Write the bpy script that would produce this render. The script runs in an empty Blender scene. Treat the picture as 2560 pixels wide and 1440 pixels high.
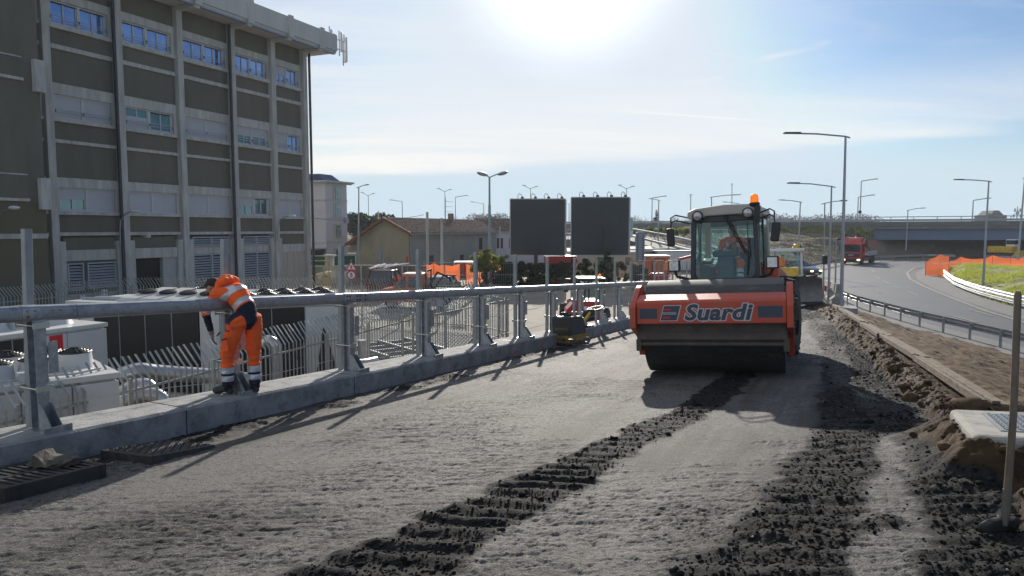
import bpy, math, random
import numpy as np
from mathutils import Vector, Matrix
R = math.radians
random.seed(7)
rng = np.random.default_rng(7)
S = bpy.context.scene
COL = S.collection

# ------------------------------------------------------------ camera, world, sun
CAMZ = 4.7
PITCH = R(4.7)
FPX = 1800.0
cd = bpy.data.cameras.new('camera')
cam = bpy.data.objects.new('camera', cd)
COL.objects.link(cam)
cam.location = (0, 0, CAMZ)
cam.rotation_euler = (R(90) - PITCH, 0, 0)
cd.sensor_width = 36
cd.lens = FPX / 2560 * 36
cd.clip_start = 0.1
cd.clip_end = 6000
S.camera = cam

SUN_EL, SUN_AZ = R(21), R(4.5)          # azimuth to the right of +Y
sun_dir = Vector((math.sin(SUN_AZ) * math.cos(SUN_EL), math.cos(SUN_AZ) * math.cos(SUN_EL), math.sin(SUN_EL)))
sd = bpy.data.lights.new('sun', 'SUN')
sd.energy = 4.6
sd.angle = R(0.5)
sd.color = (1.0, 0.93, 0.83)
so = bpy.data.objects.new('sun', sd)
COL.objects.link(so)
so.location = (0, 0, 60)
so.rotation_euler = (-sun_dir).to_track_quat('-Z', 'Y').to_euler()

S.view_settings.view_transform = 'Standard'
S.view_settings.look = 'None'
S.view_settings.gamma = 1
S.view_settings.exposure = 0.32

W = bpy.data.worlds.new('World')
S.world = W
W.use_nodes = True
nt = W.node_tree
nt.nodes.clear()
def N(t, **k):
    n = nt.nodes.new(t)
    for a, b in k.items():
        setattr(n, a, b)
    return n
L = lambda a, b: nt.links.new(a, b)
def mth(op, a, b=None, c=None, clamp=False):
    n = N('ShaderNodeMath', operation=op, use_clamp=clamp)
    for i, q in enumerate((a, b, c)):
        if q is None:
            continue
        if isinstance(q, (int, float)):
            n.inputs[i].default_value = q
        else:
            L(q, n.inputs[i])
    return n.outputs[0]
def mrange(v, a, b, c=0, d=1, sm=True):
    n = N('ShaderNodeMapRange', interpolation_type='SMOOTHSTEP' if sm else 'LINEAR')
    L(v, n.inputs[0])
    for i, q in enumerate((a, b, c, d)):
        n.inputs[i + 1].default_value = q
    return n.outputs[0]
out = N('ShaderNodeOutputWorld')
bg = N('ShaderNodeBackground')
SKY = 0.070
sky = N('ShaderNodeTexSky', sky_type='NISHITA')
sky.sun_disc = False
sky.sun_elevation = SUN_EL
sky.sun_rotation = SUN_AZ
sky.air_density = 1.0
sky.dust_density = 0.6
sky.ozone_density = 1.6
tc = N('ShaderNodeTexCoord')
sep = N('ShaderNodeSeparateXYZ')
L(tc.outputs['Generated'], sep.inputs[0])
dx, dy, dz = sep.outputs
elev = mth('ARCSINE', dz)
azim = mth('ARCTAN2', dx, dy)
dotn = N('ShaderNodeVectorMath', operation='DOT_PRODUCT')
L(tc.outputs['Generated'], dotn.inputs[0])
dotn.inputs[1].default_value = sun_dir
ang = mth('ARCCOSINE', dotn.outputs['Value'])
# streaky high cloud
zc_ = mth('ADD', mth('ABSOLUTE', dz), 0.07)
pu = mth('DIVIDE', dx, zc_)
pv = mth('DIVIDE', dy, zc_)
cmb = N('ShaderNodeCombineXYZ')
L(mth('ADD', mth('MULTIPLY', pu, 0.33), mth('MULTIPLY', pv, 0.10)), cmb.inputs[0])
L(mth('SUBTRACT', mth('MULTIPLY', pv, 0.95), mth('MULTIPLY', pu, 0.12)), cmb.inputs[1])
n1 = N('ShaderNodeTexNoise')
n1.inputs['Scale'].default_value = 0.75
n1.inputs['Detail'].default_value = 10
n1.inputs['Roughness'].default_value = 0.6
n1.inputs['Distortion'].default_value = 0.7
L(cmb.outputs[0], n1.inputs['Vector'])
streak = mrange(n1.outputs[0], 0.38, 0.66)
n2 = N('ShaderNodeTexNoise')
n2.inputs['Scale'].default_value = 3.0
n2.inputs['Detail'].default_value = 9
n2.inputs['Distortion'].default_value = 1.4
L(cmb.outputs[0], n2.inputs['Vector'])
fine = mrange(n2.outputs[0], 0.44, 0.70)
# lower edge of the cloud sheet rises towards the right
e2 = mth('SUBTRACT', elev, mth('ADD', mth('MULTIPLY', azim, 0.055), R(4.35)))
e2 = mth('ADD', e2, mth('MULTIPLY', mth('SUBTRACT', n1.outputs[0], 0.5), 0.035))
low = mrange(e2, 0.0, R(0.9))
band = mrange(e2, R(2.0), R(7.0), 1.0, 0.0)
right = mrange(azim, R(5), R(29), 1.0, 0.0)
body = mth('ADD', mth('MULTIPLY', right, 0.46), mth('MULTIPLY', streak, mth('ADD', mth('MULTIPLY', right, 0.46), 0.16)))
body = mth('ADD', body, mth('MULTIPLY', fine, 0.13))
body = mth('MAXIMUM', body, mth('MULTIPLY', band, mth('MULTIPLY', mth('ADD', mth('MULTIPLY', streak, 0.45), 0.52), mrange(azim, R(4), R(40), 1.0, 0.62))))
fac = mth('MULTIPLY', body, low, clamp=True)
def pxdir(u, v):
    a, b = (u - 1280) / FPX, (720 - v) / FPX
    c, s = math.cos(PITCH), math.sin(PITCH)
    return Vector((a, c + b * s, -s + b * c)).normalized()
for (u0, v0, u1, v1, w, k) in ((1165, 84, 1420, 114, .0042, .55), (1425, 76, 1905, 152, .0016, .45), (1880, 155, 2090, 104, .006, .55), (1530, 276, 1960, 307, .0022, .45), (1700, 212, 1840, 186, .004, .3)):
    a, b = pxdir(u0, v0), pxdir(u1, v1)
    n = a.cross(b).normalized(); m = (a + b).normalized()
    hw = math.acos(max(-1, min(1, a.dot(b)))) / 2
    d1 = N('ShaderNodeVectorMath', operation='DOT_PRODUCT'); L(tc.outputs['Generated'], d1.inputs[0]); d1.inputs[1].default_value = n
    d2 = N('ShaderNodeVectorMath', operation='DOT_PRODUCT'); L(tc.outputs['Generated'], d2.inputs[0]); d2.inputs[1].default_value = m
    line = mrange(mth('ABSOLUTE', mth('ADD', d1.outputs['Value'], mth('MULTIPLY', mth('SUBTRACT', n2.outputs[0], .5), w * 1.3))), w, 0.0)
    rng_ = mrange(mth('ARCCOSINE', d2.outputs['Value']), hw, hw * 0.6)
    trail = mth('MULTIPLY', mth('MULTIPLY', line, rng_), mth('MULTIPLY', mrange(n2.outputs[0], .3, .6), k))
    fac = mth('ADD', fac, trail, clamp=True)
hz = mrange(elev, R(2.5), R(8), 1.0, 0.0)
glow = mth('MULTIPLY', mth('POWER', mrange(ang, R(11), R(4), 0, 1, False), 2.0), 0.5)
cmix = N('ShaderNodeMix', data_type='RGBA')
L(band, cmix.inputs[0])
cmix.inputs[6].default_value = (0.63, 0.68, 0.74, 1)
cmix.inputs[7].default_value = (0.77, 0.765, 0.745, 1)
mul = N('ShaderNodeVectorMath', operation='SCALE')
L(sky.outputs[0], mul.inputs[0])
mul.inputs['Scale'].default_value = SKY
tint = N('ShaderNodeVectorMath', operation='MULTIPLY')
L(mul.outputs[0], tint.inputs[0])
tint.inputs[1].default_value = (0.58, 0.78, 1.04)
mn = N('ShaderNodeVectorMath', operation='MINIMUM')
L(tint.outputs[0], mn.inputs[0])
mn.inputs[1].default_value = (0.58, 0.645, 0.735)
m0 = N('ShaderNodeMix', data_type='RGBA')
L(hz, m0.inputs[0])
L(mn.outputs[0], m0.inputs[6])
m0.inputs[7].default_value = (0.49, 0.605, 0.685, 1)
m1 = N('ShaderNodeMix', data_type='RGBA')
L(fac, m1.inputs[0])
L(m0.outputs[2], m1.inputs[6])
L(cmix.outputs[2], m1.inputs[7])
gl = N('ShaderNodeCombineXYZ')
for i_ in range(3):
    L(glow, gl.inputs[i_])
ad = N('ShaderNodeVectorMath', operation='ADD')
L(m1.outputs[2], ad.inputs[0])
L(gl.outputs[0], ad.inputs[1])
L(ad.outputs[0], bg.inputs[0])
bg.inputs[1].default_value = 1.0
L(bg.outputs[0], out.inputs[0])

# ------------------------------------------------------------ picture ray -> place
def ray(u, v):
    a, b = (u - 1280) / FPX, (720 - v) / FPX
    c, s = math.cos(PITCH), math.sin(PITCH)
    return Vector((a, c + b * s, -s + b * c))
def atz(u, v, z):
    d = ray(u, v)
    t = (z - CAMZ) / d.z
    return Vector((d.x * t, d.y * t, z))
def aty(u, v, y):
    d = ray(u, v)
    t = y / d.y
    return Vector((d.x * t, y, CAMZ + d.z * t))
def ramp(x, y):
    return 3.14 - 0.0756 * y + 0.03 * x
def atr(u, v, dz=0.0):
    d = ray(u, v)
    t = (3.14 + dz - CAMZ) / (d.z + 0.0756 * d.y - 0.03 * d.x)
    return Vector((d.x * t, d.y * t, CAMZ + d.z * t))

# ------------------------------------------------------------ mesh builder
class MB:
    def __init__(s):
        s.v, s.f, s.m, s.M, s.mi = [], [], [], Matrix(), 0
    def add(s, vs, fs):
        n = len(s.v)
        M = s.M
        s.v += [tuple(M @ Vector(v)) for v in vs]
        s.f += [tuple(i + n for i in f) for f in fs]
        s.m += [s.mi] * len(fs)
        return s
    def hexa(s, p):      # p: 4 bottom (ccw) + 4 top
        return s.add(p, [(3, 2, 1, 0), (4, 5, 6, 7), (0, 1, 5, 4), (1, 2, 6, 5), (2, 3, 7, 6), (3, 0, 4, 7)])
    def box(s, x0, x1, y0, y1, z0, z1):
        return s.hexa([(x0, y0, z0), (x1, y0, z0), (x1, y1, z0), (x0, y1, z0), (x0, y0, z1), (x1, y0, z1), (x1, y1, z1), (x0, y1, z1)])
    def cbox(s, c, d, rot=(0, 0, 0)):
        from mathutils import Euler
        m = Matrix.Translation(c) @ Euler(rot).to_matrix().to_4x4()
        h = [q / 2 for q in d]
        P = [m @ Vector((sx * h[0], sy * h[1], sz * h[2])) for sz in (-1, 1) for sx, sy in ((-1, -1), (1, -1), (1, 1), (-1, 1))]
        return s.hexa(P)
    def bar(s, p, q, w, h, up=(0, 0, 1)):
        p, q = Vector(p), Vector(q)
        d = (q - p).normalized()
        up = Vector(up)
        a = d.cross(up)
        if a.length < 1e-4:
            a = d.cross(Vector((1, 0, 0)))
        a.normalize()
        b = a.cross(d).normalized()
        a, b = a * w / 2, b * h / 2
        return s.hexa([p - a - b, p + a - b, q + a - b, q - a - b, p - a + b, p + a + b, q + a + b, q - a + b])
    def rings(s, R_, closed_u=True, cap=True):
        n = len(R_[0])
        vs = [p for r in R_ for p in r]
        fs = []
        for i in range(len(R_) - 1):
            for j in range(n if closed_u else n - 1):
                k = (j + 1) % n
                fs.append((i * n + j, i * n + k, (i + 1) * n + k, (i + 1) * n + j))
        if cap and closed_u:
            fs.append(tuple(reversed(range(n))))
            fs.append(tuple(range((len(R_) - 1) * n, len(R_) * n)))
        return s.add(vs, fs)
    def tube(s, pts, r, n=8, loop=False):
        pts = [Vector(p) for p in pts]
        rr = r if isinstance(r, (list, tuple)) else [r] * len(pts)
        R_ = []
        up = None
        for i, p in enumerate(pts):
            if loop:
                d = pts[(i + 1) % len(pts)] - pts[i - 1]
            else:
                d = pts[min(i + 1, len(pts) - 1)] - pts[max(i - 1, 0)]
            d.normalize()
            if up is None:
                up = Vector((0, 0, 1)) if abs(d.z) < 0.9 else Vector((1, 0, 0))
            a = d.cross(up)
            if a.length < 1e-5:
                a = d.cross(Vector((0.3, 1, 0.2)))
            a.normalize()
            b = a.cross(d).normalized()
            up = b
            R_.append([p + (a * math.cos(t) + b * math.sin(t)) * rr[i] for t in [2 * math.pi * k / n for k in range(n)]])
        if loop:
            R_.append(R_[0])
            return s.rings(R_, cap=False)
        return s.rings(R_)
    def cyl(s, p, q, r, r2=None, n=16):
        return s.tube([p, q], [r, r if r2 is None else r2], n)
    def lathe(s, prof, c=(0, 0, 0), axis=(0, 0, 1), n=24, cap=False):
        ax = Vector(axis).normalized()
        q = ax.to_track_quat('Z', 'Y').to_matrix()
        c = Vector(c)
        R_ = [[c + q @ Vector((r * math.cos(t), r * math.sin(t), z)) for t in [2 * math.pi * k / n for k in range(n)]] for r, z in prof]
        return s.rings(R_, cap=cap)
    def prism(s, poly, a0, a1, plane='xz'):
        def P(p, a):
            if plane == 'xz':
                return (p[0], a, p[1])
            if plane == 'yz':
                return (a, p[0], p[1])
            return (p[0], p[1], a)
        n = len(poly)
        vs = [P(p, a0) for p in poly] + [P(p, a1) for p in poly]
        fs = [tuple(range(n)), tuple(reversed(range(n, 2 * n)))] + [(i, i + n, (i + 1) % n + n, (i + 1) % n) for i in range(n)]
        return s.add(vs, fs)
    def sphere(s, c, r, n=12, m=8, sc=(1, 1, 1)):
        R_ = []
        for i in range(m + 1):
            ph = math.pi * i / m
            rr = max(math.sin(ph), 1e-3)
            R_.append([(c[0] + r * sc[0] * rr * math.cos(2 * math.pi * k / n), c[1] + r * sc[1] * rr * math.sin(2 * math.pi * k / n), c[2] - r * sc[2] * math.cos(ph)) for k in range(n)])
        return s.rings(R_, cap=False)
    def build(s, name, mats, parent=None, bevel=0, smooth=False, ang=35, seg=2):
        me = bpy.data.meshes.new(name)
        me.from_pydata(s.v, [], s.f)
        if not isinstance(mats, (list, tuple)):
            mats = [mats]
        for m in mats:
            me.materials.append(m)
        if len(mats) > 1:
            me.polygons.foreach_set('material_index', s.m)
        import bmesh
        bm = bmesh.new()
        bm.from_mesh(me)
        bmesh.ops.recalc_face_normals(bm, faces=bm.faces)
        bm.to_mesh(me)
        bm.free()
        if smooth:
            me.polygons.foreach_set('use_smooth', [True] * len(me.polygons))
            me.set_sharp_from_angle(angle=R(ang))
        me.update()
        return link(name, me, parent, bevel, seg)
def link(name, me, parent=None, bevel=0, seg=2):
    o = bpy.data.objects.new(name, me)
    COL.objects.link(o)
    if parent:
        o.parent = parent
    if bevel:
        b = o.modifiers.new('bevel', 'BEVEL')
        b.width = bevel
        b.segments = seg
        b.limit_method = 'ANGLE'
        b.angle_limit = R(40)
    return o
def npmesh(name, V, F, mats, parent=None, smooth=False, attrs=None, mi=None):
    V = np.asarray(V, dtype=np.float32)
    F = np.asarray(F, dtype=np.int32)
    me = bpy.data.meshes.new(name)
    k = F.shape[1]
    me.vertices.add(len(V))
    me.vertices.foreach_set('co', V.ravel())
    me.loops.add(F.size)
    me.loops.foreach_set('vertex_index', F.ravel())
    me.polygons.add(len(F))
    me.polygons.foreach_set('loop_start', np.arange(0, F.size, k, dtype=np.int32))
    me.polygons.foreach_set('loop_total', np.full(len(F), k, dtype=np.int32))
    if not isinstance(mats, (list, tuple)):
        mats = [mats]
    for m in mats:
        me.materials.append(m)
    if mi is not None:
        me.polygons.foreach_set('material_index', np.asarray(mi, dtype=np.int32))
    if smooth:
        me.polygons.foreach_set('use_smooth', np.ones(len(F), dtype=bool))
    for an, av in (attrs or {}).items():
        a = me.attributes.new(an, 'FLOAT', 'POINT')
        a.data.foreach_set('value', np.asarray(av, dtype=np.float32).ravel())
    me.update()
    me.validate()
    return link(name, me, parent)
def tag(o, label=None, cat=None, group=None, kind=None):
    if label: o['label'] = label
    if cat: o['category'] = cat
    if group: o['group'] = group
    if kind: o['kind'] = kind
    return o
def thing(name, label, cat, loc=(0, 0, 0), rz=0, group=None):
    o = bpy.data.objects.new(name, None)
    o.empty_display_size = 0.3
    COL.objects.link(o)
    o.location = loc
    o.rotation_euler = (0, 0, rz)
    return tag(o, label, cat, group)
def copy_tree(o, parent=None):
    c = o.copy()
    COL.objects.link(c)
    c.parent = parent
    for ch in o.children:
        copy_tree(ch, c)
    return c
def textmesh(txt, size, ext=0.0, shear=0.0, off=0.0, align='CENTER', space=1.0):
    cu = bpy.data.curves.new('t', 'FONT')
    cu.body = txt
    cu.size = size
    cu.extrude = ext
    cu.shear = shear
    cu.offset = off
    cu.align_x = align
    cu.align_y = 'CENTER'
    cu.space_character = space
    cu.resolution_u = 3
    ob = bpy.data.objects.new('t', cu)
    COL.objects.link(ob)
    dg = bpy.context.evaluated_depsgraph_get()
    me = bpy.data.meshes.new_from_object(ob.evaluated_get(dg))
    bpy.data.objects.remove(ob)
    bpy.data.curves.remove(cu)
    return me
def lettering(name, txt, size, M, mat, parent=None, **k):
    me = textmesh(txt, size, **k)
    me.transform(M)
    me.name = name
    me.materials.clear()
    me.materials.append(mat)
    return link(name, me, parent)
# text lying in xz plane facing -y
TXZ = Matrix.Rotation(R(90), 4, 'X')

# ------------------------------------------------------------ materials
def mat(name, c, rough=0.6, metal=0.0, var=0.0, vs=3.0, bump=0.0, bs=40.0, c2=None, stretch=None, spec=0.5, alpha=1.0, emit=None, trans=0.0, coat=0.0, det=6, dirt=None, dsc=1.2, dth=(0.5, 0.7)):
    m = bpy.data.materials.new(name)
    m.use_nodes = True
    t = m.node_tree
    b = t.nodes['Principled BSDF']
    b.inputs['Base Color'].default_value = (*c, 1)
    b.inputs['Roughness'].default_value = rough
    b.inputs['Metallic'].default_value = metal
    b.inputs['Specular IOR Level'].default_value = spec
    b.inputs['Alpha'].default_value = alpha
    b.inputs['Transmission Weight'].default_value = trans
    b.inputs['Coat Weight'].default_value = coat
    if emit:
        b.inputs['Emission Color'].default_value = (*emit[0], 1)
        b.inputs['Emission Strength'].default_value = emit[1]
    tcn = t.nodes.new('ShaderNodeTexCoord')
    mp = t.nodes.new('ShaderNodeMapping')
    t.links.new(tcn.outputs['Object'], mp.inputs[0])
    if stretch:
        mp.inputs['Scale'].default_value = stretch
    src = None
    if var or c2:
        n = t.nodes.new('ShaderNodeTexNoise')
        n.inputs['Scale'].default_value = vs
        n.inputs['Detail'].default_value = det
        n.inputs['Roughness'].default_value = 0.6
        t.links.new(mp.outputs[0], n.inputs['Vector'])
        mr = t.nodes.new('ShaderNodeMapRange')
        mr.inputs[1].default_value = 0.3
        mr.inputs[2].default_value = 0.7
        t.links.new(n.outputs[0], mr.inputs[0])
        mx = t.nodes.new('ShaderNodeMix')
        mx.data_type = 'RGBA'
        a = tuple(q * (1 - var) for q in c)
        d = tuple(c2) if c2 else tuple(min(1, q * (1 + var)) for q in c)
        mx.inputs[6].default_value = (*a, 1)
        mx.inputs[7].default_value = (*d, 1)
        t.links.new(mr.outputs[0], mx.inputs[0])
        src = mx.outputs[2]
    if dirt:
        n = t.nodes.new('ShaderNodeTexNoise')
        n.inputs['Scale'].default_value = dsc
        n.inputs['Detail'].default_value = 9
        n.inputs['Roughness'].default_value = 0.68
        t.links.new(mp.outputs[0], n.inputs['Vector'])
        mr = t.nodes.new('ShaderNodeMapRange')
        mr.inputs[1].default_value = dth[0]
        mr.inputs[2].default_value = dth[1]
        t.links.new(n.outputs[0], mr.inputs[0])
        mx = t.nodes.new('ShaderNodeMix')
        mx.data_type = 'RGBA'
        if src:
            t.links.new(src, mx.inputs[6])
        else:
            mx.inputs[6].default_value = (*c, 1)
        mx.inputs[7].default_value = (*dirt, 1)
        t.links.new(mr.outputs[0], mx.inputs[0])
        src = mx.outputs[2]
    if src:
        t.links.new(src, b.inputs['Base Color'])
    if bump:
        n = t.nodes.new('ShaderNodeTexNoise')
        n.inputs['Scale'].default_value = bs
        n.inputs['Detail'].default_value = 8
        t.links.new(mp.outputs[0], n.inputs['Vector'])
        bp = t.nodes.new('ShaderNodeBump')
        bp.inputs['Distance'].default_value = bump
        bp.inputs['Strength'].default_value = 1.0
        t.links.new(n.outputs[0], bp.inputs['Height'])
        t.links.new(bp.outputs[0], b.inputs['Normal'])
    return m
def glass(name, tintc, ior_mix=0.12, dark=0.5):
    # thin pane: tinted see-through plus sharp reflection
    m = bpy.data.materials.new(name)
    m.use_nodes = True
    t = m.node_tree
    t.nodes.clear()
    o = t.nodes.new('ShaderNodeOutputMaterial')
    tr = t.nodes.new('ShaderNodeBsdfTransparent')
    tr.inputs[0].default_value = (*tintc, 1)
    gl = t.nodes.new('ShaderNodeBsdfGlossy')
    gl.inputs['Roughness'].default_value = 0.02
    gl.inputs[0].default_value = (0.9, 1, 0.97, 1)
    lw = t.nodes.new('ShaderNodeLayerWeight')
    lw.inputs[0].default_value = dark
    mr = t.nodes.new('ShaderNodeMapRange')
    mr.inputs[3].default_value = ior_mix
    mr.inputs[4].default_value = 0.6
    t.links.new(lw.outputs['Fresnel'], mr.inputs[0])
    mx = t.nodes.new('ShaderNodeMixShader')
    t.links.new(mr.outputs[0], mx.inputs[0])
    t.links.new(tr.outputs[0], mx.inputs[1])
    t.links.new(gl.outputs[0], mx.inputs[2])
    t.links.new(mx.outputs[0], o.inputs[0])
    return m
M = {}
M['galv'] = mat('galvanised_steel', (0.30, 0.32, 0.34), 0.42, 0.75, c2=(0.46, 0.48, 0.51), vs=14, var=0.15, bump=0.0006, bs=60)
M['galv_dull'] = mat('dull_steel', (0.26, 0.28, 0.29), 0.55, 0.5, c2=(0.36, 0.38, 0.38), vs=6, dirt=(0.22, 0.13, 0.07), dsc=2.5, dth=(0.62, 0.72))
M['zinc'] = mat('bright_zinc', (0.50, 0.53, 0.50), 0.35, 0.8, c2=(0.6, 0.62, 0.55), vs=5)
M['concrete'] = mat('concrete', (0.21, 0.21, 0.205), 0.88, c2=(0.36, 0.36, 0.35), vs=3.2, bump=0.010, bs=38, dirt=(0.12, 0.118, 0.112), dsc=5.0, dth=(0.50, 0.72), det=12)
M['bconc'] = mat('facade_concrete', (0.36, 0.352, 0.325), 0.9, c2=(0.60, 0.585, 0.54), vs=1.1, stretch=(3, 3, 0.5), det=9)
M['fascia'] = mat('fascia_concrete', (0.50, 0.49, 0.46), 0.9, c2=(0.60, 0.59, 0.56), vs=0.4, stretch=(3, 3, 0.4))
M['olive'] = mat('olive_render', (0.128, 0.119, 0.090), 0.95, c2=(0.172, 0.160, 0.123), vs=0.5, stretch=(2, 2, .5), det=10)
M['brownwall'] = mat('brown_render', (0.115, 0.108, 0.066), 0.95, c2=(0.16, 0.13, 0.085), vs=0.13, det=10)
M['shutter'] = mat('white_shutter', (0.52, 0.52, 0.56), 0.6, var=0.05, vs=1)
M['wframe'] = mat('white_frame', (0.55, 0.56, 0.58), 0.5)
M['pane'] = mat('window_pane', (0.17, 0.29, 0.55), 0.04, 0.65, c2=(0.30, 0.48, 0.80), vs=0.35, spec=0.8)
M['paneg'] = mat('green_pane', (0.10, 0.17, 0.17), 0.05, 0.5, c2=(0.18, 0.28, 0.28), vs=0.5, spec=0.8)
M['dark'] = mat('dark_inside', (0.012, 0.012, 0.012), 0.9)
M['black'] = mat('black_plastic', (0.012, 0.012, 0.014), 0.45)
M['blackmetal'] = mat('black_metal', (0.02, 0.021, 0.024), 0.4, 0.3)
M['louvre'] = mat('louvre_metal', (0.40, 0.42, 0.46), 0.5, 0.2)
M['downpipe'] = mat('dark_downpipe', (0.03, 0.032, 0.04), 0.5)
M['cwhite'] = mat('chiller_white', (0.60, 0.60, 0.58), 0.45, c2=(0.52, 0.52, 0.49), vs=0.8, dirt=(0.42, 0.40, 0.35), dsc=1.5, dth=(0.58, 0.8))
M['coil'] = mat('coil_fins', (0.012, 0.012, 0.011), 0.7, c2=(0.022, 0.02, 0.018), vs=1.5)
M['pipe'] = mat('lagged_pipe', (0.45, 0.44, 0.42), 0.3, 0.7, c2=(0.6, 0.6, 0.58), vs=3)
M['orange'] = mat('orange_paint', (0.43, 0.048, 0.020), 0.5, c2=(0.50, 0.068, 0.028), vs=1.5, dirt=(0.24, 0.10, 0.065), dsc=4.0, dth=(0.50, 0.78), bump=0.0012, bs=25)
M['drum'] = mat('drum_steel', (0.035, 0.035, 0.034), 0.5, 0.4, c2=(0.07, 0.068, 0.064), vs=20, bump=0.002, bs=90, dirt=(0.13, 0.12, 0.10), dsc=7, dth=(.54, .74), stretch=(.5, 1, 1))
M['drumdust'] = mat('dusty_drum', (0.10, 0.098, 0.09), 0.75, 0.1, c2=(0.14, 0.135, 0.125), vs=28, bump=0.003, bs=120)
M['rubber'] = mat('tyre_rubber', (0.016, 0.016, 0.016), 0.8, c2=(0.05, 0.047, 0.042), vs=4, bump=0.002, bs=30)
M['grime'] = mat('grimy_steel', (0.055, 0.045, 0.04), 0.6, 0.3, c2=(0.10, 0.075, 0.06), vs=6, dirt=(0.16, 0.06, 0.025), dsc=4, dth=(0.58, 0.72))
M['cabgrey'] = mat('cab_frame', (0.018, 0.02, 0.026), 0.4)
M['cabroof'] = mat('cab_roof', (0.46, 0.44, 0.40), 0.5, c2=(0.38, 0.35, 0.30), vs=2)
M['cabglass'] = glass('cab_glass', (0.82, 0.92, 0.90), 0.02, 0.30)
M['beacon'] = mat('amber_beacon', (0.9, 0.25, 0.01), 0.15, trans=0.3, emit=((1.0, 0.25, 0.0), 0.35))
M['hivis'] = mat('hivis_orange', (1.0, 0.135, 0.016), 0.8, c2=(0.9, 0.11, 0.015), vs=6, bump=0.004, bs=16)
M['trouser'] = mat('work_trousers', (0.95, 0.13, 0.018), 0.85, c2=(0.80, 0.10, 0.018), vs=5, bump=0.006, bs=14, dirt=(0.36, 0.06, 0.02), dsc=5, dth=(0.6, 0.72))
M['reflect'] = mat('reflective_tape', (0.52, 0.54, 0.57), 0.35, 0.25)
M['navy'] = mat('navy_cloth', (0.010, 0.014, 0.03), 0.9, bump=0.003, bs=18)
M['skin'] = mat('skin', (0.36, 0.20, 0.14), 0.6)
M['hair'] = mat('short_hair', (0.022, 0.017, 0.014), 0.85)
M['glove'] = mat('work_glove', (0.26, 0.23, 0.18), 0.85, c2=(0.12, 0.11, 0.10), vs=25)
M['boot'] = mat('work_boot', (0.022, 0.021, 0.02), 0.75, c2=(0.05, 0.046, 0.04), vs=14)
M['yellow'] = mat('yellow_paint', (0.66, 0.40, 0.02), 0.45, dirt=(0.2, 0.13, 0.04), dsc=5, dth=(0.5, 0.7))
M['red'] = mat('red_paint', (0.42, 0.012, 0.012), 0.35, coat=0.3)
M['white'] = mat('white_paint', (0.72, 0.72, 0.70), 0.5)
M['lightgrey'] = mat('light_grey', (0.42, 0.42, 0.41), 0.6, var=0.08)
M['blue'] = mat('blue_paint', (0.02, 0.05, 0.14), 0.5)
M['silverpaint'] = mat('silver_car_paint', (0.42, 0.44, 0.46), 0.28, 0.6, coat=0.5)
M['darkpaint'] = mat('dark_car_paint', (0.02, 0.025, 0.04), 0.25, 0.3, coat=0.6)
M['maroon'] = mat('maroon_paint', (0.11, 0.008, 0.016), 0.3, coat=0.5)
M['vanorange'] = mat('van_orange', (0.60, 0.13, 0.02), 0.4, coat=0.3)
M['carglass'] = mat('car_glass', (0.015, 0.022, 0.03), 0.03, 0.0, spec=1.0)
M['headlight'] = mat('headlight', (0.30, 0.30, 0.31), 0.2, 0.5, c2=(.6, .6, .6), vs=18)
M['lit'] = mat('lit_headlight', (1, 0.9, 0.7), 0.3, emit=((1.0, 0.72, 0.35), 2.5))
M['amberlens'] = mat('amber_lens', (0.75, 0.20, 0.02), 0.2)
M['wood'] = mat('weathered_wood', (0.11, 0.082, 0.056), 0.9, c2=(0.22, 0.17, 0.12), vs=3, stretch=(10, 1.5, 10), bump=0.004, bs=30, dirt=(0.06, 0.042, 0.027), dsc=2.2, dth=(0.46, 0.62))
M['handle'] = mat('grubby_handle', (0.10, 0.075, 0.052), 0.85, c2=(0.19, 0.155, 0.12), vs=7, stretch=(3, 3, 0.5))
M['mesh_orange'] = mat('orange_mesh', (0.80, 0.13, 0.035), 0.7, c2=(0.9, 0.2, 0.08), vs=8)
M['roof'] = mat('clay_tiles', (0.10, 0.055, 0.038), 0.9, c2=(0.30, 0.22, 0.17), vs=2.6, det=12, dirt=(0.38, 0.33, 0.28), dsc=5, dth=(0.55, 0.66))
M['render_tan'] = mat('tan_render', (0.30, 0.265, 0.185), 0.95, c2=(0.36, 0.315, 0.22), vs=0.6, det=10, dirt=(0.22, 0.21, 0.17), dsc=0.5, dth=(0.5, 0.7))
M['render_grey'] = mat('grey_render', (0.25, 0.25, 0.215), 0.95, c2=(0.33, 0.325, 0.28), vs=0.4, det=10)
M['render_white'] = mat('white_render', (0.52, 0.50, 0.52), 0.9, c2=(0.60, 0.58, 0.59), vs=0.4)
M['cream'] = mat('cream_render', (0.52, 0.48, 0.36), 0.9, var=0.05, vs=0.6)
M['bargeboard'] = mat('brown_bargeboard', (0.22, 0.075, 0.035), 0.7)
M['billback'] = mat('billboard_back', (0.030, 0.040, 0.046), 0.6, c2=(0.037, 0.046, 0.052), vs=0.5)
M['lampsteel'] = mat('lamp_steel', (0.33, 0.36, 0.40), 0.45, 0.5, var=0.08, vs=2)
M['signwhite'] = mat('sign_white', (0.78, 0.78, 0.78), 0.4)
M['signred'] = mat('sign_red', (0.62, 0.01, 0.015), 0.4)
M['signblack'] = mat('sign_black', (0.01, 0.01, 0.01), 0.5)
M['bark'] = mat('bark', (0.085, 0.068, 0.055), 0.95)
M['twig'] = mat('twig', (0.17, 0.14, 0.125), 0.95)
M['leafg'] = mat('leaf_green', (0.085, 0.12, 0.022), 0.6, c2=(0.20, 0.23, 0.04), vs=2.0)
M['leafd'] = mat('leaf_dark', (0.022, 0.034, 0.014), 0.7, c2=(0.06, 0.075, 0.025), vs=1.0)
M['leafr'] = mat('leaf_autumn', (0.16, 0.11, 0.035), 0.7, c2=(0.10, 0.13, 0.03), vs=1.5)
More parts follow.
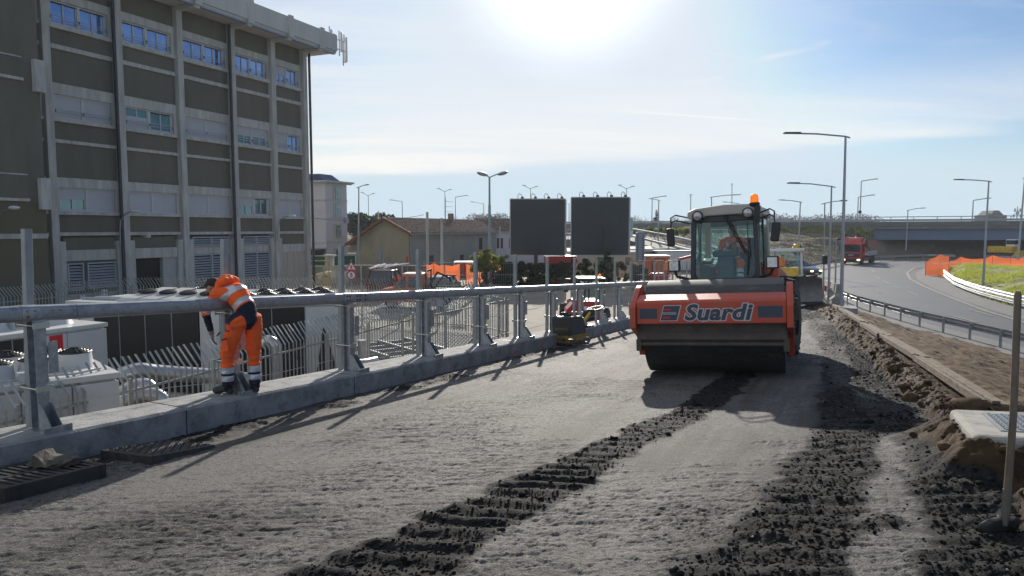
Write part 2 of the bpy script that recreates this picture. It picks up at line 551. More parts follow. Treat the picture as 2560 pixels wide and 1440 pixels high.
M['conifer'] = mat('conifer_needles', (0.018, 0.03, 0.022), 0.8, c2=(0.04, 0.055, 0.035), vs=1.0)
M['greennet'] = mat('green_netting', (0.015, 0.12, 0.07), 0.8)
M['conc_light'] = mat('pale_concrete', (0.25, 0.24, 0.215), 0.9, c2=(0.36, 0.35, 0.32), vs=2.5, bump=0.004, bs=60, dirt=(0.12, 0.105, 0.085), dsc=3.0, dth=(0.50, 0.72))
M['iron'] = mat('cast_iron', (0.035, 0.035, 0.034), 0.55, 0.4, c2=(0.09, 0.085, 0.08), vs=12)
M['ductile'] = mat('dark_grate', (0.02, 0.02, 0.022), 0.5, 0.2, c2=(0.05, 0.048, 0.045), vs=8)
M['girder'] = mat('blue_girder', (0.10, 0.15, 0.23), 0.7, var=0.1, vs=0.5)
M['obconc'] = mat('overpass_concrete', (0.14, 0.135, 0.125), 0.9, c2=(0.20, 0.19, 0.175), vs=0.25, stretch=(3, 3, 1))

def leafy(m, c, k=0.5):
    """thin leaves let some sunlight through"""
    t = m.node_tree
    b, o = t.nodes['Principled BSDF'], t.nodes['Material Output']
    tl = t.nodes.new('ShaderNodeBsdfTranslucent'); tl.inputs[0].default_value = (*c, 1)
    mx = t.nodes.new('ShaderNodeMixShader'); mx.inputs[0].default_value = k
    t.links.new(b.outputs[0], mx.inputs[1]); t.links.new(tl.outputs[0], mx.inputs[2]); t.links.new(mx.outputs[0], o.inputs[0])
leafy(M['leafg'], (0.30, 0.36, 0.04)); leafy(M['leafr'], (0.36, 0.27, 0.06)); leafy(M['leafd'], (0.06, 0.09, 0.02), .35)
# ------------------------------------------------------------ noise helpers
_T = rng.random((256, 256))
def vn(x, y, s=0):
    x = x + s * 17.31
    y = y + s * 9.77
    ix = np.floor(x).astype(int)
    iy = np.floor(y).astype(int)
    fx, fy = x - ix, y - iy
    fx = fx * fx * (3 - 2 * fx)
    fy = fy * fy * (3 - 2 * fy)
    a = _T[ix & 255, iy & 255]
    b = _T[(ix + 1) & 255, iy & 255]
    c = _T[ix & 255, (iy + 1) & 255]
    d = _T[(ix + 1) & 255, (iy + 1) & 255]
    return (a * (1 - fx) + b * fx) * (1 - fy) + (c * (1 - fx) + d * fx) * fy
def fbm(x, y, o=4, s=0, g=0.5):
    r, a, t = 0, 1.0, 0
    for i in range(o):
        r = r + a * vn(x * 2 ** i, y * 2 ** i, s + i)
        t += a
        a *= g
    return r / t
_T2 = rng.random((256, 256, 3))
def clods(x, y, s=0):
    """domed lumps with random height, 0..1"""
    x = x + s * 31.7
    y = y + s * 12.9
    ix = np.floor(x).astype(int)
    iy = np.floor(y).astype(int)
    best = np.zeros_like(x)
    for ax in (-1, 0, 1):
        for ay in (-1, 0, 1):
            t = _T2[(ix + ax) & 255, (iy + ay) & 255]
            px, py, h = ix + ax + t[..., 0], iy + ay + t[..., 1], t[..., 2]
            r = 0.35 + 0.5 * h
            d = ((x - px) ** 2 + (y - py) ** 2) / (r * r)
            best = np.maximum(best, np.sqrt(np.clip(1 - d, 0, 1)) * (0.3 + 0.7 * h))
    return best
def sstep(x, a, b):
    t = np.clip((x - a) / (b - a), 0, 1)
    return t * t * (3 - 2 * t)

# ------------------------------------------------------------ kerb line (front top edge) x = kx(y)
_kp = np.array([[2.0, -6.50], [6.2, -4.36], [7.1, -3.95], [8.4, -3.32], [10.4, -2.24], [11.9, -1.46], [13.6, -0.60], [15.7, 0.38], [20, 2.35], [24.6, 4.34], [36.0, 9.3], [48.0, 14.3]])
_kc = np.polyfit(_kp[:, 0], _kp[:, 1], 4)
def kx(y):
    return np.polyval(_kc, y)
def kdir(y):
    d = Vector((float(np.polyval(np.polyder(_kc), y)), 1, 0))
    return d.normalized()
def bx(y):          # formwork boards line
    return 4.62 + 0.3825 * (y - 6.9)
def line_x(pts, dz=0.0):
    P = sorted([(atr(u, v, dz).y, atr(u, v, dz).x) for u, v in pts])
    ys, xs = [p[0] for p in P], [p[1] for p in P]
    def f(y):
        x = np.interp(y, ys, xs)
        m0 = (xs[1] - xs[0]) / (ys[1] - ys[0])
        m1 = (xs[-1] - xs[-2]) / (ys[-1] - ys[-2])
        x = np.where(y < ys[0], xs[0] + (y - ys[0]) * m0, x)
        return np.where(y > ys[-1], xs[-1] + (y - ys[-1]) * m1, x)
    return f
soil_x = line_x([(2050, 786), (2120, 850), (2190, 925), (2290, 1020), (2390, 1120), (2490, 1240), (2580, 1345)])
t1l = line_x([(700, 1440), (960, 1340), (1210, 1235), (1390, 1145), (1560, 1075), (1690, 1018), (1760, 975), (1790, 950)])
t1r = line_x([(1150, 1440), (1290, 1320), (1440, 1230), (1610, 1125), (1760, 1045), (1850, 985), (1880, 950)])
t2l = line_x([(1700, 1440), (1860, 1290), (1950, 1180), (2030, 1085), (2055, 1000), (2050, 900), (2010, 800)])
t3l = line_x([(2110, 1440), (2170, 1250), (2190, 1120), (2200, 1080)])
t3r = line_x([(2330, 1440), (2310, 1250), (2270, 1120), (2255, 1080)])
groove = line_x([(0, 1345), (300, 1240), (700, 1092), (1200, 950), (1590, 852)])

def ramp_np(x, y):
    return 3.14 - 0.0756 * y + 0.03 * x
NR, NC = 1250, 760
yy = np.exp(np.linspace(math.log(1.2), math.log(54), NR))
tt = np.linspace(0, 1, NC)
Y = np.repeat(yy[:, None], NC, 1)
x0 = kx(yy) - 0.03
x1 = bx(yy) + 0.12
X = x0[:, None] + (x1 - x0)[:, None] * tt[None]
Z = ramp_np(X, Y)
wob = (fbm(X * 3, Y * 3, 3, 5) - 0.5) * 0.30
k = sstep(X + wob, t1l(Y) - 0.08, t1l(Y) + 0.10) * (1 - sstep(X + wob, t1r(Y) - 0.10, t1r(Y) + 0.08))
k2 = sstep(X + wob, t2l(Y) - 0.12, t2l(Y) + 0.14)
st = sstep(X + wob, t3l(Y) - 0.06, t3l(Y) + 0.10) * (1 - sstep(X + wob, t3r(Y) - 0.10, t3r(Y) + 0.06)) * (1 - sstep(Y, 6.3, 6.9)) 
patch = sstep(fbm((X * .913 - Y * .407) * 2.2, (X * .407 + Y * .913) * .32, 4, 9), 0.50, 0.66) * sstep(Y, 6.5, 9) * 0.75
k2 = k2 * (1 - 0.8 * st * sstep(fbm(X * 2.2, Y * 1.6, 3, 8), 0.30, 0.42)) * (1 - 0.7 * patch)
# lumps beside the kerb and the thin groove
kd = X - kx(Y)
lump = sstep(kd, 0.16, 0.30) * (1 - sstep(kd + wob * 1.6, 0.52, 0.80)) * sstep(fbm(X * 0.8 + 3, Y * 0.8, 3, 4), 0.44, 0.56) * (1 - sstep(Y, 16, 19))
gr = np.exp(-((X - groove(Y) + (fbm(Y * 1.5, Y * 0, 2, 3) - .5) * .05) / 0.035) ** 2) * 0.9
lump2 = sstep(kd, 0.0, 0.1) * (1 - sstep(kd + wob * 1.6, 0.45, 0.85)) * (1 - sstep(Y, 8.3, 9.4)) * sstep(fbm(X * 1.5, Y * 1.5, 3, 71), .33, .50)
lump = np.maximum(lump, lump2 * .9)
churn = np.clip(k + k2 + lump * 0.85, 0, 1)
# ridges left by the treads
ph1 = (Y + 0.24 * (X - t1l(Y)) + 0.10 * (fbm(X * 2, Y * 2, 3, 2) - 0.5) * 2) / 0.19
rid1 = np.abs(np.sin(np.pi * ph1)) ** 2
ph2 = (Y + 0.05 * X + 0.12 * (fbm(X * 2.3, Y * 2.3, 3, 6) - 0.5) * 2) / 0.24
rid2 = np.abs(np.sin(np.pi * ph2)) ** 1.6
cl = clods(X * 13, Y * 13, 1) * 0.020 * sstep(fbm(X * 4, Y * 4, 2, 31), .42, .6) + clods(X * 24, Y * 24, 2) * 0.017 + clods(X * 42, Y * 42, 3) * 0.010 + (fbm(X * 9, Y * 9, 4, 33) - .4) * .03
edge1 = np.exp(-((X + wob - t1l(Y)) / 0.12) ** 2) + np.exp(-((X + wob - t1r(Y)) / 0.12) ** 2)
dm = 0.35 + 0.65 * sstep(fbm(X * 1.4, Y * 1.4, 3, 12), 0.35, 0.6)
zc1 = k * (0.042 * rid1 - 0.018 + (0.36 + 0.35 * edge1) * cl * dm)
zc2 = k2 * (0.032 * rid2 - 0.012 + 0.75 * cl * dm)
zl = lump * (cl * 1.3 + 0.01)
crk = 1 - np.abs(2 * fbm(X * 7 + 0.8 * fbm(X * 3, Y * 3, 2, 50), Y * 19, 3, 51) - 1)
crk = sstep(crk, .90, .985) * sstep(fbm(X * 1.6, Y * 2.2, 3, 52), .40, .58)
crk2 = 1 - np.abs(2 * fbm(X * 17, Y * 30, 3, 53) - 1)
crk = np.maximum(crk, .7 * sstep(crk2, .91, .99) * sstep(fbm(X * 2.1, Y * 2.6, 3, 54), .42, .58))
fineb = (1 - churn) * (-crk * 0.012 + clods(X * 26, Y * 34, 17) * 0.010 * sstep(fbm(X * 2.6, Y * 7, 3, 44), .50, .60) + (fbm(X * 5, Y * 14, 4, 11) - 0.5) * 0.020 + (fbm(X * 26, Y * 38, 3, 13) - 0.5) * 0.016
        - 0.008 * sstep(fbm(X * 3.2, Y * 17, 3, 14), 0.58, 0.70) + clods(X * 45, Y * 45, 7) * 0.0035
        + 0.0045 * np.abs(np.sin(np.pi * (Y + .06 * X + 0.06 * fbm(X, Y * 3, 2, 8)) / 0.12)) ** 2 * sstep(fbm(X * .8, Y * .6, 3, 21), .42, .6))
Z = Z + 0.85 * zc1 + 0.8 * zc2 + 0.8 * zl + 0.82 * fineb - gr * 0.022 + (fbm(X * 0.5, Y * 0.5, 3, 1) - 0.5) * 0.05
ua, va = X * .913 - Y * .407, X * .407 + Y * .913
tone = .42 * fbm(ua * 1.6, va * .12, 4, 61) + .36 * fbm(X * .7, Y * .7, 4, 62) + .22 * fbm(ua * 11, va * .8, 3, 63)
# brown bank at the right edge
sx = soil_x(Y)
sw = 0.12 * (fbm(X * 2.5, Y * 2.5, 3, 15) - 0.5) * 2
soil = sstep(X + sw, sx - 0.04, sx + 0.10)
rise = sstep(X + sw, sx - 0.05, bx(Y) - 0.08) * (0.08 + 0.10 * fbm(X, Y * 1.2, 2, 16))
sl = clods(X * 8, Y * 8, 5) * 0.035 * sstep(fbm(X * 2, Y * 2, 2, 35), .4, .6) + clods(X * 18, Y * 18, 6) * 0.020 + clods(X * 36, Y * 36, 8) * 0.010 + (fbm(X * 6, Y * 6, 5, 17) - 0.5) * 0.10 + (fbm(X * 2.2, Y * 2.2, 3, 37) - .5) * .12
flat = 1 - 0.75 * sstep(X, bx(Y) - 0.22, bx(Y) - 0.04)
Z = Z + rise + soil * sl * flat * 1.25 - (1 - np.abs(soil - 0.5) * 2) * 0.03
Z = Z + 0.0 * np.exp(-(((X - 3.50) / .42) ** 2 + ((Y - 4.75) / .42) ** 2)) + 0.17 * np.exp(-(((X - 3.42) / .22) ** 2 + ((Y - 5.35) / .35) ** 2))
axs, ays = X - 3.98, Y - 6.35
lxs, lys = axs * .9135 - ays * .4067, axs * .4067 + ays * .9135
dsl = np.hypot(np.maximum(0, np.maximum(-.05 - lxs, lxs - 1.25)), np.maximum(0, np.maximum(-1.15 - lys, lys - .05)))
heap = np.exp(-(dsl / (.14 + .22 * fbm(X * 1.7, Y * 1.7, 3, 73))) ** 2) * (dsl > 0)
Zh = ramp_np(X, Y) + (.13 + .20 * fbm(X * 2.1, Y * 2.1, 2, 72)) * heap + heap * (clods(X * 9, Y * 9, 21) * .05 + clods(X * 22, Y * 22, 22) * .02 + (fbm(X * 5, Y * 5, 4, 23) - .5) * .10)
Z = np.where(dsl > 0, np.maximum(Z, Zh), np.minimum(Z, ramp_np(X, Y) + .2))
soil = np.maximum(soil, sstep(heap, .25, .55))
idx = np.arange(NR * NC).reshape(NR, NC)
F = np.stack([idx[:-1, :-1], idx[:-1, 1:], idx[1:, 1:], idx[1:, :-1]], -1).reshape(-1, 4)
V = np.stack([X, Y, Z], -1).reshape(-1, 3)

def ramp_mat():
    m = bpy.data.materials.new('ramp_earth')
    m.use_nodes = True
    t = m.node_tree
    b = t.nodes['Principled BSDF']
    def nd(x): return t.nodes.new(x)
    tcn = nd('ShaderNodeTexCoord')
    def noise(sc, det=8, st=None, ro=0.6):
        mp = nd('ShaderNodeMapping')
        t.links.new(tcn.outputs['Object'], mp.inputs[0])
        if st: mp.inputs['Scale'].default_value = st
        n = nd('ShaderNodeTexNoise')
        n.inputs['Scale'].default_value = sc
        n.inputs['Detail'].default_value = det
        n.inputs['Roughness'].default_value = ro
        t.links.new(mp.outputs[0], n.inputs['Vector'])
        return n.outputs[0]
    def mix(f, a, c, lo=0.35, hi=0.65):
        mr = nd('ShaderNodeMapRange')
        t.links.new(f, mr.inputs[0])
        mr.inputs[1].default_value, mr.inputs[2].default_value = lo, hi
        mx = nd('ShaderNodeMix')
        mx.data_type = 'RGBA'
        t.links.new(mr.outputs[0], mx.inputs[0])
        for i, q in ((6, a), (7, c)):
            if isinstance(q, tuple): mx.inputs[i].default_value = (*q, 1)
            else: t.links.new(q, mx.inputs[i])
        return mx.outputs[2]
    a3 = nd('ShaderNodeAttribute'); a3.attribute_name = 'tone'
    a4 = nd('ShaderNodeAttribute'); a4.attribute_name = 'crack'
    comp = mix(a3.outputs['Fac'], (0.060, 0.054, 0.047), (0.165, 0.156, 0.144), 0.40, 0.58)
    comp = mix(noise(24, 6), comp, (0.050, 0.048, 0.045), 0.47, 0.70)
    comp = mix(noise(90, 4), comp, (0.035, 0.034, 0.032), 0.54, 0.64)
    comp = mix(noise(70, 3, None, 0.5), comp, (0.34, 0.33, 0.31), 0.665, 0.70)
    comp = mix(a4.outputs['Fac'], comp, (0.028, 0.027, 0.026), 0.15, 0.7)
    dk = mix(noise(9, 8), (0.008, 0.0083, 0.009), (0.034, 0.0335, 0.033))  # paler second tone paints light caught on the churned ridges
    dk = mix(noise(60, 4), dk, (0.06, 0.058, 0.056), 0.68, 0.74)
    so = mix(noise(2.2, 9), (0.026, 0.016, 0.009), (0.095, 0.060, 0.034))
    so = mix(noise(14, 6), so, (0.17, 0.125, 0.08), 0.61, 0.70)
    a1 = nd('ShaderNodeAttribute'); a1.attribute_name = 'churn'
    a2 = nd('ShaderNodeAttribute'); a2.attribute_name = 'soil'
    adm = nd('ShaderNodeMath'); adm.operation = 'MULTIPLY_ADD'
    t.links.new(noise(16, 8), adm.inputs[0]); adm.inputs[1].default_value = 0.9
    t.links.new(a1.outputs['Fac'], adm.inputs[2])
    c = mix(adm.outputs[0], comp, dk, 0.68, 1.0)
    c = mix(a2.outputs['Fac'], c, so, 0.2, 0.8)
    t.links.new(c, b.inputs['Base Color'])
    b.inputs['Roughness'].default_value = 0.75
    mrs = nd('ShaderNodeMapRange')
    t.links.new(a1.outputs['Fac'], mrs.inputs[0])
    mrs.inputs[3].default_value, mrs.inputs[4].default_value = 0.30, 0.08
    t.links.new(mrs.outputs[0], b.inputs['Specular IOR Level'])
    bp = nd('ShaderNodeBump')
    bp.inputs['Distance'].default_value = 0.012
    ad = nd('ShaderNodeMath'); ad.operation = 'ADD'
    t.links.new(noise(55, 8), ad.inputs[0])
    t.links.new(noise(160, 3), ad.inputs[1])
    t.links.new(ad.outputs[0], bp.inputs['Height'])
    t.links.new(bp.outputs[0], b.inputs['Normal'])
    return m
M['ramp'] = ramp_mat()
o = npmesh('ramp_ground', V, F, M['ramp'], smooth=True, attrs={'churn': churn, 'soil': soil, 'crack': crk, 'tone': tone})
tag(o, 'grey compacted earth of the ramp with dark churned wheel tracks', kind='structure')

def ramp_h(x, y):
    """surface height by nearest grid vertex"""
    i = np.clip(np.searchsorted(yy, y), 0, NR - 1)
    j = np.clip(((x - x0[i]) / (x1[i] - x0[i]) * (NC - 1)).astype(int), 0, NC - 1)
    return Z[i, j], churn[i, j], soil[i, j]

# loose stones and clods scattered on the churned parts: one uncountable mass each
def ico():
    t = (1 + 5 ** .5) / 2
    v = np.array([(-1, t, 0), (1, t, 0), (-1, -t, 0), (1, -t, 0), (0, -1, t), (0, 1, t), (0, -1, -t), (0, 1, -t), (t, 0, -1), (t, 0, 1), (-t, 0, -1), (-t, 0, 1)], float)
    v /= np.linalg.norm(v[0])
    f = [(0, 11, 5), (0, 5, 1), (0, 1, 7), (0, 7, 10), (0, 10, 11), (1, 5, 9), (5, 11, 4), (11, 10, 2), (10, 7, 6), (7, 1, 8), (3, 9, 4), (3, 4, 2), (3, 2, 6), (3, 6, 8), (3, 8, 9), (4, 9, 5), (2, 4, 11), (6, 2, 10), (8, 6, 7), (9, 8, 1)]
    # one subdivision
    vs = [tuple(p) for p in v]
    cache, nf = {}, []
    def mid(a, b):
        k = (min(a, b), max(a, b))
        if k not in cache:
            p = (np.array(vs[a]) + np.array(vs[b])) / 2
            vs.append(tuple(p / np.linalg.norm(p)))
            cache[k] = len(vs) - 1
        return cache[k]
    for a, b, c in f:
        ab, bc, ca = mid(a, b), mid(b, c), mid(c, a)
        nf += [(a, ab, ca), (b, bc, ab), (c, ca, bc), (ab, bc, ca)]
    return v, np.array(f), np.array(vs), np.array(nf)
IC0, IF0, IC1, IF1 = ico()
def stones(name, P, size, mats, label, fine=False, squash=0.7, sink=0.25, rough=0.28):
    BV, BF = (IC1, IF1) if fine else (IC0, IF0)
    n = len(P)
    sc = size[:, None] * (1 + rng.uniform(-.35, .35, (n, 3)))
    sc[:, 2] *= squash
    v = BV[None] * (1 + rng.uniform(-rough, rough, (n, len(BV), 1)))
    v = v * sc[:, None, :]
    a = rng.uniform(0, 6.28, n)
    c, s_ = np.cos(a)[:, None], np.sin(a)[:, None]
    vx = v[..., 0] * c - v[..., 1] * s_
    vy = v[..., 0] * s_ + v[..., 1] * c
    v = np.stack([vx, vy, v[..., 2]], -1) + P[:, None, :]
    v[..., 2] += (size * (squash - sink))[:, None] * 0.6
    f = BF[None] + (np.arange(n) * len(BV))[:, None, None]
    o = npmesh(name, v.reshape(-1, 3), f.reshape(-1, 3), mats, smooth=False)
    return tag(o, label, kind='stuff')
def scatter(n, ymin, ymax, want):
    y = np.exp(rng.uniform(math.log(ymin), math.log(ymax), n))
    u = rng.random(n)
    x = kx(y) + 0.05 + u * (bx(y) - kx(y) - 0.1)
    z, c, s_ = ramp_h(x, y)
    ok = want(c, s_) > rng.random(n)
    return np.stack([x, y, z], -1)[ok]
M['clod'] = mat('dark_clod', (0.007, 0.0072, 0.008), 0.9, spec=.08, c2=(0.022, 0.0215, 0.021), vs=6, bump=0.004, bs=60)
M['stone'] = mat('pale_stone', (0.16, 0.155, 0.15), 0.8, c2=(0.36, 0.35, 0.33), vs=5)
M['soilclod'] = mat('brown_clod', (0.03, 0.019, 0.011), 0.95, spec=.2, c2=(0.10, 0.065, 0.038), vs=5, bump=0.006, bs=40)
P = scatter(90000, 3.2, 30, lambda c, s_: np.clip(c - s_ * 1.2, 0, 1) ** 2 * 0.8)
stones('loose_gravel', P, rng.gamma(2.0, 0.0024, len(P)) + 0.0025, M['clod'], 'dark loose clods lying on the churned tracks of the ramp')
P = scatter(9000, 3.2, 20, lambda c, s_: np.clip(c - s_ * 1.2, 0, 1) ** 2 * 0.14)
stones('earth_clods', P, rng.gamma(2.2, 0.0045, len(P)) + 0.006, M['clod'], 'bigger dark earth clods thrown up along the churned tracks', fine=True)
P = scatter(9000, 3.2, 22, lambda c, s_: 0.02 + 0.08 * c + 0.1 * s_)
stones('pale_gravel', P, rng.gamma(2.0, 0.0018, len(P)) + 0.002, M['stone'], 'small pale stones sprinkled over the ramp', squash=0.6)
P = scatter(14000, 3.2, 30, lambda c, s_: np.where(s_ > 0.5, 0.5, 0.0))
stones('soil_clods', P, rng.gamma(1.5, 0.013, len(P)) + 0.004, M['soilclod'], 'brown lumps of soil along the right edge of the ramp', fine=True)

# ------------------------------------------------------------ field between boards and road
def gl_x(y):      # near guard rail line of the slip road
    return np.interp(y, [10, 20, 27.6, 34.6, 42.8, 50, 60], [19.0, 19.1, 19.25, 19.5, 20.4, 22.0, 25.5])
NR2, NC2 = 420, 260
y2 = np.exp(np.linspace(math.log(2.0), math.log(56), NR2))
t2 = np.linspace(0, 1, NC2)
Y2 = np.repeat(y2[:, None], NC2, 1)
X2 = (bx(y2) - 0.02)[:, None] + (gl_x(y2) + 0.8 - bx(y2) + 0.02)[:, None] * (t2[None] ** 1.25)
zb = ramp_np(bx(Y2), Y2) + 0.16
T2 = (X2 - bx(Y2)) / (gl_x(Y2) - bx(Y2))
Z2 = zb * np.clip(1 - T2, 0, 1) ** 1.25 * .97
pit = sstep(X2, bx(Y2) + 0.05, bx(Y2) + 0.3) * (1 - sstep(Y2 - 0.18 * (X2 - bx(Y2)) + 0.2 * fbm(X2 * 2, Y2 * 2, 3, 3), 9.1, 9.45)) 
Z2 = Z2 - 0.85 * pit - 0.05 * sstep(X2, bx(Y2) + .02, bx(Y2) + .2)
Z2 = Z2 + (fbm(X2 * 1.2, Y2 * 1.2, 4, 5) - 0.5) * 0.16 + (fbm(X2 * 6, Y2 * 6, 4, 6) - 0.5) * 0.13 * (1 - 0.5 * pit) + clods(X2 * 5, Y2 * 5, 9) * 0.05 * sstep(fbm(X2 * .7, Y2 * .7, 2, 7), 0.4, 0.6)
trk = np.abs(np.sin(np.pi * (Y2 * 0.94 - X2 * 0.3) / 0.22)) * sstep(np.sin((X2 - bx(Y2)) * 1.9 + 0.6), 0.1, 0.6)
Z2 = Z2 + 0.030 * trk - 0.06 * sstep(np.sin((X2 - bx(Y2)) * 1.9 + 0.6), 0.1, 0.6)
Z2 = np.maximum(Z2, -0.02)
idx = np.arange(NR2 * NC2).reshape(NR2, NC2)
F2 = np.stack([idx[:-1, :-1], idx[:-1, 1:], idx[1:, 1:], idx[1:, :-1]], -1).reshape(-1, 4)
M['field'] = mat('dug_soil', (0.034, 0.021, 0.012), 0.95, spec=.2, c2=(0.17, 0.105, 0.055), vs=1.6, det=12, bump=0.02, bs=9, dirt=(0.17, 0.14, 0.105), dsc=1.7, dth=(0.54, 0.68))
tag(npmesh('soil_field', np.stack([X2, Y2, Z2], -1).reshape(-1, 3), F2, M['field'], smooth=True), 'brown dug earth sloping from the boards down to the road', kind='structure')
# ------------------------------------------------------------ big ground, yard, roads
def sheet(name, pts, z, m, label, cuts=1):
    mb = MB()
    n = len(pts)
    mb.add([(p[0], p[1], z) for p in pts] + [(p[0], p[1], z - 0.3) for p in pts], [tuple(range(n))] + [(i, i + n, (i + 1) % n + n, (i + 1) % n) for i in range(n)])
    return tag(mb.build(name, m), label, kind='structure')
M['scrub'] = mat('scrub_ground', (0.10, 0.095, 0.055), 0.95, c2=(0.17, 0.145, 0.09), vs=0.08, det=12, dirt=(0.07, 0.09, 0.03), dsc=0.3)
M['yard'] = mat('yard_gravel', (0.19, 0.165, 0.13), 0.9, c2=(0.27, 0.235, 0.185), vs=0.25, det=12, bump=0.01, bs=12, dirt=(0.14, 0.13, 0.115), dsc=0.6, dth=(0.5, 0.72))
M['asphalt'] = mat('slip_road_asphalt', (0.062, 0.064, 0.070), 0.62, c2=(0.082, 0.083, 0.088), vs=0.35, det=10, stretch=(1.5, 0.5, 1), bump=0.004, bs=60, dirt=(0.11, 0.108, 0.105), dsc=0.22, dth=(0.55, 0.75))
M['dust'] = mat('dusty_shoulder', (0.17, 0.168, 0.16), 0.85, c2=(0.12, 0.12, 0.118), vs=0.8, det=10)
M['ydark'] = mat('chiller_yard_paving', (0.085, 0.085, 0.085), 0.85, c2=(0.13, 0.13, 0.125), vs=0.5, det=10)
mb = MB()
G = 3000
mb.add([(-G, -60, -0.05), (G, -60, -0.05), (G, G, -0.05), (-G, G, -0.05)], [(0, 1, 2, 3)])
tag(mb.build('ground', M['scrub']), 'scrubby flat land reaching the horizon', kind='structure')
sheet('yard', [(-60, -5), (-8.5, -5), (0, 14), (14, 48), (16, 52), (22, 78), (20, 100), (-60, 100)], -0.02, M['yard'], 'pale gravel and old tarmac of the yard below the ramp')
sheet('chiller_yard', [(-21, 8), (-8.9, 8), (-7.2, 11.2), (-1.6, 26.8), (-0.5, 30.6), (-2.4, 33.0), (-9, 35.5), (-19, 34.2), (-22, 28)], 0.0, M['ydark'], 'darker paving inside the palisade fence under the chillers')

# slip road: outline read off the photograph, laid flat in the world
def wp(pts, z=0.0):
    return [tuple(atz(u, v, z)[:2]) for u, v in pts]
road_L = [(gl_x(y) + 0.5, y) for y in (8, 14, 20, 27.6, 34.6, 42.8)] + wp([(2096, 735), (2075, 722), (2040, 706), (2012, 692), (2000, 684), (2030, 671), (2090, 660), (2140, 655), (2200, 652), (2290, 650), (2400, 649), (2620, 652)])
road_R = [(60, 92)] + wp([(2560, 664), (2470, 658), (2370, 661), (2318, 672), (2300, 684), (2305, 698), (2345, 716), (2405, 741), (2470, 764), (2560, 790)]) + [(37.5, 34), (36, 24), (35, 8)]
sheet('slip_road', road_L + road_R, 0.03, M['asphalt'], 'grey asphalt slip road curving away under the overpass')
sheet('road_shoulder', wp([(2312, 670), (2350, 666), (2410, 675), (2440, 700), (2480, 727), (2560, 765), (2700, 812), (2700, 850), (2560, 801), (2470, 774), (2395, 748), (2330, 720), (2293, 700), (2288, 684)]), 0.045, M['dust'], 'dusty pale shoulder inside the bend of the slip road')
sheet('road_verge', [(gl_x(y) - 0.75, y) for y in (10, 20, 27.6, 34.6, 42.8, 50)] + [(gl_x(y) + 0.9, y) for y in (50, 42.8, 34.6, 27.6, 20, 10)], 0.05, M['dust'], 'concrete edge strip under the near guard rail')
# painted dashes
M['paint'] = mat('worn_road_paint', (0.40, 0.36, 0.27), 0.7, c2=(0.12, 0.12, 0.11), vs=3)
M['paintw'] = mat('worn_white_paint', (0.42, 0.41, 0.38), 0.7, c2=(0.2, 0.2, 0.19), vs=3)
mb = MB()
def stripe(mb, a, b, w, z=0.0545):
    a, b = Vector((*a, z)), Vector((*b, z))
    d = (b - a).normalized()
    n = Vector((-d.y, d.x, 0)) * w / 2
    mb.add([a - n, b - n, b + n, a + n], [(0, 1, 2, 3)])
for (u0, v0, u1, v1) in [(2181, 675, 2186, 680), (2190, 692, 2201, 698), (2208, 702, 2224, 710), (2235, 716, 2252, 722), (2270, 729, 2295, 739), (2190, 727, 2204, 732), (2366, 785, 2440, 805), (2420, 772, 2480, 790)]:
    a, b = atz(u0, v0, 0.05), atz(u1, v1, 0.05)
    stripe(mb, a[:2], b[:2], 0.13)
o = mb.build('lane_marking', M['paint'])
tag(o, 'worn dashed lane marking on the slip road', kind='structure')
mb = MB()
L_ = wp([(2322, 662), (2285, 670), (2268, 682), (2275, 697), (2310, 716), (2380, 745), (2470, 779), (2560, 806), (2680, 845)], 0.05)
for a, b in zip(L_, L_[1:]):
    stripe(mb, a, b, 0.22)
tag(mb.build('edge_line', M['paint']), 'worn yellowish edge line round the bend', kind='structure')
mb = MB()
L_ = wp([(2046, 706), (2075, 703), (2120, 716)], 0.05)
L_ = wp([(2000, 688), (2040, 706), (2070, 719), (2094, 732)], 0.05)
for a, b in zip(L_, L_[1:]):
    stripe(mb, a, b, 0.2)
tag(mb.build('edge_line', M['paintw']), 'worn white edge line along the near side of the slip road', kind='structure')

# grassy island on the right
NX, NY = 220, 160
gx = np.linspace(0, 1, NX)
isl_near = np.array(wp([(2352, 684), (2365, 694), (2400, 722), (2440, 738), (2500, 756), (2560, 772), (2680, 806), (2900, 870)]))
isl_far = np.array(wp([(2340, 676), (2370, 672), (2420, 670), (2480, 668), (2560, 668), (2640, 668), (2800, 670), (3000, 674)]))
def along(P, t):
    q = np.linspace(0, 1, len(P))
    return np.stack([np.interp(t, q, P[:, 0]), np.interp(t, q, P[:, 1])], -1)
A_, B_ = along(isl_near, gx), along(isl_far, gx)
gy = np.linspace(0, 1, NY)[:, None, None]
XY = A_[None] * (1 - gy) + B_[None] * gy
gX, gY = XY[..., 0], XY[..., 1]
up = np.sin(np.pi * np.clip(gy[..., 0] * 1.25, 0, 1)) ** 0.8 * sstep(gx[None], 0.0, 0.35)
gZ = 0.05 + up * (1.15 + 0.5 * (fbm(gX * .15, gY * .15, 3, 2) - .5)) + (fbm(gX * 1.5, gY * 1.5, 4, 3) - 0.5) * 0.25 * sstep(gy[..., 0], 0, .1)
gidx = np.arange(NX * NY).reshape(NY, NX)
gF = np.stack([gidx[:-1, :-1], gidx[:-1, 1:], gidx[1:, 1:], gidx[1:, :-1]], -1).reshape(-1, 4)
M['grassy'] = mat('rough_grass_ground', (0.15, 0.17, 0.035), 0.9, c2=(0.27, 0.26, 0.07), vs=0.35, det=12, dirt=(0.13, 0.10, 0.06), dsc=0.8, dth=(0.52, 0.68), bump=0.03, bs=8)
tag(npmesh('grass_mound', np.stack([gX, gY, gZ], -1).reshape(-1, 3), gF, M['grassy'], smooth=True), 'low mound of rough grass inside the bend', kind='structure')
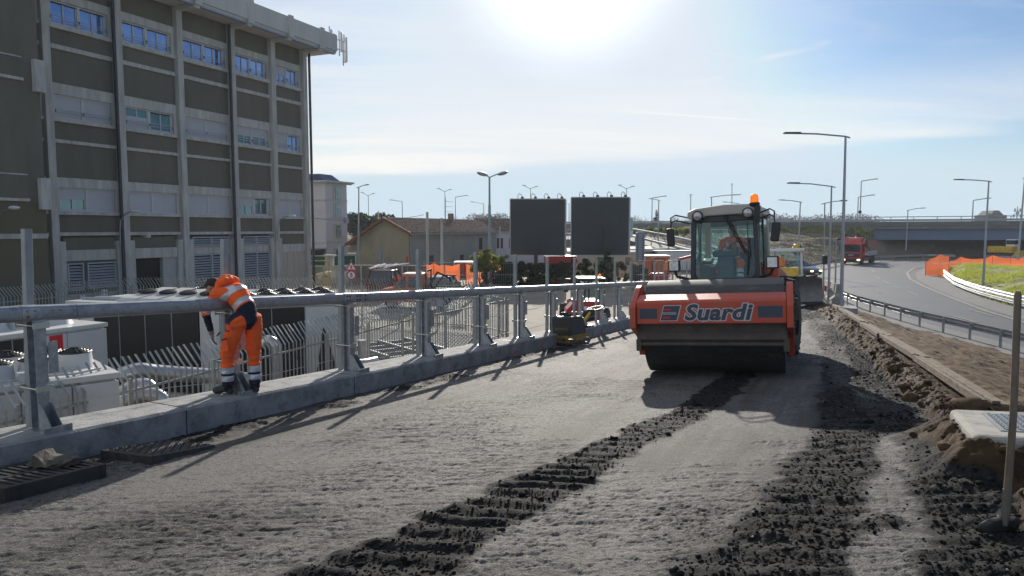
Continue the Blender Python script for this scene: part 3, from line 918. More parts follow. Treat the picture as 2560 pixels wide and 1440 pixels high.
# blades
M['blade'] = mat('grass_blades', (0.14, 0.17, 0.03), 0.7, c2=(0.30, 0.27, 0.08), vs=0.5)
leafy(M['blade'], (0.42, 0.46, 0.08), .55)
def blades(name, P, h, w, m, label):
    n = len(P)
    a = rng.uniform(0, 6.28, n)
    d = np.stack([np.cos(a), np.sin(a), np.zeros(n)], -1) * w
    hh = h * rng.uniform(.4, 1.3, n)
    tip = P + np.stack([rng.normal(0, .3, n) * hh, rng.normal(0, .3, n) * hh, hh], -1)
    V = np.stack([P - d, P + d, tip], 1).reshape(-1, 3)
    return tag(npmesh(name, V, np.arange(3 * n).reshape(-1, 3), m), label, kind='stuff')
gi = rng.integers(0, NY - 1, 60000); gj = rng.integers(0, NX, 60000)
gi = (gi * rng.random(60000) ** .5).astype(int)
P = np.stack([gX[gi, gj], gY[gi, gj], gZ[gi, gj]], -1) + rng.normal(0, .15, (60000, 3)) * [1, 1, 0]
P = P[fbm(P[:, 0] * .3, P[:, 1] * .3, 3, 4) > .42]
blades('grass', P, 0.17, 0.022, M['blade'], 'tufts of green and yellowing grass on the mound inside the bend')

def solve_kerb0(u):
    lo, hi = 2.0, 46.0
    for _ in range(50):
        q = (lo + hi) / 2; p = kpt(q, 0, .1)
        if 1280 + FPX * p.x / (p.y * math.cos(PITCH) - (p.z - CAMZ) * math.sin(PITCH)) < u: lo = q
        else: hi = q
    return lo
# ------------------------------------------------------------ kerb and retaining wall of the ramp
def kpt(y, off, dz):
    """point at perpendicular offset (towards the yard positive) from the kerb front edge"""
    x = float(kx(y))
    d = kdir(y)
    px_, py_ = x - d.y * off, y + d.x * off
    return Vector((px_, py_, ramp(x, y) + dz))
ys = [2 + i * 0.5 for i in range(90)]
mb = MB()
rg = []
for y in ys:
    rg.append([kpt(y, 0, -0.3), kpt(y, 0, 0.27), kpt(y, 0.025, 0.295), kpt(y, 0.60, 0.30), kpt(y, 0.62, 0.28), kpt(y, 0.62, -0.3)])
mb.rings(rg)
tag(mb.build('concrete_kerb', M['concrete'], smooth=True, ang=25), 'long raised concrete kerb along the left of the ramp carrying the barrier posts', 'kerb')
mb = MB()
mb.rings([[kpt(y, 0.05, -0.34), kpt(y, 0.57, -0.34), Vector((kpt(y, 0.57, 0).x, kpt(y, 0.57, 0).y, -0.3)), Vector((kpt(y, 0.05, 0).x, kpt(y, 0.05, 0).y, -0.3))] for y in ys if kpt(y, 0, 0).z > 0.1])
tag(mb.build('retaining_wall', M['concrete']), 'concrete retaining wall under the kerb between ramp and yard', 'wall')
kb = bpy.data.objects['concrete_kerb']
for i, y in enumerate(np.arange(5.2, 34, 2.55)):
    m_ = MB(); d_ = kdir(y); f_ = kpt(y, 0, 0)
    for a0, a1 in (((-.0015, -.28), (-.0015, .27)), ):
        m_.bar(kpt(y, a0[0], a0[1]), kpt(y, a1[0], a1[1]), .012, .002, (-d_.y, d_.x, 0))
    m_.bar(kpt(y, .03, .2965), kpt(y, .59, .3015), .012, .002, (0, 0, 1))
    m_.build('joint', M['blackmetal'], kb)
M['spray'] = mat('orange_spray', (.75, .08, .04), .7)
for u, v in ((1285, 884), (1350, 863), (1500, 822)):
    y = solve_kerb0(u)
    m_ = MB(); m_.bar(kpt(y, -.002, .06), kpt(y + .16, -.002, .11), .05, .002, (kdir(y).y, -kdir(y).x, 0)); m_.build('spray_mark', M['spray'], kb)
# boards (formwork) on the right edge
t = thing('timber_formwork', 'long weathered timber boards on edge along the right side of the ramp', 'formwork', (0, 0, 0))
yb = 6.9
k_ = 0
while yb < 30:
    ye = min(yb + 4.0, 30.5)
    for off, dz, w, h in ((0.0, 0.235, 0.045, 0.09), (0.085, 0.25, 0.07, 0.035), (0.20, 0.22, 0.12, 0.03)):
        m_ = MB()
        a = Vector((bx(yb) + off + 0.03 * math.sin(k_ * 2.3 + off * 20), yb + 0.02, ramp(bx(yb), yb) + dz + 0.012 * (k_ % 2)))
        b = Vector((bx(ye) + off, ye - 0.02, ramp(bx(ye), ye) + dz - 0.008 * (k_ % 3)))
        m_.bar(a, b, w, h)
        m_.build('board', M['wood'], t, bevel=0.006, seg=1)
    yb = ye
    k_ += 1

# ------------------------------------------------------------ overpass and embankment
OL, OR = Vector((-36.0, 165, 5.3)), Vector((95.0, 104.0, 5.75))
od = (OR - OL).normalized()
on = Vector((-od.y, od.x, 0)).normalized()      # away from the camera
if on.y < 0: on = -on
def op(t, off=0.0, z=0.0):
    p = OL + (OR - OL) * t + on * off
    return Vector((p.x, p.y, p.z + z))
def tfor(u):
    lo, hi = -0.3, 1.5
    r = (u - 1280) / FPX
    for _ in range(50):
        m_ = (lo + hi) / 2
        p = OL + (OR - OL) * m_
        if p.x / (p.y * math.cos(PITCH)) < r: lo = m_
        else: hi = m_
    return lo
tA = tfor(2170)
t = thing('overpass', 'long road overpass with blue girders crossing the whole background', 'overpass', (0, 0, 0))
def strip(mb, t0, t1, o0, o1, z0, z1):
    a, b = op(t0), op(t1)
    P = [op(t0, o0, z0), op(t1, o0, z0), op(t1, o1, z0), op(t0, o1, z0), op(t0, o0, z1), op(t1, o0, z1), op(t1, o1, z1), op(t0, o1, z1)]
    mb.hexa(P)
m_ = MB(); strip(m_, -0.15, 1.3, 0, 13, -0.95, -0.35); m_.build('deck', M['obconc'], t)
m_ = MB(); strip(m_, -0.15, 1.3, -0.15, 0.2, -0.45, 0.25); m_.build('edge_beam', mat('dark_edge_beam', (0.10, 0.105, 0.11), 0.7, c2=(0.15, 0.15, 0.15), vs=.3), t)
m_ = MB(); strip(m_, tA, 1.3, 0.5, 0.9, -2.75, -0.952); strip(m_, tA, 1.3, 5.5, 5.9, -2.75, -0.952); strip(m_, tA, 1.3, 11.5, 11.9, -2.75, -0.952); m_.build('girder', M['girder'], t)
m_ = MB(); strip(m_, tA - 0.045, tA, -0.3, 13, -6.2, -0.952); m_.build('abutment', M['obconc'], t)
m_ = MB(); strip(m_, -0.15, 1.3, -0.12, -0.02, 0.30, 0.62); m_.build('guard_rail', M['galv_dull'], t)
m_ = MB()
m_.tube([op(q, -0.07, 1.0) for q in np.linspace(tA - .01, 1.3, 12)], 0.07, 6)
for q in np.linspace(tA, 1.3, 26): m_.bar(op(q, -0.07, 0.2), op(q, -0.07, 1.0), 0.09, 0.09)
m_.build('handrail', M['galv_dull'], t)
for q in (1.02,):
    m_ = MB(); strip(m_, q, q + 0.012, 1, 12, -6.5, -2.752); m_.build('pier', M['obconc'], t)
m_ = MB()
for q in np.linspace(-.12, tA, 60): m_.bar(op(q, 1.5, 0.0), op(q, 1.5, 0.62), 0.08, 0.08)
for zz in (0.62, 0.36): m_.tube([op(q, 1.5, zz) for q in np.linspace(-.12, tA, 12)], 0.05, 6)
m_.build('far_handrail', M['galv_dull'], t)

# embankment: slope from the deck edge down to a toe line
def patch_grid(name, top, toe, n, m_, z_noise, material, label, seed=0):
    top, toe = np.array(top, float), np.array(toe, float)
    g = np.linspace(0, 1, n)
    qa = np.linspace(0, 1, len(top))
    T = np.stack([np.interp(g, qa, top[:, i]) for i in range(3)], -1)
    qb = np.linspace(0, 1, len(toe))
    B = np.stack([np.interp(g, qb, toe[:, i]) for i in range(3)], -1)
    h = np.linspace(0, 1, m_)[:, None, None]
    hz_ = h * 1.0
    P = T[None] * (1 - h) + B[None] * h
    x, y, z = P[..., 0], P[..., 1], P[..., 2]
    z = z + (fbm(x * .25, y * .25, 4, seed) - .5) * z_noise * 2 * np.sin(np.pi * h[..., 0]) + (fbm(x * 1.2, y * 1.2, 4, seed + 3) - .5) * z_noise * 0.8 * np.sin(np.pi * h[..., 0]) ** .5
    ix = np.arange(n * m_).reshape(m_, n)
    f = np.stack([ix[:-1, :-1], ix[1:, :-1], ix[1:, 1:], ix[:-1, 1:]], -1).reshape(-1, 4)
    o = npmesh(name, np.stack([x, y, z], -1).reshape(-1, 3), f, material, smooth=True)
    tag(o, label, kind='structure')
    return x, y, z
M['embank'] = mat('embankment_soil', (0.10, 0.078, 0.055), 0.95, c2=(0.16, 0.125, 0.09), vs=0.3, det=12, dirt=(0.09, 0.11, 0.035), dsc=0.16, dth=(0.50, 0.62))
def e3(u, v, z):
    p = atz(u, v, z); return (p.x, p.y, z)
topl = [tuple(op(q, -0.2, -1.0)) for q in (-0.1, 0.1, tfor(1560), tfor(1750), tfor(1950), tA - 0.03)]
toel = [(-60, 110, 0), (-25, 100, 0), e3(1560, 662, 0), e3(1800, 664, 0), e3(1960, 662, 0), e3(2125, 655, 0)]
EMB = patch_grid('embankment', topl, toel, 220, 70, 0.5, M['embank'], 'brown earth embankment rising to the overpass', 3)
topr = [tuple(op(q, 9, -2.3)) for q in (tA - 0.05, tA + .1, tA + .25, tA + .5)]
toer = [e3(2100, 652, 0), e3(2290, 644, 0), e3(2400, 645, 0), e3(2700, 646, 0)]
M['embank_shaded'] = mat('shaded_embankment_soil', (0.075, 0.052, 0.036), 0.95, c2=(0.115, 0.08, 0.055), vs=0.25, det=12)  # embankment soil darkened, shade under the deck painted into its colour
patch_grid('embankment', topr, toer, 160, 50, 0.6, M['embank_shaded'], 'earth slope coloured dark for shade under the overpass', 8)
# wing of the embankment wrapping round the abutment
patch_grid('embankment', [tuple(op(tA - 0.05, -0.4, -1.2)), tuple(op(tA, -0.4, -1.8)), tuple(op(tA + .02, 3, -2.9)), tuple(op(tA + .03, 9, -3.2))],
           [e3(2120, 655, 0), e3(2190, 648, 0), e3(2260, 644, 0), e3(2300, 643, 0)], 80, 40, 0.3, M['embank'], 'grassy cone of earth beside the abutment of the overpass', 5)
# access road coming down beside the embankment, seen behind the billboards
mb = MB()
pa = [aty(880, 606, 118), aty(1420, 598, 112), aty(1570, 600, 105), aty(1650, 622, 92), aty(1745, 648, 80), aty(1800, 668, 70)]
pb = [aty(880, 596, 126), aty(1420, 585, 120), aty(1570, 583, 114), aty(1660, 600, 102), aty(1745, 620, 92), aty(1830, 650, 80)]
mb.rings([[a, b, Vector((b.x, b.y, -0.4)), Vector((a.x, a.y, -0.4))] for a, b in zip(pa, pb)])
tag(mb.build('access_road', M['dust']), 'pale road climbing behind the billboards towards the overpass', kind='structure')
t = thing('guard_rail', 'grey steel guard rail along the pale road behind the billboards', 'guard rail')
for PP, o_ in ((pa, 0.0), (pb, 0.0)):
    m_ = MB(); m_.tube([p + Vector((0, 0, 0.75)) for p in PP], 0.16, 6); m_.build('rail', M['galv_dull'], t)
    for a, b in zip(PP, PP[1:]):
        nn = max(2, int((b - a).length / 3))
        for i in range(nn):
            p = a.lerp(b, i / nn)
            m_ = MB(); m_.bar(p - Vector((0, 0, .2)), p + Vector((0, 0, .75)), .12, .12); m_.build('post', M['galv_dull'], t)
# ------------------------------------------------------------ steel barrier on the kerb
def solve_kerb(u, off=0.30):
    lo, hi = 2.0, 46.0
    for _ in range(60):
        m_ = (lo + hi) / 2
        p = kpt(m_, off, 0.3)
        if 1280 + FPX * p.x / (p.y * math.cos(PITCH) - (p.z - CAMZ) * math.sin(PITCH)) < u: lo = m_
        else: hi = m_
    return lo
post_y = [solve_kerb(u) for u in (104, 585, 874, 1066, 1206, 1304, 1382)]
stp = (post_y[-1] - post_y[2]) / 4
y_ = post_y[-1]
while y_ < 37:
    y_ += stp
    post_y.append(y_)
bar_t = thing('safety_barrier', 'tall galvanised steel barrier with one thick top rail and upright posts along the kerb', 'barrier')
def frame_at(y, off=0.30, dz=0.3):
    p = kpt(y, off, dz)
    d = kdir(y)                       # along the kerb, away from camera
    return Matrix(((d.x, -d.y, 0, p.x), (d.y, d.x, 0, p.y), (0, 0, 1, p.z), (0, 0, 0, 1)))
    # local x = along, y = towards the yard
def barrier_post():
    m_ = MB()
    # H-section post, flanges facing road and yard
    m_.box(-0.055, 0.055, -0.062, -0.054, 0.012, 1.02)
    m_.box(-0.055, 0.055, 0.054, 0.062, 0.012, 1.02)
    m_.box(-0.004, 0.004, -0.054, 0.054, 0.012, 1.02)
    m_.box(-0.055, 0.055, -0.066, -0.0625, 0.012, 0.40)
    p = m_.build('post', M['galv'], bar_t, bevel=0.003, seg=1)
    m_ = MB()
    m_.box(-0.13, 0.13, -0.26, 0.12, 0.0, 0.012)
    m_.box(-0.13, 0.13, -0.272, -0.26, -0.02, 0.055)
    m_.build('base_plate', M['galv'], p, bevel=0.002, seg=1)
    m_ = MB()
    for x in (-0.05, 0.05):
        m_.prism([(-0.062, 0.013), (-0.25, 0.013), (-0.25, 0.045), (-0.10, 0.25), (-0.062, 0.25)], x - 0.004, x + 0.004, 'yz')
    m_.build('gusset', M['galv'], p)
    m_ = MB()
    for x in (-0.09, 0.09): m_.cyl((x, -0.19, 0.013), (x, -0.19, 0.045), 0.014, n=6)
    m_.build('anchor_bolts', M['zinc'], p)
    for z in (0.36, 0.955):
        m_ = MB()
        m_.box(-0.075, 0.075, -0.084, -0.069, z, z + 0.055)
        m_.tube([(-0.068, -0.075, z + .03), (-0.068, 0.21, z + .03)], 0.010, 6)
        m_.tube([(0.068, -0.075, z + .03), (0.068, 0.21, z + .03)], 0.010, 6)
        m_.box(-0.085, 0.085, 0.19, 0.20, z, z + .055)
        m_.build('clamp', M['zinc'], p, bevel=0.002, seg=1)
    m_ = MB()
    m_.box(0.056, 0.145, -0.075, -0.069, 0.52, 0.82)
    m_.box(0.139, 0.145, -0.068, 0.0, 0.52, 0.82)
    m_.build('side_plate', M['galv'], p)
    m_ = MB()
    m_.box(-0.065, 0.065, -0.055, 0.10, 1.02, 1.035)
    m_.box(-0.065, 0.065, 0.085, 0.098, 1.035, 1.16)
    m_.build('rail_bracket', M['galv'], p)
    return p
def upright():
    m_ = MB()
    # thin C-section upright standing beside the post
    m_.box(-0.035, 0.035, -0.006, 0.0, 0.0, 1.88)
    m_.box(-0.035, -0.029, 0.0, 0.06, 0.0, 1.88)
    m_.box(0.029, 0.035, 0.0, 0.06, 0.0, 1.88)
    return m_.build('upright', M['galv_dull'], bar_t, bevel=0.002, seg=1)
bp0, up0 = barrier_post(), upright()
lean = {0: 1.5, 1: 2.0, 2: 1.6, 3: 0.4}
for i, y in enumerate(post_y):
    Fm = frame_at(y)
    p = bp0 if i == 0 else copy_tree(bp0, bar_t)
    p.matrix_basis = Fm
    q = up0 if i == 0 else copy_tree(up0, bar_t)
    q.matrix_basis = frame_at(y, 0.43) @ Matrix.Rotation(R(lean.get(i, 0.3 * math.sin(i * 2.1))), 4, 'Y')
# top rail: rounded box tube running on the brackets, in sections
def rail_ring(y, dz=0.0, h=0.15, w=0.15, off=0.315):
    d = kdir(y)
    c = kpt(y, off, 0.3 + 1.095 + dz)
    n = Vector((-d.y, d.x, 0))
    pts = []
    for k in range(20):
        a = 2 * math.pi * (k + .5) / 20
        ca, sa = math.cos(a), math.sin(a)
        e = 0.45
        pts.append(c + n * (w / 2 * math.copysign(abs(ca) ** e, ca)) + Vector((0, 0, h / 2 * math.copysign(abs(sa) ** e, sa))))
    return pts
M['rail'] = mat('galvanised_rail', (0.27, 0.285, 0.31), 0.42, 0.6, c2=(0.37, 0.385, 0.41), vs=14, var=0.1, dirt=(0.22, 0.23, 0.25), dsc=7, dth=(0.55, 0.62), bump=0.0008, bs=40, stretch=(1, 1, 1))
ends = [2.4] + [post_y[i] + 0.32 for i in range(0, len(post_y), 2)]
for a, b in zip(ends, ends[1:]):
    m_ = MB()
    m_.rings([rail_ring(y) for y in np.linspace(a, b - 0.004, 10)])
    sec = m_.build('top_rail', M['rail'], bar_t, smooth=True, ang=50)
for i in range(0, len(post_y), 2):
    y = post_y[i]
    m_ = MB()
    m_.rings([rail_ring(q, h=0.158, w=0.158) for q in (y - 0.13, y + 0.02)])
    sl_ = m_.build('joint_sleeve', M['galv'], bar_t, smooth=True, ang=50)
    m_ = MB()
    for q in (-0.09, -0.03, 0.12, 0.18, 0.30):
        for zz in (-0.03, 0.03):
            f = frame_at(y + q, 0.315 - 0.079 if q < 0.05 else 0.315 - 0.075, 1.395 + zz)
            c = f.translation
            nn = f.to_3x3() @ Vector((0, -1, 0))
            m_.lathe([(0.002, 0.012), (0.010, 0.010), (0.015, 0.0)], c, nn, 10)
    m_.build('rail_bolts', M['blackmetal'] if i % 4 == 2 else M['galv_dull'], sl_)
# bolts in between
# loose wire strung behind the posts near the kerb
m_ = MB()
pts = []
for i in range(60):
    y = 3 + i * 0.36
    pts.append(kpt(y, 0.58, 0.35 + 0.05 * math.sin(i * .35) * (i % 2 == 0)))
m_.tube([kpt(3 + i * .5, 0.56, 0.42 + 0.035 * math.sin(i * .9)) for i in range(44)], 0.004, 5)
tag(m_.build('wire', M['lightgrey']), 'thin grey wire strung low behind the barrier posts', 'wire')
m_ = MB()
for a, b, s in ((3, 4, .30), (4, 5, .16), (5, 6, .1)):
    p, q = kpt(post_y[a], .5, 1.0), kpt(post_y[b], .5, 0.98)
    m_.tube([p.lerp(q, k / 12) - Vector((0, 0, s * 4 * k / 12 * (1 - k / 12))) for k in range(13)], 0.006, 5)
tag(m_.build('cable', M['white']), 'sagging white cable hung between the barrier posts', 'cable')

# ------------------------------------------------------------ palisade fences
M['palis'] = mat('palisade_steel', (0.30, 0.315, 0.31), 0.55, 0.35, c2=(0.38, 0.39, 0.37), vs=2, dirt=(0.24, 0.13, 0.06), dsc=3, dth=(0.60, 0.70))
def palisade(pts, label, leanv, cat='fence', pitch=0.15, H=2.35, kink=1.95, group=None, m=None, post_every=14, rails=(0.35, 1.75)):
    m = m or M['palis']
    t = thing('palisade_fence', label, cat, (*pts[0], 0), group=group)
    o0 = Vector((*pts[0], 0))
    P = [Vector((*p, 0)) - o0 for p in pts]
    lv = Vector(leanv)
    cnt = 0
    jr = random.Random(3)
    for a, b in zip(P, P[1:]):
        L_ = (b - a).length
        d = (b - a).normalized()
        nb = max(1, int(L_ / pitch))
        for k0 in range(0, nb, post_every):
            k1 = min(nb, k0 + post_every)
            m_ = MB()
            for k in range(k0, k1):
                c = a + d * (k + 0.5) * pitch
                c = c + Vector((jr.uniform(-.008, .008), jr.uniform(-.008, .008), 0))
                top = Vector((0, 0, kink))
                j = jr.uniform(0.9, 1.1)
                tipv = c + Vector((lv.x * j, lv.y * j, H * jr.uniform(.995, 1.01)))
                n_ = Vector((-d.y, d.x, 0))
                m_.bar(c + Vector((0, 0, .08)), c + top, 0.042, 0.010, n_)
                m_.bar(c + top - Vector((0, 0, .01)), tipv, 0.042, 0.010, n_)
            m_.build('bar_panel', m, t)
            p0, p1 = a + d * k0 * pitch, a + d * k1 * pitch
            n_ = Vector((-d.y, d.x, 0)) * 0.028
            m_ = MB()
            for z in rails:
                m_.bar(p0 + n_ + Vector((0, 0, z)), p1 + n_ + Vector((0, 0, z)), 0.03, 0.045)
            m_.build('rail', m, t)
            m_ = MB()
            m_.cbox(p0 + n_ * 2.6 + Vector((0, 0, 0.98)), (0.07, 0.07, 1.98), (0, 0, math.atan2(d.y, d.x)))
            m_.build('post', m, t)
    return t
palisade([(-8.35, 9.0), (-6.2, 14.9), (-3.2, 23.5), (-0.1, 30.0)], 'grey palisade fence with bent spikes right behind the kerb, nearest of all', (-0.30, 0.10, 0))
palisade([(-0.15, 30.2), (-1.5, 32.2), (-8.2, 35.2), (-18.5, 34.8), (-20.8, 28.0), (-20.8, 18)], 'grey palisade fence with bent spikes between the chillers and the big building', (-0.10, -0.30, 0))
palisade([(-13.5, 8.6), (-8.5, 8.95)], 'short run of palisade at the far left below the kerb, spikes leaning right', (0.26, 0.12, 0))
# ------------------------------------------------------------ office building
BC = Vector((-15.75, 55.5, 0))               # foot of the right-hand corner
BH = R(23.8)
bd = Vector((-math.sin(BH), -math.cos(BH), 0))     # along the facade towards the camera
bn = Vector((math.cos(BH), -math.sin(BH), 0))      # outwards
# local frame: x = along (towards camera), y = outwards, z = up  (right-handed check below)
bld = thing('office_building', 'large olive and grey concrete office block with rows of windows at the left', 'building', BC)
bld.matrix_basis = Matrix(((bd.x, bn.x, 0, BC.x), (bd.y, bn.y, 0, BC.y), (0, 0, 1, 0), (0, 0, 0, 1)))
# matrix determinant: bd x bn
if bd.cross(bn).z < 0:
    # keep it a rotation: flip the along axis
    bld.matrix_basis = Matrix(((-bd.x, bn.x, 0, BC.x), (-bd.y, bn.y, 0, BC.y), (0, 0, 1, 0), (0, 0, 0, 1)))
    SG = -1
else:
    SG = 1
def sat(u):
    r = (u - 1280) / FPX
    lo, hi = -5.0, 48.0
    for _ in range(60):
        m_ = (lo + hi) / 2
        p = BC + bd * m_
        if p.x / (p.y * math.cos(PITCH)) > r: lo = m_
        else: hi = m_
    return lo
def hz_(v, u=762):
    p = BC + bd * sat(u)
    return aty(u, v, p.y).z
Zs = {k: hz_(v) for k, v in dict(soff=124, b1t=166, w1t=181, w1b=223, s1=230, t1a=257, t1b=265, b2t=323, w2t=342, w2b=383, s2=389, t2a=419, t2b=425, b3t=484, w3t=501, w3b=542, s3=548, t3a=578, t3b=584, g1=609, g2=628).items()}
piers = [0.12] + [sat(u) for u in (687, 588, 459, 309, 131)]
piers.append(piers[-1] + 4.1)
piers.append(piers[-1] + 4.1)
TOPZ = Zs['soff']
def bbox(mb, s0, s1, y0, y1, z0, z1):
    a, b = SG * s0, SG * s1
    mb.box(min(a, b), max(a, b), y0, y1, z0, z1)
# core wall mass
mb = MB(); bbox(mb, 0.0, 42, -16, -0.42, 0, TOPZ); mb.build('wall', M['olive'], bld)
rr_ = random.Random(5)
def cell(mb, s0, s1, z0, z1, y=-0.02):
    bbox(mb, s0, s1, -0.45, y, z0, z1)
# olive infill panels, concrete bands, per bay
for i in range(len(piers) - 1):
    pan, band = MB(), MB()
    s0, s1 = piers[i] + 0.22, piers[i + 1] - 0.22
    if i == 0: s0 = piers[i] + 0.26
    for a, b in ((Zs['b1t'], TOPZ), (Zs['t1a'] - 0.0, Zs['s1']), (Zs['b2t'], Zs['t1b']), (Zs['t2a'], Zs['s2']), (Zs['b3t'], Zs['t2b']), (Zs['t3a'], Zs['s3'])):
        cell(pan, s0, s1, a, b, -0.06)
    for a, b in (('t1b', 't1a'), ('t2b', 't2a'), ('t3b', 't3a')):
        bbox(band, s0, s1, -0.45, 0.05, Zs[a] + .003, Zs[b] - .003)
    for wt, bt in (('w1t', 'b1t'), ('w2t', 'b2t'), ('w3t', 'b3t')):
        bbox(band, s0, s1, -0.45, 0.04, Zs[wt], Zs[bt] - .003)
    for w, s in (('w1b', 's1'), ('w2b', 's2'), ('w3b', 's3')):
        bbox(band, s0, s1, -0.45, 0.12, Zs[s] + .003, Zs[w])
        for q0, q1 in ((s0, s0 + 0.22), (s1 - 0.22, s1)):
            bbox(band, q0, q1, -0.45, 0.03, Zs[w] + .003, Zs[w.replace('b', 't')] - .003)
    pan.build('infill_panels', M['olive'], bld)
    band.build('concrete_bands', M['bconc'], bld)
for p in piers:
    mb = MB(); bbox(mb, p - 0.20, p + 0.20, -0.45, 0.28, 0, TOPZ + .002); mb.build('pilaster', M['bconc'], bld)
    mb = MB(); bbox(mb, p - 0.2, p + 0.2, 0.283, 1.8, TOPZ - 0.25, TOPZ - 0.003); mb.build('roof_bracket', M['fascia'], bld)
# roof slab with upturned fascia
mb = MB()
bbox(mb, -1.75, 42, -16, 1.75, TOPZ, TOPZ + 0.14)
bbox(mb, -1.75, 42, 1.62, 1.86, TOPZ + 0.143, TOPZ + 1.32)
bbox(mb, -1.86, -1.62, -16, 1.61, TOPZ + 0.143, TOPZ + 1.32)
bbox(mb, -1.0, 41, -15, 0.4, TOPZ + 0.143, TOPZ + 0.5)
mb.build('roof', M['fascia'], bld)
mb = MB(); bbox(mb, -1.6, 41.9, 1.5, 1.78, TOPZ - 0.12, TOPZ - 0.004)
mb.build('gutter', M['lampsteel'], bld)
for p in piers + [piers[-1] + 4, piers[-1] + 8]:
    mb = MB(); bbox(mb, p - 0.22, p + 0.22, 1.863, 2.0, TOPZ - 0.1, TOPZ + 1.42); mb.build('fascia_rib', M['fascia'], bld)
# downpipes
for s in (piers[0] - 0.35, piers[2] + 0.38, piers[4] + 0.38):
    mb = MB()
    y = 0.38
    mb.cyl((SG * s, y, 0.1), (SG * s, y, TOPZ - 0.1), 0.10, n=8)
    mb.build('downpipe', M['downpipe'], bld, smooth=True)
# windows
def window(s0, s1, z0, z1, kinds, rail=True, pm='pane'):
    fr = MB()
    t_ = 0.07
    mid = (s0 + s1) / 2
    for a, b, zz0, zz1 in ((s0, s1, z0, z0 + t_), (s0, s1, z1 - t_, z1), (s0, s0 + t_, z0 + t_, z1 - t_), (s1 - t_, s1, z0 + t_, z1 - t_), (mid - 0.07, mid + 0.07, z0 + t_, z1 - t_)):
        bbox(fr, a, b, -0.30, -0.10, zz0, zz1)
    w = fr.build('window', M['wframe'], bld)
    # far half = smaller s (right in the picture), near half = larger s (left in the picture)
    for (a, b), kd in (((mid + 0.07, s1 - t_), kinds[0]), ((s0 + t_, mid - 0.07), kinds[1])):
        zs = z0 + t_
        ze = z1 - t_
        H = ze - zs
        lo = 1.0 if kd == 'c' else {'o': 0.06, 'h': 0.48, 'q': 0.22}.get(kd, 0)
        if kd == 'x':        # shutter slipped below the glass
            zg0, zg1, sh0, sh1 = zs + 0.55 * H, ze, zs, zs + 0.55 * H
        else:
            zg0, zg1, sh0, sh1 = zs, ze - lo * H, ze - lo * H, ze
        if zg1 - zg0 > 0.1:
            g = MB(); bbox(g, a + .03, b - .03, -0.24, -0.20, zg0 + .03, zg1); g.build('pane', M[pm], w)
            g = MB()
            m2 = (a + b) / 2
            for q0, q1, h0, h1 in ((m2 - .04, m2 + .04, zg0, zg1), (a, a + .06, zg0, zg1), (b - .06, b, zg0, zg1), (a, b, zg0, zg0 + .06)):
                bbox(g, q0, q1, -0.195, -0.15, h0, h1)
            g.build('sash', M['wframe'], w)
        if sh1 - sh0 > 0.1:
            g = MB()
            n = max(2, int((sh1 - sh0) / 0.055))
            for k in range(n):
                h0 = sh0 + (sh1 - sh0) * k / n
                h1 = sh0 + (sh1 - sh0) * (k + 1) / n
                bbox(g, a, b, -0.19, -0.135 - 0.012 * 1, h0 + .006, h1)
                bbox(g, a, b, -0.19, -0.165, h0, h0 + .006)
            g.build('roller_shutter', M['shutter'], w)
    if rail:
        g = MB()
        for zz in (z0 + 0.28, z0 + 0.42):
            bbox(g, s0, s1, 0.05, 0.08, zz, zz + .035)
        for q in (s0 + .02, mid, s1 - .05):
            bbox(g, q, q + .03, -0.08, 0.049, z0 + 0.28, z0 + 0.45)
        g.build('window_rail', M['lampsteel'], w)
    return w
# bay 0 is at the right corner, bay 5 partly hidden at the left
rows = {1: ['cq', 'oo', 'oo', 'oo', 'oo', 'oo', 'oo'], 2: ['co', 'hh', 'cc', 'xo', 'cc', 'cc', 'cc'], 3: ['cc', 'ho', 'cc', 'cc', 'hc', 'cc', 'cc']}
rows[1][0] = 'ho'
for r, ks in rows.items():
    for i, kk in enumerate(ks):
        if i >= len(piers) - 1: continue
        s0, s1 = piers[i] + 0.46, piers[i + 1] - 0.46
        window(s0, s1, Zs['w%db' % r] + .003, Zs['w%dt' % r] - .003, kk, rail=(r < 3), pm='paneg' if r > 1 and i != 0 or r == 3 else 'pane')
# ground floor
def louvre(s0, s1, z0, z1, mull=1):
    g = MB()
    for a, b, c, d in ((s0, s1, z0, z0 + .07), (s0, s1, z1 - .07, z1), (s0, s0 + .07, z0 + .07, z1 - .07), (s1 - .07, s1, z0 + .07, z1 - .07)):
        bbox(g, a, b, -0.1, 0.10, c, d)
    if mull > 1:
        for k in range(1, mull):
            c = s0 + (s1 - s0) * k / mull
            bbox(g, c - .04, c + .04, -0.1, 0.09, z0 + .07, z1 - .07)
    n = int((z1 - z0) / 0.17)
    for k in range(n):
        z = z0 + .1 + (z1 - z0 - .2) * k / n
        a, b = SG * (s0 + .07), SG * (s1 - .07)
        a, b = min(a, b), max(a, b)
        g.hexa([(a, -0.02, z + .09), (b, -0.02, z + .09), (b, 0.07, z), (a, 0.07, z), (a, -0.02, z + .105), (b, -0.02, z + .105), (b, 0.07, z + .015), (a, 0.07, z + .015)])
    f = g.build('vent_louvre', M['louvre'], bld)
    g = MB(); bbox(g, s0 + .05, s1 - .05, -0.12, -0.05, z0 + .05, z1 - .05); g.build('vent_opening', M['dark'], f)
zg1, zg2 = Zs['g1'], Zs['g2']
zt = Zs['t3b']
M['gpanel'] = mat('beige_precast', (0.42, 0.385, 0.31), 0.9, c2=(0.48, 0.44, 0.36), vs=0.5, stretch=(2, 2, 1))
gp, gb = MB(), MB()
B = lambda i: (piers[i] + 0.22, piers[i + 1] - 0.22)
ins = MB()
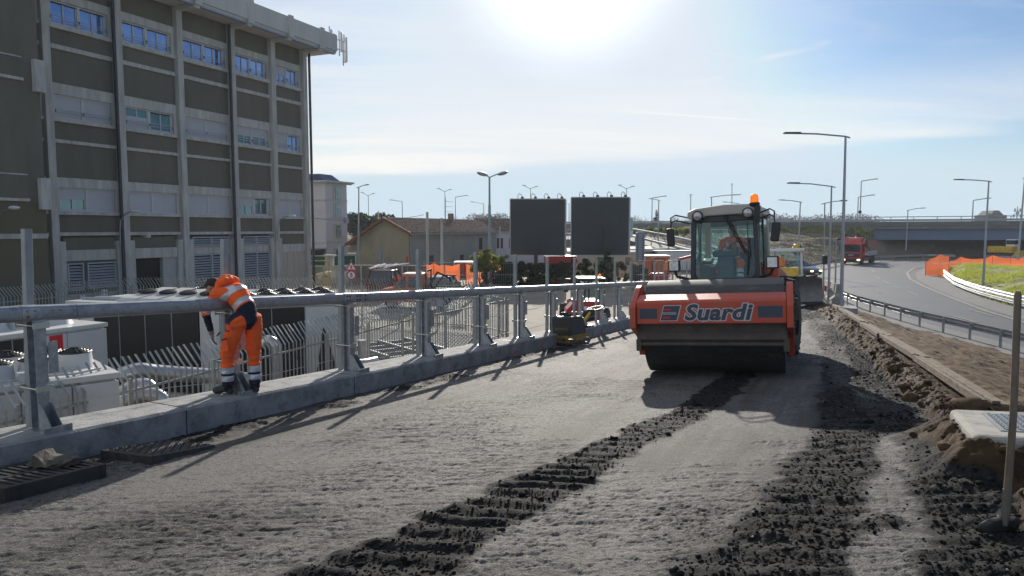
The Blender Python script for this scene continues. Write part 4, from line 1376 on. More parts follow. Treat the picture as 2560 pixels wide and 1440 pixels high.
for i in range(0, len(piers) - 1):
    s0, s1 = B(i)
    bbox(ins, s0, s0 + 0.35, -0.45, 0.16, 0, zt - .3) if i in (1, 2, 3, 4) else None
    bbox(ins, s1 - 0.35, s1, -0.45, 0.16, 0, zt - .3) if i in (1, 2, 3, 4, 0) else None
ins.build('inner_jambs', M['bconc'], bld)
# bay 0
s0, s1 = B(0); s1 -= .38
bbox(gp, s0, s1, -0.45, -0.06, zg1, zt); bbox(gb, s0, s1, -0.45, 0.05, zg2, zg1)
mb = MB()
for k in range(4):
    w_ = (s1 - s0) / 4
    bbox(mb, s0 + k * w_ + .015, s0 + (k + 1) * w_ - .015, -0.40, 0.0, 0.02, zg2 - .01)
mb.build('beige_panels', M['gpanel'], bld)
for i in (1, 2):
    s0, s1 = B(i); s0 += .38; s1 -= .38
    bbox(gb, s0, s1, -0.45, -0.02, zg2 + .1, zg1 - .02)
    louvre(s0, s1, zg1, zt - .15, 2)
    louvre(s0, s1, 0.05, zg2 + .08, 2)
# bay 3 entrance
s0, s1 = B(3); s0 += .38; s1 -= .38
bbox(gp, s0, s1, -0.45, -0.06, zg1, zt - .1); bbox(gb, s0, s1, -0.45, 0.08, zg2, zg1)
mb = MB(); bbox(mb, s0 + 1.0, s1, -0.40, -0.30, 0.02, zg2 - .01); mb.build('entrance_opening', M['dark'], bld)
mb = MB(); bbox(mb, s0, s0 + .97, -0.40, -0.05, 0.02, zg2 - .01); d_ = mb.build('door', M['lightgrey'], bld)
mb = MB(); bbox(mb, s0 + .85, s0 + .91, -0.05, 0.02, 1.0, 1.2); mb.build('handle', M['black'], d_)
# bay 4
s0, s1 = B(4); s0 += .38; s1 -= .38
bbox(gp, s0, s1, -0.45, -0.08, zg1, zt - .1); bbox(gb, s0, s1, -0.45, 0.05, zg2, zg1)
bbox(gp, s0, s1, -0.45, -0.10, 1.25, zg2 - .02)
mb = MB(); 
for k in range(5):
    w_ = (s1 - s0) / 5
    bbox(mb, s0 + k * w_ + .012, s0 + (k + 1) * w_ - .012, -0.42, 0.02, 0.02, 1.22)
mb.build('beige_panels', M['gpanel'], bld)
louvre(s0 + .05, s0 + 1.75, 1.45, zg2 - .12)
louvre(s1 - .95, s1 - .05, 1.4, zg2 - .12)
s0, s1 = B(5)
bbox(gp, s0, s1, -0.45, -0.06, zg2, zt); louvre(s0 + .1, s1 - .1, 1.3, zg2 - .3)
gp.build('infill_panels', M['olive'], bld)
gb.build('concrete_bands', M['bconc'], bld)
# notices and small lamp on the wall
for s, z, txt in ((piers[5] - 1.6, 0.95, None), (piers[5] - 2.9, 1.15, None)):
    mb = MB(); bbox(mb, s, s + 0.36, 0.03, 0.045, z - .3, z + .2); n_ = mb.build('notice', M['signwhite'], bld)
mb = MB()
zz = zg1 + .75
mb.cyl((SG * (piers[4] - 1.2), -0.05, zz), (SG * (piers[4] - 1.2), 0.35, zz - .05), 0.05, n=8)
mb.cbox((SG * (piers[4] - 1.2), 0.4, zz - .05), (0.3, 0.25, 0.16))
mb.build('wall_camera', M['lightgrey'], bld)
# phone antennas on the roof corner
an = thing('phone_antenna_cluster', 'cluster of white phone antennas clamped to the roof corner of the office block', 'antenna')
an.matrix_basis = bld.matrix_basis @ Matrix.Translation((SG * -2.3, 1.6, TOPZ + 0.2))
mb = MB()
for x, y, z0, z1 in ((0.1, 0.1, -0.3, 1.6), (-0.5, 0.0, -0.9, 1.2), (0.5, -0.5, 0.2, 1.9)): mb.cyl((x, y, z0), (x, y, z1), 0.05, n=6)
for z in (0.2, 0.9):
    mb.tube([(1.0, -0.6, z), (0.1, 0.1, z), (-0.9, 0.1, z)], 0.035, 6)
mb.cbox((0.55, -.3, .5), (.9, .12, .12), (0, .2, .3))
mb.build('mast', M['lampsteel'], an)
for c, d in (((0.15, 0.32, 0.7), (.16, .1, 1.5)), ((-0.55, 0.25, 0.3), (.2, .12, 1.9)), ((-0.85, -.1, 0.2), (.18, .12, 1.6)), ((0.6, -.3, 1.4), (.3, .12, .45)), ((0.3, -.2, 1.1), (.25, .12, .5)), ((-.2, .3, 1.1), (.12, .12, .5))):
    mb = MB(); mb.cbox(c, d); mb.build('antenna_panel', M['signwhite'], an, bevel=.02)

# brown block standing in front of the facade at the far left
bw = thing('brown_side_wing', 'dark olive and brown blank wing of the office block at the left edge', 'building wing')
bw.matrix_basis = bld.matrix_basis.copy()
wy = 2.6
def sat2(u, out=wy):
    r = (u - 1280) / FPX
    lo, hi = -5.0, 50.0
    for _ in range(60):
        m_ = (lo + hi) / 2
        p = BC + bn * out + bd * m_
        if p.x / (p.y * math.cos(PITCH)) > r: lo = m_
        else: hi = m_
    return lo
w0 = sat2(118)
def hz2(v, u=118):
    p = BC + bn * wy + bd * w0
    return aty(u, v, p.y).z
za, zb_ = hz2(508), hz2(150, 84)
mb = MB(); bbox(mb, w0, 45, 0.3, wy, 0, za); mb.build('lower_wall', M['brownwall'], bw)
mb = MB(); bbox(mb, w0, 45, 0.3, wy, za, 26); mb.build('upper_wall', M['olive'], bw)
mb = MB()
for v0, v1, e in ((498, 505, .12), (438, 441, .03)):
    bbox(mb, w0 + .8, 45, wy, wy + e, hz2(v1), hz2(v0))
for v0, v1, e in ((203, 210, .12), (150, 153, .03)):
    bbox(mb, w0 + .8, 45, wy, wy + e, hz2(v1, 98), hz2(v0, 98))
mb.build('ledge', M['bconc'], bw)
mb = MB()
bbox(mb, w0 - .12, w0 + .35, wy - .4, wy + .25, hz2(524), hz2(446))
bbox(mb, w0 - .12, w0 + .35, wy - .4, wy + .25, hz2(232, 98), hz2(152, 98))
mb.build('end_blocks', M['bconc'], bw)
mb = MB(); bbox(mb, w0, 45, wy, wy + .05, hz2(596), hz2(584)); mb.build('lower_band', M['bconc'], bw)
# wall lamps: three hooked street lamps fixed to the building
def wall_lamp(u, v, s_u, label, wing=False):
    out_ = wy if wing else 0.45
    s_ = sat2(s_u, out_)
    p = BC + bn * out_ + bd * s_
    q = aty(s_u, v, p.y)
    l = thing('wall_lamp', label, 'lamp', (p.x, p.y, q.z), group='hooked lamps on the office block')
    l.rotation_euler = (0, 0, math.atan2(bn.y, bn.x))
    m_ = MB()
    m_.tube([(0.0, 0, -1.75), (0.03, 0, -0.9), (0.12, 0, -0.45), (0.5, 0, -0.12), (1.0, 0, 0.02)], 0.035, 8)
    m_.build('arm', M['lampsteel'], l, smooth=True)
    m_ = MB()
    m_.sphere((1.3, 0, 0.03), 0.36, 12, 8, (1, 0.42, 0.26))
    m_.build('lamp_head', M['signwhite'], l, smooth=True)
    return l
wall_lamp(20, 522, -8, 'hooked lamp with white head on the brown wing, leftmost of the three wall lamps', True)
wall_lamp(340, 530, 299, 'hooked lamp with white head beside the second downpipe of the office block')
wall_lamp(736, 541, 694, 'hooked lamp with white head near the right corner of the office block')
# ------------------------------------------------------------ chillers
def fan(parent, x, y, z, r, h=0.22, n=20):
    m_ = MB()
    m_.lathe([(r * 1.22, 0), (r * 1.06, h * 0.35), (r * 1.0, h), (r * 0.96, h), (r * 0.96, 0.02)], (x, y, z), n=n)
    f = m_.build('fan', M['cwhite'], parent, smooth=True)
    m_ = MB()
    m_.lathe([(0.001, h * .35), (r * 0.95, h * .35)], (x, y, z), n=n)
    m_.build('fan_opening', M['dark'], f)
    m_ = MB()
    for q in (1.0, 0.8, 0.6, 0.42):
        zz = z + h + 0.02 + 0.07 * (1 - q)
        m_.tube([(x + r * q * math.cos(a), y + r * q * math.sin(a), zz) for a in [2 * math.pi * k / n for k in range(n)]], 0.014, 4, loop=True)
    for k in range(8):
        a = math.pi * k / 4
        m_.bar((x + r * .2 * math.cos(a), y + r * .2 * math.sin(a), z + h + .08), (x + r * math.cos(a), y + r * math.sin(a), z + h + .02), .022, .022)
    m_.cyl((x, y, z + h - .05), (x, y, z + h + .10), r * .27, n=10)
    m_.build('fan_grille', M['black'], f)
    return f
def chiller(A, B, depth, H, segs, fans, label, group=None, fr=0.33, fh=0.22, vee=False, end_vee=False):
    A, B = Vector((A[0], A[1], 0)), Vector((B[0], B[1], 0))
    d = (B - A); Ln = d.length; d.normalize()
    c = thing('chiller', label, 'chiller', A, math.atan2(d.y, d.x), group)
    m_ = MB()
    m_.box(0.04, Ln - 0.04, 0.05, depth - 0.04, 0.32, H - 0.10)
    m_.build('casing', M['cwhite'], c, bevel=.01, seg=1)
    m_ = MB(); m_.box(-.02, Ln + .02, -.03, depth, H - .10, H); m_.build('top_deck', M['cwhite'], c, bevel=.012, seg=1)
    m_ = MB(); m_.box(0, Ln, 0.0, depth - .04, 0.12, 0.32); m_.build('base_frame', M['cwhite'], c)
    m_ = MB()
    for x in (0.2, Ln / 2, Ln - .35):
        m_.box(x, x + .15, .1, depth - .1, 0, .12)
    m_.build('feet', M['blackmetal'], c)
    for s0, s1, kd in segs:
        x0, x1 = s0 * Ln, s1 * Ln
        if kd == 'coil':
            m_ = MB(); m_.box(x0 + .02, x1 - .02, -0.015, .05, .36, H - .14); p = m_.build('coil_panel', M['coil'], c)
            m_ = MB(); n = max(2, round((x1 - x0) / 0.95))
            for k in range(1, n):
                q = x0 + (x1 - x0) * k / n
                m_.box(q - .01, q + .01, -.022, -.016, .36, H - .14)
            m_.build('coil_seams', M['lampsteel'], p)
        elif kd == 'vee':
            m_ = MB(); m_.box(x0 + .01, x1 - .01, 0.0, .05, .33, H - .14); p = m_.build('end_panel', M['cwhite'], c)
            m_ = MB()
            xm = (x0 + x1) / 2
            m_.prism([(xm + .04, H - .75), (x1 - .06, .45), (xm - .25, .45), (xm - .02, H - .75)], -.012, -.002, 'xz')
            m_.build('vee_opening', M['coil'], p)
        else:
            n = max(1, round((x1 - x0) / 0.8))
            for k in range(n):
                a, b = x0 + (x1 - x0) * k / n, x0 + (x1 - x0) * (k + 1) / n
                m_ = MB(); m_.box(a + .012, b - .012, -0.012, .05, .34, H - .14)
                m_.build('door_panel', M['cwhite'], c, bevel=.006, seg=1)
    for (x, y) in fans:
        fan(c, x * Ln, y * depth, H, fr, fh)
    return c, Ln
# 1: long black coil, logo on its left end
A, B = atz(165, 752, 2.7), atz(548, 766, 2.7)
c1, L1 = chiller(A, B, 2.2, 2.7, [(0, .19, 'p'), (.19, .875, 'coil'), (.875, 1, 'p')], [], 'long white chiller with black coil side and small red dot on its corner')
for k in range(5):
    x = L1 * (.36 + .135 * k)
    m_ = MB()
    m_.hexa([(x - .30, .22, 2.705), (x + .30, .22, 2.705), (x + .30, 1.95, 2.705), (x - .30, 1.95, 2.705), (x - .27, .3, 2.80), (x + .27, .3, 2.80), (x + .27, 1.9, 2.98), (x - .27, 1.9, 2.98)])
    p = m_.build('fan_hood', M['cwhite'], c1, bevel=.02)
    m_ = MB()
    nrm = Vector((0, -0.18, 1.6)).normalized()
    cc_ = Vector((x, 1.08, 2.905))
    m_.lathe([(0.001, 0.0), (.24, 0.0)], cc_, nrm, 20)
    m_.lathe([(0.24, 0.0), (.25, .03), (.22, .05), (.12, .08), (.001, .09)], cc_, nrm, 20)
    m_.build('fan_grille', M['black'], p, smooth=True)
m_ = MB(); m_.box(.02, L1, .9, 1.1, 2.705, 2.74); m_.box(.05, 1.3, .45, .52, 2.705, 2.76); m_.build('cable_tray', M['lampsteel'], c1)
lm = MB(); lm.box(.46, .49, -.017, -.0125, 2.18, 2.42); lm.box(.493, .56, -.017, -.0125, 2.38, 2.42); lm.box(.54, .56, -.017, -.0125, 2.32, 2.378)
lm.build('maker_mark', M['signblack'], c1)
lm = MB(); lm.cyl((.60, -.017, 2.33), (.60, -.0125, 2.33), .035, n=12); lm.build('maker_dot', M['signred'], c1)
# 2: to the right of the worker, upright fans
A, B = atz(592, 762, 2.7), atz(852, 752, 2.7)
fans = [((i + .55) / 5.2, .30) for i in range(5)] + [((i + .55) / 5.2, .78) for i in range(5)]
c2, L2 = chiller(A, B, 2.0, 2.7, [(0, .64, 'coil'), (.64, 1.0, 'vee')], fans, 'white chiller with two rows of upright black fans right of the bending worker', fr=.235, fh=.2)
# single fan module left of the worker's head, behind
A, B = atz(462, 742, 2.75), atz(600, 742, 2.75)
c5, L5 = chiller(A, B, 1.2, 2.75, [(0, 1, 'p')], [(.28, .4), (.75, .4)], 'small white chiller with two upright fans just behind the head of the bending worker', fr=.3, fh=.2)
# 3: end on, red sign
A, B = atz(-60, 846, 2.45), atz(266, 806, 2.45)
c3, L3 = chiller(A, B, 1.9, 2.45, [(0, .14, 'p'), (.14, .34, 'coil'), (.34, .66, 'p'), (.66, 1, 'vee')], [(.25, .5), (.5, .5), (.75, .5)], 'white chiller with red maker plate on its side behind the nearest barrier post', fr=.36, fh=.25)
m_ = MB(); xs = L3 * .565
m_.box(xs - .14, xs + .16, -.02, -.013, 2.02 - .22, 2.30); pl = m_.build('maker_plate', M['signred'], c3)
lettering('maker_name', 'STULZ', .095, Matrix.Translation((xs + .01, -.0215, 1.87)) @ TXZ, M['signwhite'], pl, off=.003)
# 4: nearest, big fans
A, B = atz(-90, 978, 2.2), atz(298, 930, 2.2)
c4, L4 = chiller(A, B, 2.0, 2.2, [(0, 1, 'p')], [(.22, .35), (.50, .35), (.80, .55), (.36, .75), (.62, .80), (.08, .75)], 'nearest white chiller box with big black fans at the lower left corner', fr=.27, fh=.26)
m_ = MB(); m_.box(L4 * .84 - .1, L4 * .84 + .12, -.02, -.013, 1.0, 1.35); m_.build('access_grille', M['coil'], c4)
for q in (.36, .43):
    m_ = MB(); m_.lathe([(.06, 0), (.10, 0), (.10, .004), (.06, .004)], (L4 * q, -.0135, 1.45), (0, -1, 0), 20); m_.build('round_sticker', mat('pale_blue_sticker', (.25, .42, .42), .6), c4)
m_ = MB(); m_.tube([(L4 * .2, 0.1, 2.23), (L4 * .45, .25, 2.25), (L4 * .7, .12, 2.24), (L4 * .9, .3, 2.25)], .018, 6); m_.build('cable', M['lightgrey'], c4)
m_ = MB(); m_.box(L4 * .33, L4 * .44, .1, .35, 2.2, 2.36); m_.build('junction_box', M['cwhite'], c4)
# lagged pipes
def pipe(pts, r, label, nm='lagged_pipe', m=None):
    m_ = MB()
    P = [Vector(p) for p in pts]
    Q = [P[0]]
    for a, b, c in zip(P, P[1:], P[2:]):
        for k in range(5):
            t_ = k / 4
            s_ = min(r * 2.2, (b - a).length * .45, (c - b).length * .45)
            p0, p2 = b + (a - b).normalized() * s_, b + (c - b).normalized() * s_
            Q.append(p0 * (1 - t_) ** 2 + b * 2 * t_ * (1 - t_) + p2 * t_ ** 2)
    Q.append(P[-1])
    m_.tube(Q, r, 14)
    return tag(m_.build(nm, m or M['pipe'], smooth=True), label, 'pipe')
def z3(u, v, y): return aty(u, v, y)
pipe([z3(300, 940, 14.6), z3(345, 925, 14.8), z3(400, 932, 15.2), z3(560, 942, 15.8), z3(620, 950, 16)], .17, 'thick silver lagged pipe running level behind the near fence')
pipe([z3(300, 985, 13.6), z3(335, 965, 13.9), z3(372, 962, 14.0), z3(385, 1000, 14.0), z3(384, 1080, 14.0)], .15, 'shiny lagged pipe bending down below the level pipe')
pipe([z3(300, 1005, 13.2), z3(350, 985, 13.5), z3(408, 990, 13.6), z3(410, 1060, 13.6)], .14, 'lowest shiny lagged pipe with a bulky elbow near the kerb')
pipe([z3(655, 862, 17.2), z3(668, 848, 17.2), z3(690, 860, 17.2), z3(693, 905, 17.2), z3(693, 1000, 17.2)], .13, 'silver lagged pipe with an elbow right of the bending worker')
pipe([z3(905, 850, 19.5), z3(905, 880, 19.5), z3(905, 960, 19.5)], .12, 'upright silver pipe behind the third barrier post')
pipe([z3(860, 905, 18.3), z3(905, 908, 18.6), z3(940, 900, 19.2)], .10, 'short level silver pipe joining the upright pipe')
# frames / trays on the yard floor behind the fence
def floor_rack(name, u0, v0, u1, v1, n, label):
    a, b = atz(u0, v0, .3), atz(u1, v1, .3)
    d = (b - a).normalized(); nn = Vector((-d.y, d.x, 0))
    t = thing(name, label, 'steel frame', (a.x, a.y, 0), math.atan2(d.y, d.x))
    Ln = (b - a).length
    for k in range(n):
        m_ = MB(); m_.box(0, Ln, k * .8, k * .8 + .08, .25, .37); m_.build('beam', M['galv_dull'], t)
    for x in (0.1, Ln / 2, Ln - .2):
        m_ = MB(); m_.box(x, x + .1, 0, (n - 1) * .8 + .08, .371, .45); m_.build('cross_beam', M['galv_dull'], t)
    for x in (0.1, Ln - .2):
        m_ = MB(); m_.box(x, x + .08, .0, .08, 0, .25); m_.build('foot', M['galv_dull'], t)
floor_rack('steel_rack', 960, 900, 1130, 880, 5, 'low rack of steel beams on the yard floor behind the barrier')
floor_rack('steel_rack', 700, 985, 860, 960, 4, 'low dark steel frame on the paving between pipe and fence')
m_ = MB()
a = aty(776, 742, 33.2); b = aty(866, 742, 32.6)
m_.bar(Vector((a.x - 6, a.y + .5, .75)), Vector((b.x, b.y, .75)), .9, 1.5)
for k in range(22):
    p = Vector((a.x - 6, a.y + .5, .75)).lerp(Vector((b.x, b.y, .75)), k / 21.0)
    m_.bar(p + Vector((0, -.48, -.7)), p + Vector((0, -.48, .74)), .05, .05)
tag(m_.build('low_white_enclosure', M['cwhite']), 'long low white ribbed enclosure behind the chillers in front of the rear fence', 'enclosure')

# ------------------------------------------------------------ houses in the background
def frame_obj(name, label, cat, P, ang_deg):
    """x axis = heading ang (right of +Y rotated), returned empty at P; local y points to the left-back"""
    a = R(ang_deg)
    t = thing(name, label, cat, P, math.pi / 2 - a)
    return t          # local +x runs along heading, local +y = to the left of it
# white tower house
P = aty(815, 572, 75); P.z = 0
th = frame_obj('white_house', 'tall narrow white house with three windows and glazed roof terrace beyond the office block', 'house', P, 24)
Hh = aty(815, 455, 75).z
zz = lambda v: aty(838, v, 76.5).z
m_ = MB(); m_.box(0, 3.6, 0, 9, 0, Hh); m_.build('wall', M['render_white'], th)
m_ = MB(); m_.box(-.35, 4.3, -.5, 9.3, Hh, Hh + .18); m_.build('roof_slab', M['bconc'], th)
m_ = MB()
for k in range(10): m_.box(-.2 + .45 * k, -.1 + .45 * k, -.45, -.02, Hh - .12, Hh - .01)
m_.build('eaves_brackets', M['bconc'], th)
m_ = MB(); m_.hexa([(.3, .4, Hh + .19), (3.2, .4, Hh + .19), (3.2, 8, Hh + .19), (.3, 8, Hh + .19), (.3, 1.0, Hh + .9), (2.4, 1.0, Hh + .9), (2.4, 8, Hh + .9), (.3, 8, Hh + .9)]); m_.build('roof_glazing', M['blue'], th)
for v0, v1 in ((466, 499), (510, 540), (563, 593), (624, 642)):
    m_ = MB(); z0, z1 = zz(v1), zz(v0)
    m_.box(1.25, 2.55, -.10, -.001, z0 - .15, z1 + .15); w = m_.build('window', M['bconc'], th)
    m_ = MB(); m_.box(1.5, 2.3, -.14, -.101, z0, z1); m_.build('pane', M['paneg'], w)
    m_ = MB(); m_.box(1.5, 2.3, -.17, -.141, z0 + (z1 - z0) * .68, z0 + (z1 - z0) * .72); m_.box(1.88, 1.92, -.17, -.141, z0, z0 + (z1 - z0) * .68); m_.build('sash', M['wframe'], w)
m_ = MB()
for v in (501, 546, 606): m_.box(-.06, 3.66, -.06, 9, zz(v) - .06, zz(v) + .06)
m_.build('string_course', M['bconc'], th)
m_ = MB(); m_.box(3.0, 3.65, -.2, .3, zz(558), zz(543)); m_.build('grey_box', M['lampsteel'], th)
m_ = MB(); m_.box(-2.6, -.01, 0, 8, 2.6, 2.75); m_.build('veranda_roof', M['lightgrey'], th)
m_ = MB(); m_.box(-2.3, -.02, .2, 7.5, .05, 2.59); m_.build('veranda_glazing', M['carglass'], th)
m_ = MB()
for k in range(6): m_.box(-2.4, -2.31, .2 + k * 1.4, .3 + k * 1.4, .05, 2.59)
m_.build('veranda_posts', M['wframe'], th)
# tan barn with tiled roof
P = aty(1022, 572, 72); P.z = 0
bh = frame_obj('farmhouse', 'old tan rendered farmhouse with brown clay tile roof and blank gable', 'house', P, 22.5)
zr, ze, zl = aty(967, 545, 73.5).z, aty(1024, 583, 72).z, aty(872, 610, 75).z
LN = 21.5
m_ = MB()
gw = 6.3
m_.prism([(0, 0), (gw, 0), (gw, zl + .55), (2.75, zr - .18), (0, ze - .02)], 0, 0.4, 'yz')
m_.build('gable_wall', M['render_tan'], bh)
m_ = MB(); m_.box(.402, LN, 0.02, gw - .05, 0, ze - .05); m_.build('side_wall', M['render_grey'], bh)
def roof_part(p, name, y0, z0, y1, z1, x0, x1, thick=.16):
    m_ = MB()
    m_.prism([(y0, z0), (y1, z1), (y1, z1 + thick), (y0, z0 + thick)], x0, x1, 'yz')
    # rows of tiles
    n = int(math.hypot(y1 - y0, z1 - z0) / .32)
    for k in range(n):
        a = (k + .5) / n
        y, z = y0 + (y1 - y0) * a, z0 + (z1 - z0) * a + thick
        m_.box(x0, x1, y - .09, y + .09, z - .02, z + .035 + .012 * (k % 2))
    nx = int((x1 - x0) / .5)
    for k in range(nx):
        x = x0 + (k + .5) * (x1 - x0) / nx
        m_.prism([(y0, z0 + thick), (y1, z1 + thick), (y1, z1 + thick + .05), (y0, z0 + thick + .05)], x - .05, x + .05, 'yz')
    return m_.build(name, M['roof'], p)
r1 = roof_part(bh, 'roof', -.45, ze - .12, 2.75, zr - .1, -.45, LN)
roof_part(bh, 'roof', gw + 1.0, zl - .15, 2.75, zr - .1, -.45, LN)
m_ = MB()
for (y0, z0, y1, z1) in ((-.5, ze - .2, 2.75, zr - .16), (gw + 1.05, zl - .25, 2.75, zr - .16)):
    m_.prism([(y0, z0), (y1, z1), (y1, z1 + .28), (y0, z0 + .28)], -.52, -.455, 'yz')
m_.build('bargeboard', M['bargeboard'], bh)
m_ = MB(); m_.box(13, 13.5, 1.9, 2.4, zr - .6, zr + .7); m_.build('chimney', M['roof'], r1)
m_ = MB(); m_.cyl((.15, -.08, 0), (.15, -.08, ze - .4), .06, n=8); m_.tube([(.15, -.08, ze - .4), (.15, -.3, ze - .25), (.2, -.5, ze - .1)], .06, 8); m_.cyl((-.4, -.52, ze - .1), (LN, -.52, ze - .1), .05, n=8); m_.build('gutter', M['galv_dull'], bh)
m_ = MB(); m_.tube([(13, 2.7, zr), (13, 2.7, zr + 2.6)], .03, 6)
for q in (.9, 1.5, 2.1): m_.tube([(12.6, 2.7, zr + q), (13.9, 2.2, zr + q)], .02, 5)
m_.build('tv_aerial', M['lampsteel'], bh)
m_ = MB()
for x in (16.5, ): m_.box(x, x + .9, -.02, .05, 2.2, 3.6)
m_.build('window', M['dark'], bh)
m_ = MB(); m_.box(11.4, 12.2, -.02, .03, .9, 1.7); m_.build('window', M['dark'], bh)
m_ = MB(); m_.box(4.0, 5.0, -.03, .03, .1, 1.9); m_.build('door', M['blackmetal'], bh)
# second house right of the barn
P = aty(1228, 572, 92); P.z = 0
h2 = frame_obj('farmhouse', 'lower pale farmhouse with tiled roof between the long farmhouse and the billboards', 'house', P, 60)
m_ = MB(); m_.box(0, 8, 0, 7, 0, 4.4); m_.build('wall', M['render_white'], h2)
roof_part(h2, 'roof', -.5, 4.4, 3.5, 5.9, -.4, 8.4)
roof_part(h2, 'roof', 7.5, 4.4, 3.5, 5.9, -.4, 8.4)
for x in (.8, 2.6):
    m_ = MB(); m_.box(x, x + .9, -.06, .0, 2.2, 3.5); m_.build('window', M['bark'], h2)
# cream low building behind the billboards
P = aty(1423, 572, 76); P.z = 0
h3 = thing('cream_building', 'low cream flat roofed building under the two billboards', 'building', P, R(-4))
ht = aty(1423, 632, 76).z
m_ = MB(); m_.box(0, 7.2, 0, 6, 0, ht); m_.build('wall', M['cream'], h3)
m_ = MB(); m_.box(-.2, 7.5, -.2, 14, ht, ht + .15); m_.build('roof_slab', M['fascia'], h3)
for x in (1.2, 2.9, 3.9, 5.9):
    m_ = MB(); m_.box(x, x + .8, -.04, .0, .9, ht - .45); m_.build('window', M['shutter'] if x == 1.2 else M['paneg'], h3)
P = aty(1571, 572, 80); P.z = 0
h4 = thing('pink_annex', 'pinkish low annex with pale flat roof right of the billboards', 'building', P, R(-10))
m_ = MB(); m_.box(0, 2.4, 0, 12, 0, aty(1571, 628, 80).z); m_.build('wall', mat('pink_render', (.42, .33, .31), .9), h4)
m_ = MB(); m_.box(-.3, 2.7, -.3, 14, aty(1571, 628, 80).z, aty(1571, 622, 80).z); m_.build('roof_slab', M['fascia'], h4)

# ------------------------------------------------------------ yard wall, gate
def panel_wall(u0, u1, vt, Y0, Y1, name, label, material, nposts, thick=.15, cat='wall'):
    a, b = aty(u0, 600, Y0), aty(u1, 600, Y1)
    a.z = b.z = 0
    d = b - a; Ln = d.length
    t = thing(name, label, cat, a, math.atan2(d.y, d.x))
    Ht = aty(u0, vt, Y0).z
    m_ = MB(); m_.box(0, Ln, 0, thick, 0, Ht - .05); m_.build('wall_panels', material, t)
    m_ = MB(); m_.box(-.05, Ln, -.05, thick + .05, Ht - .05, Ht + .03); m_.build('coping', M['bconc'], t)
    for k in range(nposts):
        x = Ln * k / max(1, nposts - 1)
        m_ = MB(); m_.box(x - .05, x + .05, -.09, -.005, 0, Ht - .055); m_.build('post', M['wframe'], t)
    return t, Ln, Ht
panel_wall(868, 1075, 663, 61, 60, 'yard_wall', 'brown grey boundary wall with thin white posts in front of the farmhouse', mat('dirty_wall', (.17, .14, .105), .9, c2=(.22, .19, .15), vs=.5), 7)
a, b = aty(774, 600, 61), aty(866, 600, 61); a.z = b.z = 0
gt = thing('sliding_gate', 'cream barred sliding gate beside the office block', 'gate', a, math.atan2((b - a).y, (b - a).x))
GL, GH = (b - a).length, aty(800, 664, 61).z
m_ = MB(); m_.box(0, GL, 0, .08, GH - .1, GH); m_.box(0, GL, 0, .08, .1, .45)
for x in (0, GL * .35, GL * .7, GL - .08): m_.box(x, x + .1, -.01, .09, .1, GH - .1)
m_.build('gate_frame', M['cream'], gt)
m_ = MB()
for k in range(34): m_.box(GL * k / 34, GL * k / 34 + .035, .02, .05, .45, GH - .1)
m_.build('gate_bars', M['cream'], gt)
# concrete yard wall in front of the tower house
panel_wall(770, 888, 640, 68, 70, 'boundary_wall', 'green netting covered wall before the white house', M['greennet'], 2)
m_ = MB(); p = aty(823, 600, 66); m_.box(p.x - .35, p.x + .35, p.y - .35, p.y + .35, 0, aty(823, 641, 66).z); m_.box(p.x - .5, p.x + .5, p.y - .5, p.y + .5, aty(823, 641, 66).z, aty(823, 637, 66).z)
tag(m_.build('gate_pillar', M['bconc']), 'square concrete gate pillar with a cap beside the green netting', 'pillar')
# yellow barriers
def hoop(u0, u1, vt, vb, Y, label):
    a, b = aty(u0, vt, Y), aty(u1, vt, Y)
    zb = max(0, aty(u0, vb, Y).z)
    m_ = MB()
    m_.tube([(a.x, Y, 0), (a.x, Y, a.z - .2), (a.x + .1, Y, a.z - .05), (a.x + .2, Y, a.z), (b.x - .2, Y, a.z), (b.x - .1, Y, a.z - .05), (b.x, Y, a.z - .2), (b.x, Y, 0)], .045, 8)
    m_.tube([(a.x, Y, a.z - .55), (b.x, Y, a.z - .55)], .035, 6)
    tag(m_.build('hoop_barrier', M['yellow'], smooth=True), label, 'hoop barrier', 'yellow hoops at the gate')
hoop(777, 822, 688, 712, 56, 'low yellow tubular hoop in front of the gate, left one')
hoop(805, 828, 690, 712, 55, 'low narrow yellow tubular hoop in front of the gate, right one')
m_ = MB(); a, b = aty(772, 652, 59), aty(822, 652, 59)
m_.tube([a, b, (b.x, b.y, 0)], .05, 8)
tag(m_.build('height_bar', M['yellow'], smooth=True), 'tall yellow pole with a level arm over the gate', 'height bar')

# ------------------------------------------------------------ traffic signs
p = aty(878, 665, 44)
sg = thing('traffic_sign', 'red edged triangle sign with walking figure above round white sign reading 5', 'sign', (p.x, p.y, 0), R(8))
m_ = MB(); m_.cyl((0, .04, 0), (0, .04, p.z + .4), .035, n=8); m_.build('post', M['galv_dull'], sg)
zt_ = p.z
def tri(r, y0, y1, cz):
    m_ = MB(); m_.prism([(r * math.sin(a), cz + r * math.cos(a)) for a in (0, R(120), R(240))], y0, y1, 'xz'); return m_
s_ = tri(.42, 0.0, .012, zt_ - .08).build('warning_plate', M['signred'], sg, bevel=.004)
tri(.285, -.004, -.0005, zt_ - .08).build('white_field', M['signwhite'], s_)
m_ = MB(); cz = zt_ - .14
m_.cyl((0, -.006, cz + .17), (0, -.0045, cz + .17), .026, n=10)
m_.hexa([(-.03, -.006, cz - .01), (.03, -.006, cz - .01), (.03, -.0045, cz - .01), (-.03, -.0045, cz - .01), (-.045, -.006, cz + .13), (.045, -.006, cz + .13), (.045, -.0045, cz + .13), (-.045, -.0045, cz + .13)])
